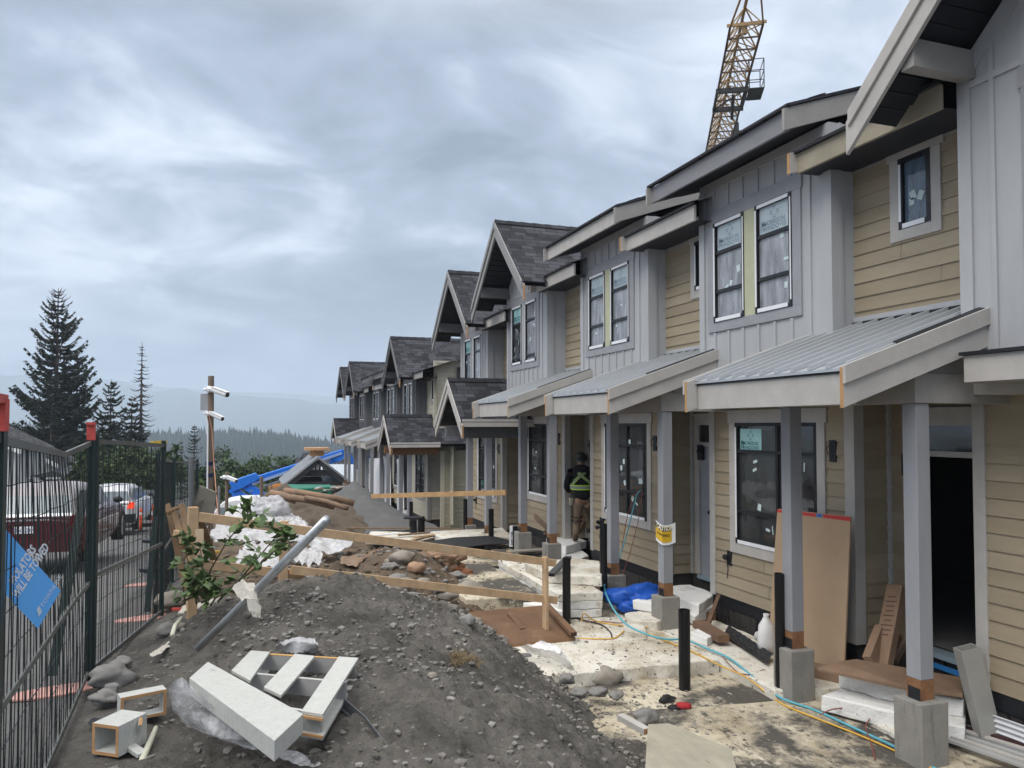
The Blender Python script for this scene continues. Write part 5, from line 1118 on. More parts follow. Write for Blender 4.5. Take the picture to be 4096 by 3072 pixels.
brace('slanted dark brace standing on the nearest pink foot', at(112, 1460, d=f1.dot(FW)), at(182, 1060, d=f1.dot(FW) + .6))
brace('slanted dark brace behind the end of the straight panel', at(318, 1322, d=f2.dot(FW)), at(345, 1010, d=f2.dot(FW) + .5))
# blue parking sign tied to the near panel
c = [at(-62, 1060, d=3.30), at(131, 1276, d=3.62), at(82, 1358, d=3.56), at(-110, 1190, d=3.24)]
c[3] = c[0] + (c[2] - c[1]); mb = MB(); nS = (c[1] - c[0]).cross(c[3] - c[0]).normalized(); nS = nS if nS.dot(FW) < 0 else -nS
mb.prism(c, nS * -.006, 0); ps = tag(mb.build('parking_sign', mat('sign_blue', (.14, .47, 1.0), .45, .05, 3)), 'bright blue tow away sign hanging askew on the near fence panel', 'sign')
ry = (c[2] - c[1]).normalized() * -1; rx = V(c[0] - c[3]); 
ux = (c[1] - c[2]).normalized(); uy = (c[0] - c[1]).normalized(); hh = (c[1] - c[2]).length
O0 = c[2]
tx = MB(); nn = nS * .004
def st(s, fu, fv, size, sx=.8, b=.003): text_faces(tx, s, O0 + ux * (hh * fu) + uy * fv + nn, ux, uy, size, 0, 'LEFT', sx, b, off=0)
st('TOWNLINE', .40, .035, .030, 1.0, .0); st('WILL BE TOWED', .12, .172, .055, .60, .002); st('VIOLATORS', .26, .222, .055, .60, .002)
tx.build('lettering', mat('sign_lettering', (.72, .78, .86), .5, .05), ps)
lg = MB(); 
for k, (fu, fv, w_, h_) in enumerate(((.20, .03, .024, .014), (.235, .04, .02, .02))): q = O0 + ux * (hh * fu) + uy * fv + nn; lg.face([q, q + ux * w_, q + ux * (w_ + .008) + uy * h_, q + ux * .008 + uy * h_])
lg.build('emblem', mat('sign_lettering', (1, 1, 1)), ps)

# ------------------------------------------------------------------ vehicles (tail towards us)
def car(label, c, yaw, L, W_, H, paint, roof=None, lit=False, plate='', boxy=.75, group='cars parked along the road'):
    root = empty('parked_car', c, label, 'car', group); cy, sy = math.cos(yaw), math.sin(yaw); c = V(c)
    T = lambda x, y, z: c + V((x * cy - y * sy, x * sy + y * cy, z))   # y forward, origin at rear
    sec = [(0.0, .44, .86, .80, .92), (.05, .30, .95, .92, 1.02), (.25, .24, 1.0, 1.0, 1.06), (L * .5, .22, 1.02, 1.0, 1.04), (L * .72, .22, .98, 1.0, 1.0), (L * .93, .26, .84, .96, .86), (L, .36, .70, .82, .74)]
    k = H / 1.6; mb = MB(); rows = []
    for y, zb, zs, wf, zt in sec:   # lower body: bottom, shoulder
        w2 = W_ / 2 * wf; zb, zs, zt = zb * k, zs * k * .98, zt * k
        row = [(-w2 * .92, zb), (-w2, zb + .15 * k), (-w2 * 1.0, (zb + zs) / 2), (-w2 * .97, zs - .05), (-w2 * .9, zt - .02), (-w2 * .45, zt), (w2 * .45, zt), (w2 * .9, zt - .02), (w2 * .97, zs - .05), (w2, (zb + zs) / 2), (w2, zb + .15 * k), (w2 * .92, zb)]
        rows.append([T(x, y, z) for x, z in row])
    grid_sheet(mb, rows, len(rows), 12); mb.face(rows[0][::-1]); mb.face(rows[-1]); body = mb.build('body', paint, root, smooth=True)
    body.modifiers.new('s', 'SUBSURF').render_levels = 1
    g = MB(); rows = []
    for y, z, wf in ((.10, 1.0, .88), (.28 * (1.6 - boxy), 1.33, .80), (.50 * (1.5 - boxy) + .1, 1.52, .70), (L * .33, 1.58, .70), (L * .52, 1.5, .70), (L * .66, 1.02, .84)):
        w2 = W_ / 2 * wf; zz = z * k; rows.append([T(-w2, y, .98 * k), T(-w2 * (1 - .02), y, zz * .94), T(-w2 * .85, y, zz), T(w2 * .85, y, zz), T(w2 * .98, y, zz * .94), T(w2, y, .98 * k)])
    grid_sheet(g, rows, 6, 6); cg = g.build('cabin', roof or paint, root, smooth=True); cg.modifiers.new('s', 'SUBSURF').render_levels = 1
    rw = MB(); y0, y1 = .075, .28 * (1.6 - boxy) - .01
    rw.face([T(-W_ * .39, y0, 1.03 * k), T(W_ * .39, y0, 1.03 * k), T(W_ * .345, y1, 1.36 * k), T(-W_ * .345, y1, 1.36 * k)])
    for s in (-1, 1):
        rw.face([T(s * W_ * .445, .45, 1.02 * k), T(s * W_ * .445, L * .58, 1.02 * k), T(s * W_ * .41, L * .47, 1.4 * k), T(s * W_ * .41, .55, 1.4 * k)])
    rw.build('rear_window' , mat('car_glass', (.20, .24, .26), .12, .1, 3, spec=.8), root)
    tr = MB(); tr.box(-1, 1, 0, 0, 0, 0) if False else None
    tr.face([T(-W_ * .40, -.02, 1.0 * k), T(W_ * .40, -.02, 1.0 * k), T(W_ * .39, .03, 1.05 * k), T(-W_ * .39, .03, 1.05 * k)]); tr.face([T(-W_ * .22, -.035, .93 * k), T(W_ * .22, -.035, .93 * k), T(W_ * .22, -.035, .955 * k), T(-W_ * .22, -.035, .955 * k)]); tr.build('chrome_trim', mat('chrome', (.6, .62, .64), .2, .05, metal=.8), root)
    pl = MB(); pl.face([T(-.15, -.045, .70 * k), T(.15, -.045, .70 * k), T(.15, -.045, .83 * k), T(-.15, -.045, .83 * k)])
    if plate: text_faces(pl, plate, T(0, -.048, .725 * k), T(1, 0, 0) - T(0, 0, 0), (0, 0, 1), .105 * k, 1, 'CENTER', .8, off=0)
    pl.build('licence_plate', [WHT, mat('plate_blue', (.03, .05, .2), .5)], root)
    bp = MB(); 
    rr_ = [[T(W_ / 2 * x, y, z * k) for x, y in ((-.98, .25), (-.95, .0), (-.7, -.06), (.7, -.06), (.95, .0), (.98, .25))] for z in (.34, .40, .58, .62)]
    grid_sheet(bp, rr_, 4, 6); bp.build('bumper', paint if not lit else mat('car_black_trim', (.02, .02, .022), .5, .1), root, smooth=True)
    for s in (-1, 1):
        tl = MB(); tl.prism([T(s * W_ * .36, -.02, .80 * k), T(s * W_ * .47, .06, .80 * k), T(s * W_ * .475, .08, 1.0 * k), T(s * W_ * .39, .0, 1.0 * k)][::s], T(0, .06, 0) - T(0, 0, 0))
        tl.build('tail_light', mat_emit('lit_tail_light', (.9, .05, .01), .9) if lit and 'lit_tail_light' not in MATS else MATS['lit_tail_light'] if lit else mat('tail_light', (.15, .01, .012), .25, .1), root)
        mr = MB(); mr.blob(T(s * (W_ / 2 + .1), L * .55, 1.05 * k), .09, 0, 1, .1, 2, (1.1, .6, .75)); mr.build('mirror', mat('car_black_trim', (.02, .02, .022), .5), root, smooth=True)
        for y in (.78, L - .85):
            wh = MB(); n = 18
            for xo, r_ in ((0, 1),):
                pts = [[T(s * (W_ / 2 - .2 + q), y + math.cos(a) * .33 * rr, .33 + math.sin(a) * .33 * rr) for a in np.linspace(0, 2 * PI, n)] for q, rr in ((0, 1), (.19, 1), (.21, .92), (.2, .68))]
                grid_sheet(wh, pts, 4, n)
            wo = wh.build('wheel', mat('tyre', (.018, .018, .018), .8, .1), root, smooth=True)
            h = MB(); h.face([T(s * (W_ / 2 - .005), y + math.cos(a) * .225, .33 + math.sin(a) * .225) for a in np.linspace(0, 2 * PI, 14)[:-1]]); h.build('rim', mat('rim_grey', (.25, .25, .26), .35, .1, metal=.6), wo)
    return root
pm = at(52, 1235, d=13.4); car('maroon hatchback parked behind the near fence with its tail towards the viewer', (pm.x, pm.y, pm.z), -.04, 4.5, 1.84, 1.52, mat('maroon_paint', (.085, .010, .016), .3, .08, 2, coat=.5), mat('cabin_reflection', (.30, .27, .28), .3, .1, 2), plate='DN7 24N', boxy=.6)  # cabin pale grey: the whitish rear glass reflection is put into its colour
pw = at(228, 1153, d=26.5); car('white car with a lit orange tail light ahead of the maroon one', (pw.x, pw.y, pw.z), -.05, 4.6, 1.85, 1.68, mat('white_car_paint', (.62, .63, .66), .3, .05, 2, coat=.4), lit=True, boxy=.8)
pk = at(290, 1138, d=33); car('black car far down the road past the white one', (pk.x, pk.y, pk.z), -.05, 4.5, 1.8, 1.5, mat('black_car_paint', (.015, .015, .017), .3, .05, 2), boxy=.6)
# white vans behind the plastic heap
def van(label, c, yaw, L, W_, H):
    root = empty('parked_van', c, label, 'van', None); c = V(c); cy, sy = math.cos(yaw), math.sin(yaw); T = lambda x, y, z: c + V((x * cy - y * sy, x * sy + y * cy, z))
    mb = MB(); prof = [(0, .35), (L, .35), (L, 1.0), (L - .25, 1.15), (L - .95, 1.25), (L - 1.45, H - .08), (L - 1.9, H), (.12, H), (0, H - .12)]
    mb.hexa([T(-W_ / 2, y, z) for y, z in prof], [T(W_ / 2, y, z) for y, z in prof]); mb.build('body', WHP, root, bevel=.05)
    g = MB()
    for s in (-1, 1):
        x = s * (W_ / 2 + .006)
        for a, b in ((.4, 1.3), (1.45, 2.3), (L - 2.2, L - 1.35)): g.face([T(x, a, 1.25), T(x, b, 1.25), T(x, b, H - .3), T(x, a, H - .3)])
    g.face([T(-W_ * .4, -.006, 1.25), T(W_ * .4, -.006, 1.25), T(W_ * .4, -.006, H - .3), T(-W_ * .4, -.006, H - .3)])
    g.build('window', mat('car_glass', (0, 0, 0)), root)
    for s in (-1, 1):
        for y in (.8, L - .9):
            wh = MB(); pts = [[T(s * (W_ / 2 - .18 + q), y + math.cos(a) * .34 * r_, .34 + math.sin(a) * .34 * r_) for a in np.linspace(0, 2 * PI, 14)] for q, r_ in ((0, 1), (.19, 1), (.2, .6), (.2, 0))]; grid_sheet(wh, pts, 4, 14); wh.build('wheel', mat('tyre', (0, 0, 0)), root)
    return root
pv_ = at(575, 1128, d=31); van('long white van parked below the blue boom lift', (pv_.x + 2.4, pv_.y, z_ground(pv_.x + 1, pv_.y)), 1.45, 5.4, 1.9, 1.9)

# orange delineators and cone
def delin(label, u, vb, vt, d, cone=True):
    b = at(u, vb, d=d); h = (at(u, vt, d=d) - b).z; root = empty('traffic_delineator', b, label, 'delineator', 'orange delineators along the fence')
    mb = MB(); mb.lathe(b, [(.05, .0), (.045, h * .35), (.04, h * .97), (.02, h)], 10); mb.build('post', ORNG, root, smooth=True)
    mb = MB(); mb.lathe(b, [(.2, 0), (.2, .05), (.06, .06)], 12); mb.build('base', BLK, root)
    mb = MB(); mb.lathe(b + V((0, 0, h * .72)), [(.047, 0), (.046, h * .1)], 10); mb.build('reflective_band', WHT, root)
delin('orange delineator seen through the straight panel near its end', 334, 1232, 1140, 10.6); delin('thin orange delineator behind the far end of the straight panel', 333, 1170, 1090, 13.5); delin('red orange delineator beside the black car', 304, 1148, 1098, 24)

# ------------------------------------------------------------------ camera poles
cp_ = at(452, 1166, d=17.2); dcp = 17.2
root = empty('camera_pole', cp_, 'tall weathered wooden pole carrying two white cameras and a grey box', 'pole')
mb = MB(); mb.tube([at(452, 1180, d=dcp), at(454, 1000, d=dcp), at(456, 812, d=dcp)], [.078, .072, .066], 12); mb.build('pole', POLE, root, smooth=False)
def secam(root, u, v, d, s, dn=.12):
    p = at(u, v, d=d); r = RT; mb = MB(); a = p; b = p + r * (.36 * s) + V((0, 0, -dn * s)) - FW * (.1 * s)
    mb.tube([a, b], .062 * s, 10); mb.beam(a.lerp(b, .05) + V((0, 0, .06 * s)), a.lerp(b, 1.1) + V((0, 0, .06 * s)), .15 * s, .02 * s); mb.blob(p - r * .07 * s, .075 * s); mb.tube([p - r * .2 * s, p], .03 * s, 8); o = mb.build('camera', WHP, root)
    l = MB(); l.tube([b, b + (b - a).normalized() * .03 * s], .05 * s, 10); l.build('lens', BLK, o)
secam(root, 459, 841, dcp - .12, 1.0); secam(root, 455, 893, dcp - .1, .8, .15)
p = at(433, 850, d=dcp - .05); q = at(452, 886, d=dcp - .05); mb = MB(); mb.hexa([(p.x, p.y, q.z), (q.x, q.y, q.z), (q.x, q.y + .16, q.z), (p.x, p.y + .16, q.z)], [(p.x, p.y, p.z), (q.x, q.y, p.z), (q.x, q.y + .16, p.z), (p.x, p.y + .16, p.z)]); mb.build('junction_box', GRBX, root, bevel=.008)
mb = MB(); mb.tube([at(443, 886, d=dcp - .1), at(446, 900, d=dcp - .1), at(449, 915, d=dcp - .1), at(447, 1140, d=dcp - .12)], .018, 6); mb.build('conduit', WHP, root)
mb = MB(); mb.tube([at(449, 886, d=dcp - .13), at(458, 930, d=dcp - .13), at(462, 1000, d=dcp - .3), at(466, 1050, d=dcp - .8), at(475, 1165, d=dcp - 1.6)], .011, 5); mb.build('orange_wire', mat('orange_wire', (.42, .2, .12), .6, .1), root)
mb = MB()
for v in (1001, 1026): mb.tube([at(452.5, v - 4, d=dcp), at(452.5, v + 4, d=dcp)], .088, 12)
mb.build('blue_tape', mat('navy_tape', (.012, .02, .075), .4, .2, 20), root)
d2 = 26; b2 = at(489, 1150, d=d2); root = empty('camera_pole', b2, 'thin far wooden pole with one small white camera', 'pole'); mb = MB(); mb.tube([b2, at(490, 1020, d=d2)], .055, 8); mb.build('pole', POLE, root); secam(root, 489, 1031, d2 - .1, 1.0)
mb = MB(); mb.tube([at(413, 1150, d=12.6), at(414, 986, d=12.6)], .045, 10); tag(mb.build('steel_post', mat('steel_post', (.16, .17, .18), .5, .1, metal=.4)), 'bare grey steel post behind the left barricade post', 'post')
for u, v0, v1, d, lb in ((473, 1140, 1050, 19, 'grey steel stake left of the far camera pole'), (565, 1090, 1030, 22, 'short wooden stake in front of the boom lift'),):
    mb = MB(); mb.tube([at(u, v0, d=d), at(u, v1, d=d)], .05 if u > 500 else .03, 8); tag(mb.build('stake', POLE if u > 500 else GALV), lb, 'stake')

# ------------------------------------------------------------------ pallet, trim beam, boxes on the mound
PT = mat('white_streaked_paint', (.47, .475, .45), .65, .06, 14, .15, 60, st=(1, 1, 1), spots=(((.34, .355, .325), 30, .55, .66, (1, 2.5, 1)), ((.30, .30, .28), 5, .66, .74)))
PTG = mat('grey_under_paint', (.30, .30, .295), .6, .06, 5)
zP = -1.63
pal = empty('pallet', tuple(at(640, 1520, Z=-1.9)), 'pale painted pallet lying on the dirt mound', 'pallet')
def q4(pts, z): return [at(u, v, Z=z) for u, v in pts]
# slats run away from us; corner points on the slat top plane
S3 = (((542, 1405), (583, 1408), (540, 1470), (500, 1448)), ((637, 1412), (680, 1417), (607, 1502), (570, 1484)), ((732, 1418), (774, 1421), (697, 1543), (651, 1536)))
for pts in S3:
    t = q4(pts, zP); mb = MB(); mb.prism(t, (0, 0, -.018)); mb.build('slat', PT, pal)
for a, b, raw in (((560, 1412), (768, 1424), True), ((520, 1452), (748, 1474), False), ((560, 1520), (694, 1541), False)):
    p, q = at(*a, Z=zP - .02), at(*b, Z=zP - .02); w0 = V((0, 0, -.055))
    mb = MB(); mb.beam(p + w0, q + w0, .022, .105); mb.build('bearer', PTG, pal)
    mb = MB(); mb.beam(p + V((0, 0, -.001)), q + V((0, 0, -.001)), .022, .008); mb.build('bearer_edge', mat('fresh_cut', (.55, .33, .13), .7, .15, 8) if raw else PT, pal)
for pts in (S3[0], S3[2]):
    t = q4(pts, zP); mb = MB(); mb.prism([x + V((0, 0, -.128)) for x in t], (0, 0, -.018)); mb.build('bottom_slat', PT, pal)
t = q4(S3[2], zP)
for dz_, h_ in ((-.018, .014), (-.115, .014)):
    mb = MB(); mb.beam(t[3] + V((0, -.014, dz_ - h_ / 2)), t[2] + V((0, -.014, dz_ - h_ / 2)), .012, h_); mb.build('raw_edge', CUT, pal)
t = [at(409, 1464, Z=-1.56), at(449, 1429, Z=-1.57), at(655, 1542, Z=-1.57), at(593, 1600, Z=-1.56)]
mb = MB(); mb.prism(t, (.0, .0, -.105)); tag(mb.build('trim_beam', PT, bevel=.003), 'long pale painted box beam lying across the near end of the pallet', 'beam')
def boxframe(label, base, dims, yaw, mt=PT, th=.018, open_ax='y'):
    """four boards nailed to a frame, open to both sides"""
    w_, dd, h = dims; root = empty('box_frame', base, label, 'box frame', 'small painted box frames by the fence'); c, s = math.cos(yaw), math.sin(yaw)
    T = lambda x, y, z: V(base) + V((x * c - y * s, x * s + y * c, z))
    def bd(x0, x1, z0, z1, nm):
        mb = MB(); mb.hexa([T(x0, 0, z0), T(x1, 0, z0), T(x1, dd, z0), T(x0, dd, z0)], [T(x0, 0, z1), T(x1, 0, z1), T(x1, dd, z1), T(x0, dd, z1)]); mb.build(nm, mt, root)
        mb = MB(); mb.hexa([T(x0, -.002, z0), T(x1, -.002, z0), T(x1, 0, z0), T(x0, 0, z0)], [T(x0, -.002, z1), T(x1, -.002, z1), T(x1, 0, z1), T(x0, 0, z1)]); mb.build('raw_edge', CUT, root)
    bd(-w_ / 2, w_ / 2, 0, th, 'bottom_board'); bd(-w_ / 2, w_ / 2, h - th, h, 'top_board'); bd(-w_ / 2, -w_ / 2 + th, th, h - th, 'side_board'); bd(w_ / 2 - th, w_ / 2, th, h - th, 'side_board')
    return root
b = at(227, 1632, Z=-1.90); boxframe('near box frame, a square open ended painted box', (b.x, b.y, b.z), (.185, .22, .175), -.62)
b = at(305, 1568, Z=-1.87); boxframe('wide flat box frame standing on edge behind the square one', (b.x + .0, b.y + .12, b.z), (.27, .10, .16), .32)
stick('broken painted trim piece leaning inside the wide box frame', at(292, 1597, Z=-1.88), at(304, 1558, Z=-1.74), .05, .02, PT, (1, 0, 0), None, 'trim_piece', 'trim', CUT)
stick('flat painted trim offcut by the square box frame', at(280, 1612, Z=-1.88), at(308, 1630, Z=-1.9), .06, .025, PT, (0, 0, 1), None, 'trim_piece', 'trim', PT)
def pts_tube(label, pts, r, mt, name, cat):
    mb = MB(); mb.tube([at(u, v, d=d) for u, v, d in pts], r, 9); return tag(mb.build(name, mt, smooth=True), label, cat)
pts_tube('cream plastic conduit sticking out of the dirt by the box frames', [(337, 1572, 4.75), (325, 1600, 4.6), (308, 1640, 4.4), (296, 1690, 4.2)], [.014, .018, .02, .02], mat('cream_plastic', (.50, .50, .40), .5, .08), 'plastic_conduit', 'conduit')
pts_tube('pale broken conduit lying along the foot of the mound', [(372, 1372, 6.0), (378, 1352, 6.3), (392, 1335, 6.6)], .017, mat('cream_plastic', (0, 0, 0)), 'plastic_conduit', 'conduit')
pts_tube('galvanised steel pipe stuck slanting out of the mound', [(428, 1400, 6.05), (500, 1330, 5.75), (600, 1229, 5.4), (706, 1122, 5.0)], [.030, .031, .031, .031], GALV, 'galvanised_pipe', 'pipe')
mb = MB(); c = [at(742, 1530, Z=-1.80), at(790, 1572, Z=-1.86), at(840, 1640, Z=-1.92), at(875, 1690, Z=-1.95)]
for a, b in zip(c, c[1:]): mb.beam(a + V((0, 0, .03)), b + V((0, 0, .03)), .006, .07); mb.beam(a, b, .05, .005)
tag(mb.build('metal_angle', mat('grey_angle', (.12, .125, .135), .45, .15, 8, metal=.4)), 'bent grey steel angle sticking out of the dirt right of the pallet', 'angle iron')
stick('red painted bar lying at the foot of the left barricade post', at(372, 1316, Z=-1.98), at(415, 1316, Z=-1.97), .03, .03, REDP, (0, 0, 1), None, 'red_bar', 'bar', REDP)
# ------------------------------------------------------------------ plastic film, sheeting and rags
def crumple(label, pts, nu, nv, amp, mt, name='plastic_film', cat='plastic film', group=None, s=6., th=0, seed=1, ridge_=0):
    """draped sheet through a coarse grid of points, interpolated and crumpled"""
    G_ = [[V(p) for p in row] for row in pts]; R_, C_ = len(G_), len(G_[0]); out = []
    for i in range(nu):
        fi = i / (nu - 1) * (R_ - 1); i0 = min(int(fi), R_ - 2); a = fi - i0; row = []
        for j in range(nv):
            fj = j / (nv - 1) * (C_ - 1); j0 = min(int(fj), C_ - 2); b_ = fj - j0
            p = G_[i0][j0].lerp(G_[i0][j0 + 1], b_).lerp(G_[i0 + 1][j0].lerp(G_[i0 + 1][j0 + 1], b_), a)
            n1 = 1 - 2 * abs(mnoise.noise(V((p.x * s + seed * 5, p.y * s, p.z * s)))); n2 = 1 - 2 * abs(mnoise.noise(V((p.x * s * 2.3, p.y * s * 2.3 + seed * 3, p.z * s * 2.3))))
            row.append(p + V((mnoise.noise(V((p.y * s, seed, p.x))) * amp * .6, mnoise.noise(V((p.x * s, p.z, seed * 2))) * amp * .6, amp * (n1 * .8 + n2 * .5))))
        out.append(row)
    mb = MB(); grid_sheet(mb, out, nu, nv); return tag(mb.build(name, mt, smooth=True), label, cat, group)
Zp = lambda lst, z: [at(u, v, Z=z) for u, v in lst]
crumple('clear plastic film wrapped over the near end of the painted beam', [Zp([(372, 1478), (395, 1470), (415, 1488)], -1.50), Zp([(366, 1496), (402, 1495), (440, 1512)], -1.56), Zp([(372, 1540), (420, 1548), (490, 1556)], -1.70), Zp([(395, 1570), (470, 1600), (560, 1606)], -1.80), Zp([(470, 1600), (540, 1625), (600, 1622)], -1.86), Zp([(560, 1626), (610, 1636), (640, 1628)], -1.88), Zp([(590, 1640), (650, 1662), (700, 1655)], -1.88)], 60, 22, .02, mat_film('clear_plastic_film', (0, 0, 0), 0), s=9, seed=2)
crumple('clear plastic wad behind the pallet', [Zp([(588, 1410), (640, 1418), (690, 1414)], -1.74), Zp([(600, 1398), (645, 1392), (690, 1400)], -1.66), Zp([(640, 1384), (660, 1382), (680, 1386)], -1.66)], 20, 26, .03, SHEET, s=8, seed=3)
crumple('clear plastic bag lying between the mound and the raised foam', [Zp([(1122, 1402), (1150, 1420), (1210, 1436), (1250, 1462)], -2.62), Zp([(1135, 1398), (1170, 1404), (1215, 1420), (1240, 1446)], -2.48), Zp([(1150, 1392), (1180, 1392), (1205, 1404), (1225, 1425)], -2.46)], 26, 34, .035, mat_film('hazy_plastic', (.80, .81, .84), (.35, .95)), name='plastic_bag', cat='plastic bag', s=6, seed=4)
D_ = lambda lst, d: [at(u, v, d=d) for u, v in lst]
crumple('white plastic sheeting heaped over a pile beyond the barricade', [D_([(452, 1168), (500, 1176), (560, 1176), (640, 1172)], 13.5), D_([(458, 1150), (530, 1150), (600, 1150), (690, 1160)], 14.2), D_([(490, 1115), (545, 1110), (600, 1112), (655, 1132)], 15), D_([(530, 1088), (548, 1078), (580, 1090), (620, 1110)], 15.8), D_([(535, 1085), (556, 1085), (590, 1100), (620, 1115)], 16.8)], 110, 110, .085, SHEET, 'plastic_sheeting', 'plastic sheeting', s=4.2, seed=6)
mb = MB(); mb.blob(at(584, 1103, d=15.0), .33, 0, 4, .3, 5, (1.1, .9, .85)); tag(mb.build('wrapped_bundle', mat_film('streaky_wrap', (.50, .50, .52), (.45, .95)), smooth=True), 'round bundle in dirty clear wrap on top of the white sheeting', 'bundle')
crumple('white plastic sheet lying flat in front of the rock heap', [D_([(640, 1175), (720, 1200), (755, 1190)], 12.0), D_([(650, 1155), (720, 1170), (765, 1170)], 12.8), D_([(660, 1142), (700, 1150), (765, 1160)], 13.5)], 30, 36, .06, SHEET, 'plastic_sheeting', 'plastic sheeting', s=4, seed=7)
crumple('crumpled white plastic bag on the rocks under the upper rail', [D_([(630, 1222), (670, 1226), (700, 1220)], 10.2), D_([(640, 1205), (675, 1198), (695, 1205)], 10.4), D_([(650, 1196), (668, 1190), (688, 1195)], 10.6)], 22, 26, .07, SHEET, 'plastic_bag', 'plastic bag', s=9, seed=8)
crumple('white sheeting half hidden behind the shrub leaves', [D_([(500, 1232), (560, 1240), (610, 1232)], 10.0), D_([(520, 1200), (565, 1205), (610, 1210)], 10.4), D_([(530, 1182), (575, 1180), (608, 1190)], 10.8)], 24, 28, .08, SHEET, 'plastic_sheeting', 'plastic sheeting', s=7, seed=9)
crumple('white plastic strip trailing down the edge of the rock heap', [Zp([(925, 1222), (945, 1232), (962, 1228)], -2.42), Zp([(930, 1245), (950, 1255), (975, 1258)], -2.45), Zp([(948, 1258), (975, 1264), (1010, 1270)], -2.47)], 22, 20, .05, SHEET, 'plastic_sheeting', 'plastic sheeting', s=9, seed=10)
crumple('dirty white rag hanging under the galvanised pipe', [D_([(500, 1280), (525, 1262), (548, 1270)], 5.55), D_([(530, 1300), (548, 1296), (560, 1300)], 5.5), D_([(540, 1325), (552, 1322), (566, 1322)], 5.5), D_([(545, 1338), (555, 1345), (563, 1340)], 5.5)], 34, 18, .035, RAG, 'rag', 'rag', s=14, seed=11)
crumple('muddy white cloth spread on the ground by the left barricade post', [Zp([(385, 1330), (430, 1318), (470, 1304)], -1.82), Zp([(392, 1316), (430, 1308), (478, 1296)], -1.80)], 12, 24, .03, RAG, 'rag', 'rag', s=9, seed=12)
crumple('torn pale paper scrap on the dirt at the foot of the mound', [Zp([(330, 1422), (350, 1412), (372, 1392)], -1.88), Zp([(322, 1416), (340, 1404), (365, 1388)], -1.88)], 8, 14, .012, RAG, 'paper_scrap', 'scrap', s=14, seed=13)
crumple('black cloth scrap lying beside the box frames', [Zp([(190, 1570), (210, 1575), (232, 1565)], -1.91), Zp([(195, 1558), (215, 1556), (230, 1558)], -1.90)], 8, 14, .02, BLK, 'cloth_scrap', 'scrap', s=16, seed=14)
crumple('wide sheet of brown paper lying on the rock heap', [Zp([(735, 1220), (770, 1228), (800, 1200)], -2.06), Zp([(738, 1205), (790, 1200), (843, 1178)], -2.03)], 14, 26, .03, KRAFT, 'kraft_paper', 'paper', s=5, seed=15)
for j, (u, v, z, s_, lb) in enumerate(((952, 1212, -2.2, .24, 'large brown kraft bag slumped at the right of the rock heap'), (988, 1232, -2.36, .13, 'rust brown crumpled paper on the speckled foam'), (925, 1200, -2.15, .15, 'torn brown paper at the top of the rock heap'))):
    mb = MB(); mb.blob(at(u, v, Z=z), s_, 0, j + 11, .7, 4, (1.4, .8, .65)); tag(mb.build('kraft_paper', [CARD, mat('rust_paper', (.21, .09, .045), .7, .25, 8), KRAFT][j]), lb, 'paper')
# brown rolls tied in a bundle on the soil heap
for j, (a, b, r) in enumerate((((583, 1066), (640, 1082), .10), ((605, 1072), (720, 1094), .085), ((640, 1062), (735, 1085), .08), ((660, 1075), (750, 1098), .06), ((615, 1060), (690, 1078), .09), ((690, 1072), (765, 1088), .08))):
    mb = MB(); p, q = at(*a, Z=-1.78 + .0 * j), at(*b, Z=-1.98); mb.tube([p, p.lerp(q, .5) + V((0, 0, .04)), q], r, 9)
    tag(mb.build('carpet_roll', [CARD, KRAFT][j % 2], smooth=True), ['leftmost brown roll with an open dark end', 'long brown roll across the front of the tied rolls', 'brown roll at the back of the tied rolls', 'thin brown roll ending in flat boards', 'short brown roll on top of the tied rolls', 'thinnest brown roll at the right end of the tied rolls'][j] + ' on the soil heap', 'roll', 'brown rolls tied together on the soil heap')

# ------------------------------------------------------------------ heaps
def heap(name, label, cat, c, rx, ry, h, mt, peaks=((0, 0, 1),), seed=1, n=70, rough=.03, yaw=0):
    mb = MB(); rows = []; c = V(c); cy, sy = math.cos(yaw), math.sin(yaw)
    for i in range(n):
        row = []
        for j in range(n):
            x, y = -1 + 2 * i / (n - 1), -1 + 2 * j / (n - 1); z = 0
            for px_, py_, ph in peaks: z = max(z, ph * max(0, 1 - math.hypot(x - px_, y - py_) * 1.08) ** 1.05)
            z = z * h + rough * fbm(x * rx, y * ry, 1.8, 5, seed) * (1 if z > 0 else .0) - (.25 if z <= 0 else 0)
            row.append((c.x + x * rx * cy - y * ry * sy, c.y + x * rx * sy + y * ry * cy, c.z + z))
        rows.append(row)
    grid_sheet(mb, rows, n, n); return tag(mb.build(name, mt, smooth=True), label, cat)
gp = at(770, 1138, Z=-2.98); heap('gravel_heap', 'big heap of fine grey gravel before the far porches', 'gravel heap', (gp.x + .35, gp.y + 1.6, -3.15), 2.1, 3.0, 1.35, GRAV, ((-.05, .25, 1), (.05, -.12, .72), (-.45, .1, .5), (.2, -.4, .45)), 5, 90, .03)
sp_ = at(650, 1135, Z=-2.9); heap('soil_heap', 'dark brown soil heap with tied rolls on top', 'soil heap', (sp_.x - .1, sp_.y + 1.2, -3.05), 2.6, 3.2, 1.25, SOIL, ((-.1, .1, 1), (.25, -.1, .8), (-.3, -.2, .7)), 8, 80, .10)

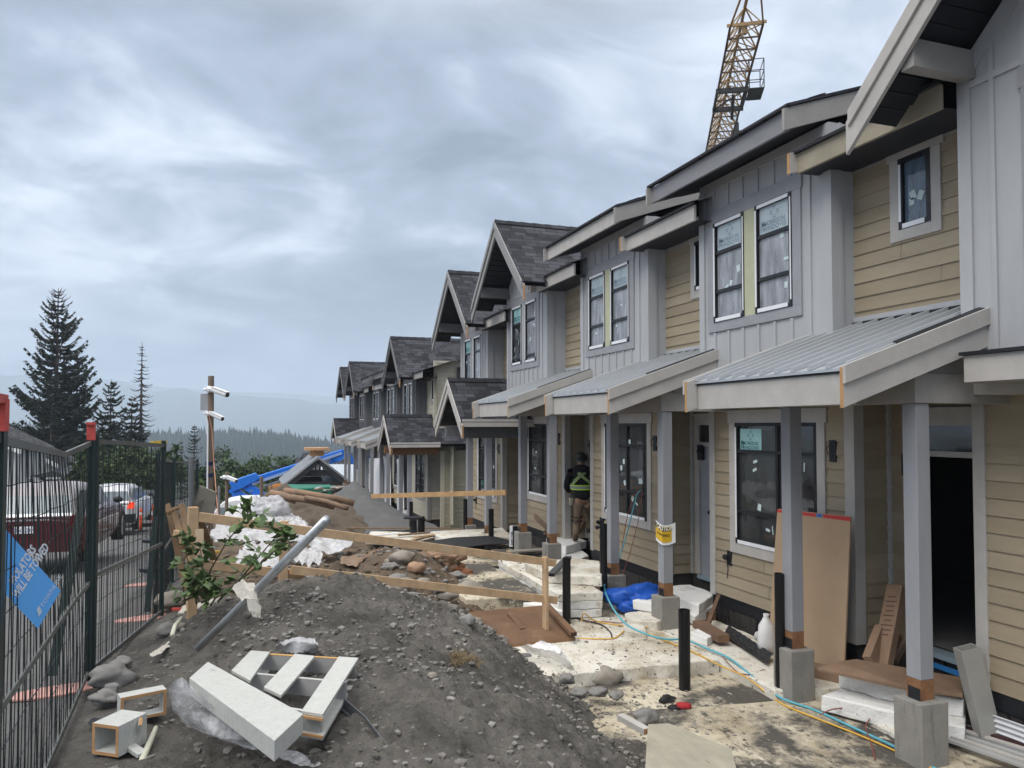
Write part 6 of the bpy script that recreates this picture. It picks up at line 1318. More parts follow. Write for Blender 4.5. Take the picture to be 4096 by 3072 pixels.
# ------------------------------------------------------------------ stones
rs = random.Random(21)
BIG = [((868, 1210), -2.02, .17, 0, 'big brown boulder on top of the rock heap'), ((900, 1230), -2.1, .12, 1, 'flat orange tinted stone below the big brown boulder'), ((842, 1232), -2.12, .11, 2, 'grey flat stone left of the orange one'), ((1012, 1290), -2.52, .2, 0, 'large tan boulder at the right end of the lower rail'), ((975, 1228), -2.35, .15, 0, 'tan boulder beside the kraft bag'), ((985, 1252), -2.42, .11, 2, 'grey oval stone at the foam edge'), ((870, 1275), -1.96, .15, 0, 'brown boulder under the lower rail'), ((855, 1258), -2.02, .13, 2, 'grey boulder just behind the lower rail'), ((966, 1290), -2.2, .12, 0, 'pale stone at the crest right of the lower rail'), ((1310, 1472), -2.79, .16, 0, 'half buried boulder against the drip streaked foam'), ((237, 1470), -1.90, .12, 2, 'big grey rock at the fence by the nearest pink foot'), ((262, 1437), -1.90, .075, 2, 'dark rock behind the big grey rock'), ((240, 1492), -1.88, .055, 2, 'small broken rock in front of the big grey rock'), ((228, 1512), -1.88, .075, 2, 'lone grey stone between the big rock and the box frames'), ((362, 1372), -1.9, .09, 2, 'grey stone at the foot of the mound by the conduit'), ((385, 1360), -1.88, .07, 0, 'pale stone at the foot of the mound by the conduit'), ((370, 1302), -1.98, .14, 0, 'smooth pale boulder left of the left barricade post'), ((935, 1488), -1.86, .035, 0, 'pale round stone on the face of the mound'), ((1010, 1395), -2.2, .10, 2, 'grey rock breaking out of the mound flank'), ((1250, 1500), -2.55, 0.077, 2, 'tall muddy rock at the right foot of the mound'), ((1225, 1470), -2.45, 0.072, 2, 'grey rock high on the right flank of the mound'), ((1395, 1555), -2.73, .11, 2, 'dark rounded rock above the pale plywood'), ((1330, 1505), -2.72, 0.061, 2, 'muddy clod lying on the foam by the mound'), ((1290, 1498), -2.7, 0.072, 2, 'black muddy clod against the mound foot'), ((915, 1258), -2.12, .08, 0, 'small tan stone right of the boulder behind the rail'), ((1005, 1262), -2.46, .09, 2, 'grey round stone low beside the white strip'), ((748, 1268), -1.75, .06, 0, 'pale cobble on the crest of the mound'), ((945, 1275), -2.1, .09, 2, 'round grey cobble behind the lower rail')]
for j, ((u, v), z, r, k, lb) in enumerate(BIG):
    p = at(u, v, Z=z); zg = z_ground(p.x, p.y); p.z = max(p.z, zg) if p.x < 3.2 else p.z
    mb = MB(); mb.blob((p.x, p.y, p.z + r * .22), r, 0, j + 2, .28 if k != 2 else .5, 3, (rs.uniform(1.0, 1.35), rs.uniform(.8, 1.0), rs.uniform(.55, .72)), rs.uniform(-.6, .6))
    tag(mb.build('rock', mat('orange_rock', (.32, .20, .13), .8, .2, 5) if k == 1 else ROCK if k == 0 else ROCKG, smooth=True), lb, 'rock', 'loose rocks about the mound')
def scatter(name, label, n, reg, size, mts, seed, sub=1, bias=2.2, zf=None, density=None):
    rp_ = random.Random(seed); mb = MB(); k = 0
    while k < n:
        x, y = rp_.uniform(reg[0], reg[1]), rp_.uniform(reg[2], reg[3])
        if density and rp_.random() > density(x, y): continue
        r = size[0] + (size[1] - size[0]) * rp_.random() ** bias; z = (zf or z_ground)(x, y)
        mb.blob((x, y, z + r * .2), r, rp_.randrange(len(mts)), rp_.randrange(99), .35, sub, (rp_.uniform(.9, 1.4), rp_.uniform(.7, 1.1), rp_.uniform(.5, .8)), rp_.random() * 6); k += 1
    return tag(mb.build(name, mts, smooth=False), label, 'pebbles', kind='stuff')
clod = mat('dirt_clod', (.16, .15, .135), .95, .3, 20); peb = mat('pale_pebble', (.22, .21, .195), .9, .3, 30)
scatter('pebbles', 'small stones and clods strewn over the grey mound', 5200, (-.75, 3.4, 2.7, 8.8), (.004, .034), [clod, clod, clod, mat('dark_clod', (.085, .08, .073), .95, .3, 20), ROCKG, peb], 4, 1, 4.2, density=lambda x, y: .12 + max(0, mnoise.noise(V((x * 1.1, y * 1.1, 3))) * 1.8 + .25))
scatter('pebbles', 'cobbles and stones covering the brown rock heap', 1100, (.0, 3.6, 8.5, 14.5), (.012, .075), [ROCK, ROCKG, SOIL, SOIL, clod], 5, 1, 3.4)
scatter('pebbles', 'line of cobbles along the crest under the lower rail', 330, (.3, 3.2, 8.3, 9.4), (.015, .07), [ROCK, ROCKG, clod], 6, 2, 2.2)
scatter('crumbs', 'dirt crumbs scattered over the muddy near foam', 900, (3.0, 5.6, 4.2, 8.0), (.004, .022), [clod, clod, ROCKG], 7, 1, 3, zf=lambda x, y: -2.80 if y < 7.6 else -2.66, density=lambda x, y: max(.06, 1.25 - (x - 2.9) * .75))
scatter('crumbs', 'dirt crumbs and chips scattered over the far foam', 700, (3.1, 5.2, 7.7, 13), (.004, .018), [clod, clod, KRAFT], 8, 1, 2.5, zf=lambda x, y: -2.655 if y < 9.9 else (-2.42 if x < 4.1 and y > 10.5 else -2.30 if y > 9.8 else -2.66))

# ------------------------------------------------------------------ shrub by the barricade
def leaf(mb, p, d, s, roll, m=0):
    d = d.normalized(); r = d.cross(V((0, 0, 1))); r = r.normalized() if r.length > .05 else V((1, 0, 0)); r = Matrix.Rotation(roll, 3, d) @ r; n = r.cross(d)
    mid = p + d * s * .5 - n * s * .06; tip = p + d * s - n * s * .16
    mb.face([p, p + d * s * .28 + r * s * .24, mid + r * s * .27, tip, mid], m); mb.face([p, mid, tip, mid - r * s * .27, p + d * s * .28 - r * s * .24], m)
def shrub(name, label, stems, seed, ls=(.06, .11), n_side=7):
    root = empty(name, stems[0][0], label, 'shrub'); rg = random.Random(seed); sm = MB(); lf = MB()
    for pts in stems:
        P = [V(p) for p in pts]; sm.tube(P, [.009 * (1 - .6 * i / (len(P) - 1)) for i in range(len(P))], 5)
        for i in range(len(P) - 1):
            for k in range(n_side):
                t = rg.random(); p = P[i].lerp(P[i + 1], t)
                if i == 0 and t < .35: continue
                d = V((rg.uniform(-1, 1), rg.uniform(-1, 1), rg.uniform(-.1, .7))).normalized(); L = rg.uniform(.06, .2); q = p + d * L; sm.tube([p, q], .003, 4)
                for w_ in range(rg.randint(3, 5)):
                    dd = (d + V((rg.uniform(-.9, .9), rg.uniform(-.9, .9), rg.uniform(-.7, .5)))); leaf(lf, p.lerp(q, rg.uniform(.3, 1)), dd, rg.uniform(*ls), rg.uniform(-1, 1), 0 if rg.random() < .8 else 1)
        for w_ in range(6): leaf(lf, P[-1], V((rg.uniform(-1, 1), rg.uniform(-1, 1), rg.uniform(-.2, 1))), rg.uniform(*ls), rg.uniform(-1, 1))
    sm.build('stem', mat('shrub_stem', (.10, .085, .05), .8, .2), root); lf.build('foliage', [LEAF, mat('shrub_leaf_light', (.12, .18, .055), .5, .25, 6)], root); return root
D = lambda u, v, d: tuple(at(u, v, d=d))
shrub('shrub', 'leafy green shrub growing in front of the left half of the barricade', [[D(440, 1290, 7.0), D(455, 1230, 6.8), D(490, 1170, 6.6), D(530, 1120, 6.5), D(540, 1090, 6.45)], [D(470, 1300, 6.9), D(520, 1250, 6.7), D(570, 1190, 6.6), D(612, 1140, 6.5)], [D(445, 1300, 7.0), D(440, 1240, 6.9), D(432, 1180, 6.9)], [D(500, 1270, 6.9), D(560, 1220, 6.7), D(605, 1180, 6.6), D(622, 1160, 6.6)], [D(430, 1300, 7.0), D(412, 1250, 7.0), D(402, 1190, 7.0), D(398, 1160, 7.0)]], 4, (.07, .12), 6)
shrub('shrub', 'low leafy sprouts at the foot of the left barricade post', [[D(425, 1305, 6.9), D(420, 1280, 6.8), D(440, 1255, 6.8)], [D(455, 1308, 6.9), D(470, 1285, 6.8), D(480, 1262, 6.7)], [D(400, 1300, 7.1), D(395, 1270, 7.1), D(405, 1235, 7.1)], [D(440, 1310, 6.85), D(450, 1290, 6.8), D(445, 1270, 6.8)]], 9, (.07, .12), 6)
tg = at(1005, 1470, Z=-2.05); mb = MB(); r5 = random.Random(5)
for k in range(160):
    a = r5.uniform(0, 6.28); p = tg + V((r5.uniform(-.1, .1), r5.uniform(-.07, .07), .0)); p.z = z_ground(p.x, p.y) + .01; q = p + V((math.cos(a) * .07, math.sin(a) * .07, r5.uniform(.0, .05))); mb.tube([p, p.lerp(q, .5) + V((0, 0, .02)), q], .0022, 3)
tag(mb.build('dry_grass_tuft', mat('straw', (.20, .15, .085), .9, .3, 20)), 'clump of dry roots lying on the face of the mound', 'grass tuft')

# ------------------------------------------------------------------ conifers
def conifer(name, label, base, H, Wd, seed, need, dens=1.0, z0=.12, upturn=.25, bare=.0, lean=0., trunk=BARK, gap=.0, group=None, whorls=46, cut=.5):
    root = empty(name, base, label, 'tree', group); rg = random.Random(seed); base = V(base); tk = MB(); cr = MB(); r0 = H * .016
    top = base + V((lean * H, 0, H)); n = 10
    tk.tube([base.lerp(top, i / n) + V((0, 0, 0)) for i in range(n + 1)], [r0 * (1 - .97 * i / n) + .012 for i in range(n + 1)], 7)
    for w_ in range(whorls):
        t = z0 + (1 - z0) * (w_ + rg.uniform(-.4, .4)) / whorls
        t = min(.985, max(z0, t))
        if rg.random() < gap: continue
        prof = (1 - t) ** .62 * (1.0 if t > .35 else .78 + .22 * t / .35)
        for k in range(rg.randint(4, 6)):
            L = Wd / 2 * prof * rg.uniform(.55, 1.12) + H * .008; a = rg.uniform(0, 2 * PI); p = base.lerp(top, t)
            up = upturn + (t - .5) * .7 + rg.uniform(-.12, .12); d = V((math.cos(a), math.sin(a), 0)); seg = 5; pts = [p]
            for s in range(1, seg + 1):
                f = s / seg; pts.append(p + d * (L * f) + V((0, 0, L * (up * f * .6 - .42 * f * (1 - f) * 1.6 + .25 * f * f - (.30 if t < .4 else .12) * f))))
            tk.tube(pts, [r0 * .20 * (1 - .85 * s / seg) + .006 for s in range(seg + 1)], 4)
            if t > 1 - bare: continue
            m = int((14 + L * 26) * dens)
            for q in range(m):
                f = rg.uniform(.12, 1); i = min(int(f * seg), seg - 1); c = pts[i].lerp(pts[i + 1], f * seg - i)
                sgn = rg.choice((-1, 1)); side = V((-d.y, d.x, 0)) * sgn; ln = rg.uniform(.28, .62) * (1.15 - .5 * f) * max(.5, min(1.3, L / 2.2)); 
                e = c + side * ln * rg.uniform(.3, .9) + d * ln * .5 + V((0, 0, rg.uniform(-.55, .12) * ln)); wv = V((rg.uniform(-1, 1), rg.uniform(-1, 1), rg.uniform(-1, .3))).normalized() * ln * .30
                cr.face([c - wv * .5, c + wv, e])
                if q % 2: cr.face([c, c + d * ln * .35 + wv, c + V((0, 0, -ln * rg.uniform(.3, .7))) + d * ln * .15])
    tk.build('trunk', trunk, root)
    if cr.v: cr.build('crown', need, root)
    return root
def tree_at(name, label, u, vtop, d, width_px, zbase, seed, need, **k):
    t = at(u, vtop, d=d); return conifer(name, label, (t.x, t.y, zbase), t.z - zbase, width_px * d / FPX, seed, need, **k)
tree_at('spruce_tree', 'tallest dark spruce with a thin bare tip and long sweeping branches', 126, 622, 62, 235, -7.0, 11, NEED, dens=1.0, z0=.22, upturn=.35, bare=.07, whorls=52)
tree_at('spruce_tree', 'dark spruce crowding the right side of the tallest one', 168, 760, 64, 150, -7.2, 12, NEED, dens=1.5, z0=.08, upturn=.1)
tree_at('spruce_tree', 'low dense spruce filling the foot of the tallest one', 112, 850, 60, 150, -7.0, 17, NEED, dens=1.3, z0=.05, upturn=.0, whorls=34)
tree_at('spruce_tree', 'pointed green spruce between the tallest one and the dead snag', 240, 819, 70, 150, -7.8, 13, NEEDB, dens=1.8, z0=.04, upturn=.0, whorls=40)
tree_at('spruce_tree', 'short ragged spruce at the foot of the dead snag', 285, 858, 68, 140, -7.6, 14, NEEDB, dens=1.8, z0=.04, upturn=-.1, whorls=36)
tree_at('dead_tree', 'bare dead conifer with short drooping twigs right of the spruces', 307, 740, 69, 88, -7.6, 15, NEED, dens=0, z0=.2, upturn=-.55, bare=1.0, trunk=BARKG, whorls=40)
tree_at('fir_tree', 'small fir standing alone left of the camera pole', 420, 916, 95, 66, -11.0, 16, mat('hazy_needles', (.032, .046, .036), .9, .3, .6), dens=1.2, z0=.06, upturn=-.1, whorls=30)
tree_at('fir_tree', 'smaller fir beside the lone fir left of the camera pole', 392, 950, 98, 28, -11.0, 18, mat('hazy_needles', (0, 0, 0)), dens=1.0, z0=.06, upturn=-.1, whorls=22)
tree_at('fir_tree', 'tiny fir top above the house at the left edge', 68, 920, 110, 26, -11.5, 19, mat('hazy_needles', (0, 0, 0)), dens=1.0, z0=.06, upturn=-.1, whorls=20)
def bushy(name, label, c, rx, ry, rz, seed, mt, n=900, trunk=True, ls=(.25, .55), group=None, cat='tree', cl=26):
    root = empty(name, (c[0], c[1], c[2] - rz * 1.2), label, cat, group); rg = random.Random(seed); mb = MB(); c = V(c); cs = []
    for k in range(cl):
        a, e = rg.uniform(0, 6.28), rg.uniform(-.7, 1.3); rr = rg.uniform(.45, 1.0); cs.append((c + V((math.cos(a) * math.cos(e) * rx * rr, math.sin(a) * math.cos(e) * ry * rr, math.sin(e) * rz * rr)), rg.uniform(.18, .42)))
    for k in range(n):
        p, r = rg.choice(cs); q = p + V((rg.gauss(0, rx * r * .5), rg.gauss(0, ry * r * .5), rg.gauss(0, rz * r * .5))); s = rg.uniform(*ls); a, b = V((rg.uniform(-1, 1), rg.uniform(-1, 1), rg.uniform(-1, 1))).normalized() * s, V((rg.uniform(-1, 1), rg.uniform(-1, 1), rg.uniform(-1, 1))).normalized() * s * .6
        mb.face([q, q + a * .6 + b * .5, q + a, q + a * .5 - b * .5], 0 if rg.random() < .7 else 1)
    mb.build('crown', [mt, mat('light_' + mt.name, (.085, .13, .045), .7, .3, 1)], root)
    if trunk:
        t = MB(); t.tube([c - V((0, 0, rz * 1.25)), c], [rx * .08, rx * .04], 6)
        for p, r in cs[:8]: t.tube([c - V((0, 0, rz * .3)), p], [rx * .03, rx * .01], 4)
        t.build('trunk', BARK, root)
    return root
GH = 'leafy trees and bushes along the road'
p = at(478, 1005, d=85); bushy('leafy_tree', 'round dark leafy tree right of the camera pole', p, 1.6, 1.6, 2.1, 31, mat('dark_leaf', (.030, .045, .025), .8, .3, .8), 1100, ls=(.18, .42), group=GH)
for j, (u, v, d, w_, h, lb) in enumerate(((505, 1035, 62, 40, 42, 'bright green leafy tree behind the far camera pole'), (560, 1030, 66, 40, 40, 'green bushy tree above the blue lift boom'), (610, 1022, 75, 36, 38, 'darker green tree over the middle of the lift boom'), (660, 1030, 80, 36, 34, 'green tree right of the orange boarded wall'), (470, 1060, 56, 40, 42, 'green bush low beside the camera pole'), (440, 1050, 52, 34, 40, 'green bush left of the camera pole behind the fence'), (545, 1075, 58, 60, 34, 'wide green bush below the lift boom'))):
    p = at(u, v, d=d); bushy('leafy_tree', lb, p, w_ * d / FPX, w_ * d / FPX, h * d / FPX, 40 + j, LEAFD, 1500, ls=(.2, .5), group=GH)
p = at(640, 1003, d=120); tree_at('fir_tree', 'dark pointed tree far behind the lift boom', 622, 985, 120, 40, -14, 61, NEEDB, dens=1.4, z0=.05, upturn=-.1, whorls=20)
tree_at('fir_tree', 'second dark pointed tree far behind the lift boom', 650, 992, 125, 30, -14, 62, NEEDB, dens=1.3, z0=.05, upturn=-.1, whorls=18)
for j in range(9):
    u = 175 + j * 24; d = 40 + (j * 7) % 9; p = at(u, 1018 + 8 * math.sin(j * 2.1), d=d); bushy('hedge_bush', ['', 'first', 'second', 'third', 'fourth', 'fifth', 'sixth', 'seventh', 'eighth', 'ninth'][j + 1] + ' green bush from the left in the hedge behind the fence', p, 30 * d / FPX, 30 * d / FPX, 45 * d / FPX, 70 + j, LEAFD, 1000, trunk=False, ls=(.16, .4), group='hedge bushes behind the fence', cat='bush', cl=18)
# ------------------------------------------------------------------ houses across the road
HW = mat('white_house', (.52, .53, .55), .7, .06, 2); HR = mat_shingle('grey_house_shingle', (.06, .06, .064))
def cottage(label, c, wx, wy, hz, rise, base, yaw=0):
    root = empty('house', (c[0], c[1], base), label, 'house'); cx, cyy = c[0], c[1]; mb = MB(); z1 = hz
    mb.box(cx - wx, cx + wx, cyy - wy, cyy + wy, base, z1); mb.face([(cx - wx, cyy - wy, z1), (cx + wx, cyy - wy, z1), (cx, cyy - wy, z1 + rise)]); mb.face([(cx - wx, cyy + wy, z1), (cx + wx, cyy + wy, z1), (cx, cyy + wy, z1 + rise)][::-1]); mb.build('wall', HW, root)
    r = MB(); e = .35; L = math.hypot(wx + e, rise * (wx + e) / wx)
    for s in (-1, 1):
        dz = rise * (wx + e) / wx; q = [(cx, cyy - wy - e, z1 + rise + .1), (cx, cyy + wy + e, z1 + rise + .1), (cx + s * (wx + e), cyy + wy + e, z1 + rise + .1 - dz), (cx + s * (wx + e), cyy - wy - e, z1 + rise + .1 - dz)]
        r.face(q, 0, [(0, 0), (2 * wy, 0), (2 * wy, L), (0, L)])
    r.build('roof', HR, root)
    b = MB()
    for s in (-1, 1):
        dz = rise * (wx + e) / wx; b.beam((cx, cyy - wy - e - .03, z1 + rise), (cx + s * (wx + e), cyy - wy - e - .03, z1 + rise - dz), .06, .22)
    b.build('barge_board', WHP, root)
    for x in (-.5, .1, .55):
        w_ = MB(); X = cx + wx * x; w_.box(X - .45, X + .45, cyy - wy - .06, cyy - wy, base + 1.4, base + 2.8); wo = w_.build('window', WHP, root)
        g = MB(); g.box(X - .36, X + .36, cyy - wy - .07, cyy - wy - .06, base + 1.5, base + 2.7); g.build('pane', mat('house_pane', (.03, .035, .04), .2, .1), wo)
    return root
p = at(75, 1010, d=46); cottage('white gabled house behind the near fence panel', (p.x - 1.2, p.y + 3), 2.2, 3, -2.3, 1.2, -6.2)
p = at(150, 985, d=58); cottage('grey roofed house half hidden behind the bent fence panel', (p.x - 1.5, p.y + 4), 3.0, 4, -3.3, 1.4, -7.5)
p = at(-25, 950, d=36); cottage('white house with a dark eave cut off by the left edge', (p.x - 1.9, p.y + 3), 3.0, 3, -1.1, 1.6, -5.2)
p = at(70, 1060, d=38); cottage('small low roofed porch house just above the maroon car', (p.x, p.y + 2), 1.4, 2, -3.3, .7, -5.4)
# ------------------------------------------------------------------ pavilion
pd_ = 44.0; root = empty('pavilion', tuple(at(685, 1068, d=pd_)), 'open timber pavilion with a grey metal gable roof beside the gravel heap', 'pavilion')
zb = at(685, 1075, d=pd_).z; zp_ = at(688, 990, d=pd_).z; ze = at(618, 1045, d=pd_).z; c = at(686, 1000, d=pd_); hx = (at(754, 1045, d=pd_) - at(618, 1045, d=pd_)).length / 2
DK = mat('dark_timber', (.045, .047, .053), .6, .15, 3)
rm = MB(); rx_ = V((1, 0, 0)); fy = V((-rx_.y, rx_.x, 0)); P = lambda x, y, z: V((c.x, c.y, 0)) + rx_ * x + fy * y + V((0, 0, z))
for s in (-1, 1):
    rm.prism([P(0, -.5, zp_ + .1), P(s * (hx + .1), -.5, ze), P(s * (hx + .1), -.5, ze - .08), P(0, -.5, zp_ + .0)][::s], fy * 5.5)
    for k in range(12): y = -.5 + k * .48; rm.beam(P(0, y, zp_ + .12), P(s * (hx + .1), y, ze + .02), .03, .04)
rm.build('roof', METAL, root)
tb = MB()
for s in (-1, 1):
    tb.beam(P(0, -.35, zp_ - .15), P(s * (hx - .1), -.35, ze - .12), .12, .26)
    for y in (0, 4.5): tb.beam(P(s * (hx - .55), y, zb - .6), P(s * (hx - .55), y, ze + .1), .34, .34); tb.beam(P(s * (hx - .95), y, zb - .6), P(s * (hx - .95), y, ze + .0), .2, .2)
for z in (ze - .05, ze + .62): tb.beam(P(-hx * (1 - .0) + .5 if z < ze else -hx * .55, -.05, z), P(hx - .5 if z < ze else hx * .55, -.05, z), .14, .34)
for x in (-.32, -.12, .12, .32): tb.beam(P(x, -.1, ze + .4), P(x, -.1, zp_ - .35), .09, .09)
tb.beam(P(-hx + .5, 4.5, ze - .05), P(hx - .5, 4.5, ze - .05), .14, .34); tb.build('timber_frame', DK, root)
lt = MB()
for k in range(26): x = -1.4 + k * .115; lt.beam(P(x, 4.4, zb - .4), P(x, 4.4, ze - .3), .02, .02)
for k in range(11): z = zb - .3 + k * .16; lt.beam(P(-1.45, 4.4, z), P(1.5, 4.4, z), .02, .02)
lt.face([P(-1.45, 4.5, zb - .4), P(1.5, 4.5, zb - .4), P(1.5, 4.5, ze - .25), P(-1.45, 4.5, ze - .25)], 1); lt.build('lattice', [mat('lattice_bar', (.06, .06, .065), .6, .1), mat('pale_backing', (.33, .33, .36), .8, .05)], root)
vt = MB(); a = P(.05, 1.2, zp_ + .08); vt.box(a.x - .38, a.x + .38, a.y - .38, a.y + .38, a.z, a.z + .35); vt.build('vent_base', CUT, root); vt = MB(); vt.box(a.x - .68, a.x + .68, a.y - .6, a.y + .6, a.z + .35, a.z + .5); vt.build('vent_cap', mat('osb_board', (.56, .33, .17), .8, .2, 8), root)
q = at(830, 1040, d=52); mb = MB(); z0, z1 = at(760, 1052, d=50).z, at(760, 1002, d=50).z
rf = MB(); a_, b_ = at(690, 1003, d=50), at(765, 1003, d=50); a2, b2 = at(700, 1055, d=47), at(770, 1055, d=47); rf.prism([a_, b_, b2, a2], (0, 0, -.1))
for k in range(9): t = k / 8; rf.beam(a_.lerp(b_, t) + V((0, 0, .02)), a2.lerp(b2, t) + V((0, 0, .02)), .04, .05)
root2 = empty('metal_roofed_shed', tuple(at(740, 1075, d=49)), 'pale metal roofed shed behind the right side of the pavilion', 'shed'); rf.build('roof', mat('pale_metal_roof', (.42, .47, .52), .45, .05, 2, metal=.3), root2); wl = MB(); wl.prism([a2 + V((0, .3, -.1)), b2 + V((0, .3, -.1)), b2 + V((0, .3, -2)), a2 + V((0, .3, -2))], (0, 2.5, 0)); wl.build('wall', TRIMD, root2)
# far shingled row and the orange sheathed wall
def farhouse(label, u0, u1, vr, ve, d, gx_=True):
    a, b = at(u0, vr, d=d), at(u1, vr, d=d); e0, e1 = at(u0 - (8 if gx_ else 0), ve, d=d - 3), at(u1, ve, d=d - 3); root = empty('far_house', ((a.x + b.x) / 2, (a.y + b.y) / 2, -9), label, 'house', 'shingled houses far down the lot')
    mb = MB(); L = (b - a).length; mb.face([e0, e1, b, a], 0, [(0, 0), (L, 0), (L, 5), (0, 5)]); back = [p + V((0, 6, 0)) for p in (e0, e1)]; mb.face([a, b, back[1], back[0]], 0, [(0, 0), (L, 0), (L, 5), (0, 5)]); mb.build('roof', SHING, root)
    w_ = MB(); w_.face([e0 + V((0, .4, 0)), e1 + V((0, .4, 0)), e1 + V((0, .4, -6)), e0 + V((0, .4, -6))]); w_.face([e0 + V((.2, .4, 0)), a + V((.2, 0, -.15)), back[0] + V((.2, -.4, 0)), back[0] + V((.2, -.4, -6)), e0 + V((.2, .4, -6))]); w_.build('wall', mat('far_wall', (.22, .21, .2), .8, .1), root)
    return root
farhouse('long dark shingled roof behind the boom lift and pavilion', 655, 762, 978, 1036, 66); farhouse('dark gabled roof left of the long shingled one', 640, 662, 988, 1020, 74); farhouse('smallest far dark roof at the left of the far row', 597, 640, 1006, 1024, 90)
root = empty('sheathed_house', tuple(at(605, 1070, d=60)), 'unfinished house wall with bright orange sheathing under the lift boom', 'house')
w_ = MB(); a, b, c2, e = at(592, 1046, d=60), at(636, 1041, d=60), at(636, 1078, d=60), at(592, 1078, d=60); w_.prism([a, b, c2, e], (0, .2, 0)); w_.build('sheathing', mat('orange_sheathing', (.66, .27, .08), .8, .12, 3), root)
w_ = MB(); w_.prism([at(571, 1048, d=60), at(592, 1046, d=60), at(592, 1078, d=60), at(571, 1078, d=60)], (0, .1, 0)); w_.build('grey_wall', mat('far_wall', (0, 0, 0)), root)
for u in (573, 581, 589): w_ = MB(); w_.prism([at(u, 1047, d=59.8), at(u + 3.5, 1047, d=59.8), at(u + 3.5, 1078, d=59.8), at(u, 1078, d=59.8)], (0, .08, 0)); w_.build('stud', mat('orange_sheathing', (0, 0, 0)), root)
w_ = MB(); w_.prism([at(640, 1040, d=60), at(662, 1036, d=60), at(662, 1085, d=60), at(640, 1085, d=60)], (0, 3, 0)); w_.build('tan_wall', TRIMD, root)
g_ = at(665, 1068, d=34); mb = MB(); mb.hexa([g_ + V((-.9, 0, -.5)), g_ + V((.9, 0, -.5)), g_ + V((.9, 1.2, -.5)), g_ + V((-.9, 1.2, -.5))], [g_ + V((-1.1, 0, .25)), g_ + V((1.1, 0, .32)), g_ + V((1.1, 1.2, .32)), g_ + V((-1.1, 1.2, .4))]); tag(mb.build('green_bin', mat('bin_green', (.01, .16, .10), .5, .1, 3), bevel=.04), 'dark green bin behind the tied brown rolls', 'bin')
for j, (u, v, lb) in enumerate(((712, 1068, 'pile of dark demolition scrap left of the gravel heap'), (728, 1060, 'pale scrap boards stacked before the pavilion'))):
    root = MB(); c = at(u, v, d=33); r6 = random.Random(j)
    for k in range(14): a = c + V((r6.uniform(-.7, .7), r6.uniform(-.4, .4), r6.uniform(-.35, .2))); root.beam(a, a + V((r6.uniform(-.9, .9), r6.uniform(-.5, .5), r6.uniform(-.15, .15))), .16, .05, r6.randrange(2))
    tag(root.build('scrap_pile', [LUMBO, mat('dark_scrap', (.03, .028, .027), .8, .2)] if j == 0 else [TRIM, LUMBO]), lb, 'scrap pile', kind=None)
# ------------------------------------------------------------------ blue boom lift
ld = 49.0; root = empty('boom_lift', tuple(at(540, 1100, d=ld)), 'bright blue boom lift with its long arm raised to the right', 'boom lift')
def Pl(u, v, o=0): return at(u, v, d=ld + o)
mb = MB(); mb.beam(Pl(520, 1046), Pl(742, 976, 3), .42, .36); mb.build('main_boom', BLUE, root, bevel=.02)
mb = MB(); mb.beam(Pl(545, 1046, -.25), Pl(738, 979, 2.7), .06, .16); mb.build('boom_stripe', mat('pale_blue_stripe', (.34, .46, .72), .4, .1), root)
mb = MB(); mb.beam(Pl(560, 1054, -.2), Pl(715, 1003, 2.5), .16, .10); mb.build('inner_boom', GALV, root); mb = MB(); mb.beam(Pl(540, 1062, -.2), Pl(690, 1010, 2), .12, .07); mb.build('cable_tray', GRBX, root)
mb = MB(); mb.prism([Pl(495, 1042, -.3), Pl(553, 1022, -.3), Pl(562, 1034, -.3), Pl(520, 1056, -.3), Pl(503, 1062, -.3)], (0, .7, 0)); mb.build('boom_root', BLUE, root, bevel=.02)
mb = MB()
for a, b in (((500, 1055), (540, 1085)), ((505, 1064), (562, 1092)), ((530, 1048), (597, 1090))): mb.beam(Pl(*a), Pl(*b), .34, .5)
mb.build('lower_arm', BLUE, root, bevel=.02)
for a, m_, b in (((578, 1074), (602, 1054), (632, 1028)), ((583, 1078), (609, 1057), (637, 1032))):
    mb = MB(); mb.tube([Pl(*a, -.35), Pl(*m_, -.35)], .11, 8); mb.build('ram', BLK, root); mb = MB(); mb.tube([Pl(*m_, -.35), Pl(*b, -.35)], .05, 8); mb.build('ram_rod', GRBX, root)
mb = MB(); mb.prism([Pl(715, 990, 2.4), Pl(745, 975, 2.9), Pl(757, 980, 3), Pl(735, 996, 2.6), Pl(712, 1003, 2.4)], (0, .5, 0)); mb.beam(Pl(750, 978, 3), Pl(770, 1010, 3.2), .3, .3); mb.build('jib_knuckle', BLUE, root, bevel=.02)
c = Pl(575, 1105); mb = MB(); mb.box(c.x - 1.9, c.x + 1.5, c.y - .9, c.y + .9, c.z - .35, c.z + .5); mb.build('turret', BLUE, root, bevel=.06)
for x in (-1.2, 1.2):
    for y in (-1, 1): mb = MB(); mb.tube([(c.x + x, c.y + y - .16, c.z - .55), (c.x + x, c.y + y + .16, c.z - .55)], .48, 16); mb.build('wheel', mat('tyre', (0, 0, 0)), root)
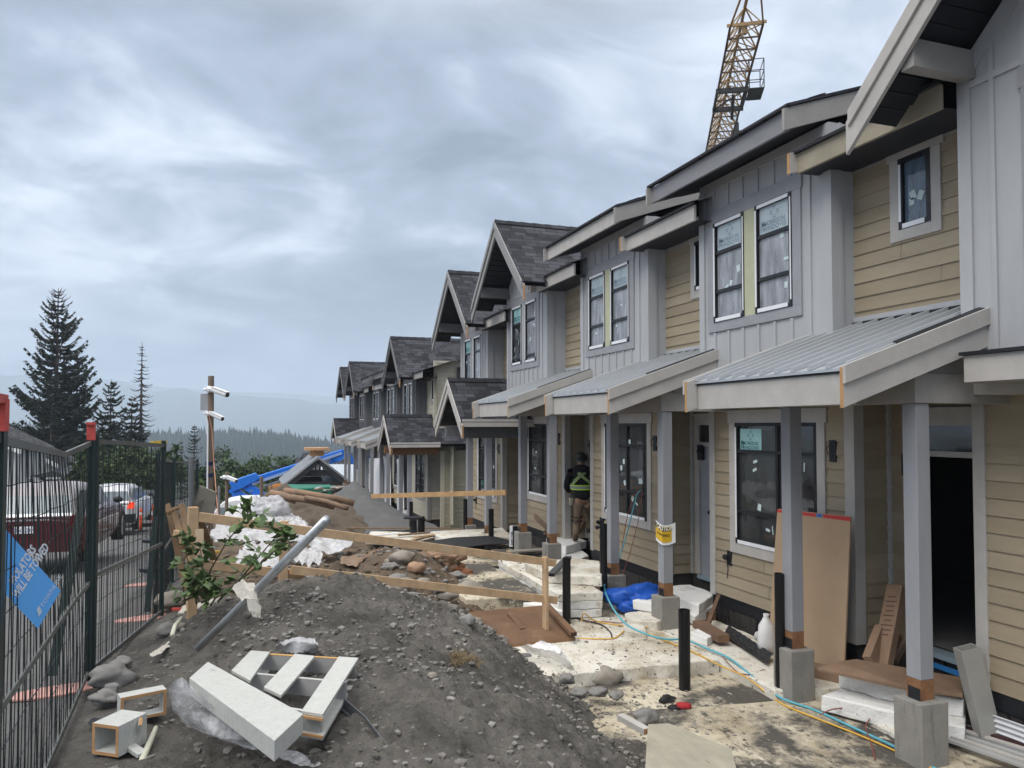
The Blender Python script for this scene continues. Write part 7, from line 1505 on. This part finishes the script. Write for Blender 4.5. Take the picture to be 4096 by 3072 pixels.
# ------------------------------------------------------------------ tower crane: level jib passing high over the houses
root = empty('tower_crane', (52, 118, -12), 'yellow lattice tower crane jib high above the roofs', 'crane')
Zc = 24.0; jd = V((.502, .884, 0)).normalized(); js = V((jd.y, -jd.x, 0)); E0 = at(1613, 54, Z=Zc); wj = .95; hj = 1.5
J = lambda s, x, z: E0 + jd * s + js * x + V((0, 0, z))
mb = MB(); N_ = 46; st_ = 1.55
for x in (-wj, wj): mb.beam(J(0, x, 0), J(N_ * st_, x, 0), .13, .13, 1)
mb.tube([J(-1.5, 0, hj), J(N_ * st_, 0, hj)], .10, 8, 0)
mb.beam(J(0, -wj, 0), J(-5, 0, hj * .9), .10, .10, 0); mb.beam(J(0, wj, 0), J(-5, 0, hj * .9), .10, .10, 0); mb.beam(J(-5, 0, hj * .9), J(0, 0, hj), .10, .1, 0)
for k in range(N_):
    s = k * st_; sg = 1 if k % 2 else -1
    mb.beam(J(s, -wj, 0), J(s, wj, 0), .085, .085, 1 if k % 5 else 0); mb.beam(J(s, -wj * sg, 0), J(s + st_, wj * sg, 0), .05, .05, 0)
    for x in (-wj, wj): mb.beam(J(s, x, 0), J(s + st_ / 2, 0, hj), .07, .07, 0); mb.beam(J(s + st_, x, 0), J(s + st_ / 2, 0, hj), .07, .07, 0)
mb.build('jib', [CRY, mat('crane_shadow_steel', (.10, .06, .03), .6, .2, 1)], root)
mb = MB(); mb.beam(J(.0, -1.15, .05), J(.0, 1.15, .12), .1, .16); mb.box(*[q for p in zip(J(.2, -.1, -.2) - V((.12, .12, .25)), J(.2, -.1, -.2) + V((.12, .12, .3))) for q in p]); mb.build('jib_end', [CRY], root)
mb = MB(); 
for s in (8.6, 11.9): mb.beam(J(s, -1.12, -.25), J(s, 1.12, -.25), .2, .34)
for x in (-1.05, 1.05): mb.beam(J(8.6, x, -.2), J(11.9, x, -.2), .1, .2)
mb.beam(J(8.6, 1, -.2), J(11.9, -1, -.2), .08, .08); mb.beam(J(9.5, .15, -.2), J(10.5, .15, -1.6), .2, .2); mb.build('trolley', CRD, root)
bk = MB(); bc = lambda s, x, z: J(s, 1.15 + x, z)
for s in (8.4, 10.4):
    for x in (0, 1.0):
        bk.beam(bc(s, x, -.3), bc(s, x, 1.8), .05, .05)
for z in (-.3, .3, 1.0, 1.8):
    for s in (8.4, 10.4): bk.beam(bc(s, 0, z), bc(s, 1.0, z), .045, .045)
    for x in (0, 1.0): bk.beam(bc(8.4, x, z), bc(10.4, x, z), .045, .045)
bk.prism([bc(8.4, 0, -.3), bc(10.4, 0, -.3), bc(10.4, 1, -.3), bc(8.4, 1, -.3)], (0, 0, .05)); bk.build('basket', CRD, root)
hk = MB(); h0 = J(11, .3, -.3); hz_ = at(1590, 290, d=h0.dot(FW)).z; hb = at(1591, 292, d=h0.dot(FW) + 8)
for o in (-.15, .15): hk.tube([hb + V((o, 0, 7.5)), hb + V((o, 0, .3))], .02, 4)
hk.box(hb.x - .38, hb.x + .38, hb.y - .25, hb.y + .25, hb.z - .7, hb.z + .35); hk.box(hb.x - .14, hb.x + .18, hb.y - .1, hb.y + .1, hb.z + .35, hb.z + 1.1); hk.build('hook_block', CRD, root)
mk = MB(); mc = J(N_ * st_ + .8, 0, 0)
for x in (-.8, .8):
    for y in (-.8, .8): mk.beam((mc.x + x, mc.y + y, -12), (mc.x + x, mc.y + y, Zc + 5), .16, .16)
for k in range(23):
    z = -12 + k * 1.8; s = 1 if k % 2 else -1
    for y in (-.8, .8): mk.beam((mc.x - .8 * s, mc.y + y, z), (mc.x + .8 * s, mc.y + y, z + 1.8), .08, .08); mk.beam((mc.x + y, mc.y - .8 * s, z), (mc.x + y, mc.y + .8 * s, z + 1.8), .08, .08)
mk.build('mast', CRY, root)
# ------------------------------------------------------------------ worker
def skin(name, joints, edges, mt, root, sub=2, rootv=0):
    me = bpy.data.meshes.new(name); o0 = wloc(root); me.from_pydata([tuple(V(j[0]) - o0) for j in joints], edges, []); o = bpy.data.objects.new(name, me); COL.objects.link(o); o.parent = root
    s = o.modifiers.new('skin', 'SKIN'); s.use_smooth_shade = True
    for i, j in enumerate(joints): r = j[1] if isinstance(j[1], tuple) else (j[1], j[1]); me.skin_vertices[0].data[i].radius = r; me.skin_vertices[0].data[i].use_root = (i == rootv)
    b = o.modifiers.new('sub', 'SUBSURF'); b.levels = sub; b.render_levels = sub; me.materials.append(mt)
    return o
wb = at(1250, 1171, Z=-2.365); yaw = -.25
root = empty('person', wb, 'worker seen from behind in black jacket with lime harness stripes, tan trousers and hard hat', 'person')
cw, sw = math.cos(yaw), math.sin(yaw)
Wk = lambda x, y, z: wb + V((x * cw - y * sw, x * sw + y * cw, z))      # x to his right, y ahead of him
SKN = mat('skin', (.38, .22, .15), .6, .05); JK = mat('black_jacket', (.012, .012, .014), .8, .2, 6); TR = mat('tan_trousers', (.20, .145, .098), .85, .15, 5, .3, 20); BT = mat('brown_boot', (.07, .045, .03), .7, .2, 8)
hip, che, nk, hd = Wk(.08, .0, .86), Wk(.06, .10, 1.26), Wk(.08, .22, 1.46), Wk(.10, .30, 1.58)
LK, LA, RK, RA = Wk(-.02, .03, .46), Wk(-.06, -.03, .09), Wk(.24, .30, .58), Wk(.27, .22, .22)
# the whole body, one continuous figure
LS, RS, LE, RE, LH, RH = Wk(-.15, .16, 1.38), Wk(.30, .18, 1.38), Wk(-.22, .22, 1.10), Wk(.40, .36, 1.15), Wk(-.12, .44, .98), Wk(.32, .60, 1.12)
skin('body', [(hip, .11), (Wk(.07, .05, 1.05), .10), (che, (.12, .09)), (nk, .055), (hd, (.075, .09)), (Wk(.11, .31, 1.68), (.07, .085)), (LS, .045), (LE, .04), (LH, .034), (RS, .045), (RE, .04), (RH, .034), (Wk(-.01, .0, .80), .09), (LK, .06), (LA, .045), (Wk(.17, .02, .80), .09), (RK, .06), (RA, .045), (Wk(-.11, .5, .95), (.02, .035)), (Wk(.31, .67, 1.11), (.02, .035))], [(0, 1), (1, 2), (2, 3), (3, 4), (4, 5), (2, 6), (6, 7), (7, 8), (2, 9), (9, 10), (10, 11), (0, 12), (12, 13), (13, 14), (0, 15), (15, 16), (16, 17), (8, 18), (11, 19)], SKN, root)
skin('trousers', [(Wk(.08, 0, .90), (.165, .13)), (Wk(.0, .0, .74), (.105, .11)), (LK, (.075, .08)), (Wk(-.05, -.01, .28), (.078, .08)), (Wk(-.055, -.03, .13), (.075, .08)), (Wk(.17, .06, .76), (.105, .11)), (RK, (.078, .08)), (Wk(.26, .26, .38), .072), (RA, .07)], [(0, 1), (1, 2), (2, 3), (3, 4), (0, 5), (5, 6), (6, 7), (7, 8)], TR, root)
skin('jacket', [(Wk(.08, -.01, .80), (.20, .16)), (Wk(.075, .05, 1.06), (.19, .15)), (Wk(.07, .11, 1.26), (.205, .155)), (Wk(.08, .17, 1.40), (.15, .12)), (Wk(.09, .23, 1.49), (.085, .09)), (LS, .085), (LE, .068), (LH, .05), (RS, .085), (RE, .068), (RH, .05)], [(0, 1), (1, 2), (2, 3), (3, 4), (3, 5), (5, 6), (6, 7), (3, 8), (8, 9), (9, 10)], JK, root)
for s in range(5):   # fingers of both hands
    for hh, dx_ in ((Wk(-.11, .5, .95), 1), (Wk(.31, .67, 1.11), -1)):
        f_ = MB(); a = hh + (Wk((s - 2) * .016, .02, 0) - wb); b = a + (Wk((s - 2) * .006, .035, -.012) - wb) * (1.1 if s in (1, 2, 3) else .8); e = b + (Wk(0, .015, -.03) - wb)
        f_.tube([a, b, e], [.009, .008, .006], 6); f_.build('finger', SKN, root, smooth=True)
for nm, A_, t_ in (('boot', LA, 0), ('boot', RA, 1)):
    skin(nm, [(A_ + V((0, 0, .10)), .062), (A_ + V((0, 0, -.02)), .062), (A_ + (Wk(.0, .10, -.045) - wb), (.058, .045)), (A_ + (Wk(.0, .19, -.055) - wb), (.05, .035))], [(0, 1), (1, 2), (2, 3)], BT, root, 1)
hm_ = MB(); hc = Wk(.11, .31, 1.655); hm_.lathe(hc, [(.155, -.01), (.15, .0), (.135, .01), (.132, .05), (.115, .10), (.07, .135), (.02, .148)], 18, sx=.92, sy=1.05); hm_.tube([hc + (Wk(0, -.125 + .0, -.03) - wb), hc + (Wk(0, -.13, .0) - wb)], .02, 6); hm_.build('hard_hat', mat('dark_hat', (.035, .030, .028), .5, .2, 8), root, smooth=True)
hb_ = MB(); hb_.lathe(hc + V((0, 0, -.05)), [(.115, 0), (.122, .015), (.115, .03)], 18, sx=.92, sy=1.05); hb_.build('hat_strap', mat('grey_strap', (.16, .16, .16), .6, .1), root, smooth=True)
hd_ = MB(); hd_.blob(Wk(.085, .13, 1.47), .15, 0, 3, .25, 3, (1.15, .8, .55)); hd_.build('hood', JK, root, smooth=True)
LIME = mat('lime_band', (.60, .92, .04), .5, .05); SILV = mat('silver_band', (.33, .34, .36), .4, .05)
def torso_r(z): # jacket half widths with height
    return float(np.interp(z, [.88, 1.06, 1.26, 1.40, 1.46], [.238, .228, .246, .20, .15])), float(np.interp(z, [.88, 1.06, 1.26, 1.40, 1.46], [.19, .185, .195, .16, .13]))
def tc_(z): return .078, float(np.interp(z, [.88, 1.06, 1.26, 1.40, 1.46], [.01, .05, .11, .17, .2]))
def ring_band(z0, z1, m, mb, off=0):
    n = 30; pts = []
    for z in (z0, z1):
        a, b = torso_r(z); cx_, cy_ = tc_(z); pts.append([Wk(cx_ + math.cos(t) * (a + off), cy_ + math.sin(t) * (b + off), z) for t in np.linspace(0, 2 * PI, n)])
    grid_sheet(mb, pts, 2, n, m)
def strap(path, wd, m, mb, off=0):
    """band over the back: path of (angle, z) on the torso"""
    for (t0, z0), (t1, z1) in zip(path, path[1:]):
        q = []
        for t, z, s in ((t0, z0, -1), (t1, z1, -1), (t1, z1, 1), (t0, z0, 1)):
            zz = z; a, b = torso_r(zz); cx_, cy_ = tc_(zz); tt = t + s * wd / a * .5; q.append(Wk(cx_ + math.cos(tt) * (a + off), cy_ + math.sin(tt) * (b + off), zz))
        mb.face(q, m)
vs_ = MB(); ring_band(1.055, 1.155, 0, vs_, .004); ring_band(1.078, 1.132, 1, vs_, .008)
B3 = -PI / 2
for pth in ([(B3 + .95, 1.15), (B3 + .6, 1.20), (B3 + .25, 1.27), (B3 - .08, 1.33), (B3 - .35, 1.39), (B3 - .5, 1.45)], [(B3 - 1.1, 1.15), (B3 - .85, 1.2), (B3 - .55, 1.27), (B3 - .25, 1.33), (B3 + .15, 1.38), (B3 + .6, 1.43)]):
    strap(pth, .085, 0, vs_, .006); strap(pth, .045, 1, vs_, .011)
vs_.build('harness_vest', [LIME, SILV], root)
for z in (.42, .50):
    kb = MB(); kb.tube([Wk(-.035 + .115 * math.cos(t), .02 + .125 * math.sin(t), z) for t in np.linspace(0, 2 * PI, 16)], .012, 6); kb.build('knee_strap', BLK, root, smooth=True)
pk_ = MB(); pk_.box(*[q for p in zip(Wk(-.16, -.02, .82) - V((.03, .03, .07)), Wk(-.16, -.02, .82) + V((.03, .03, .07))) for q in p]); pk_.build('tool_pouch', mat('cream_pouch', (.42, .40, .30), .7, .1), root)
# tall white panels leaning in the far porches
for j, (u0, u1, v0, v1, x) in enumerate(((797, 822, 990, 1105, 5.9), (824, 842, 985, 1112, 6.1), (858, 870, 992, 1112, 6.0))):
    a, b, c2, e = at(u0, v0, X=x + .35), at(u1, v0, X=x + .35), at(u1, v1, X=x), at(u0, v1, X=x); mb = MB(); mb.prism([a, b, c2, e], (.05, 0, .0)); tag(mb.build('white_sheet', mat('white_panel', (.72, .73, .76), .5, .04)), ['leftmost tall white panel leaning in the far porches', 'middle tall white panel leaning in the far porches', 'narrow tall white panel next to the near far porch post'][j], 'sheet', 'tall white panels leaning in the far porches')
mb = MB(); mb.blob(at(873, 1120, X=5.9), .35, 0, 3, .4, 3, (.6, .6, 1.0)); tag(mb.build('plastic_bag', SHEET, smooth=True), 'grey plastic bag standing behind the far porch post', 'plastic bag')
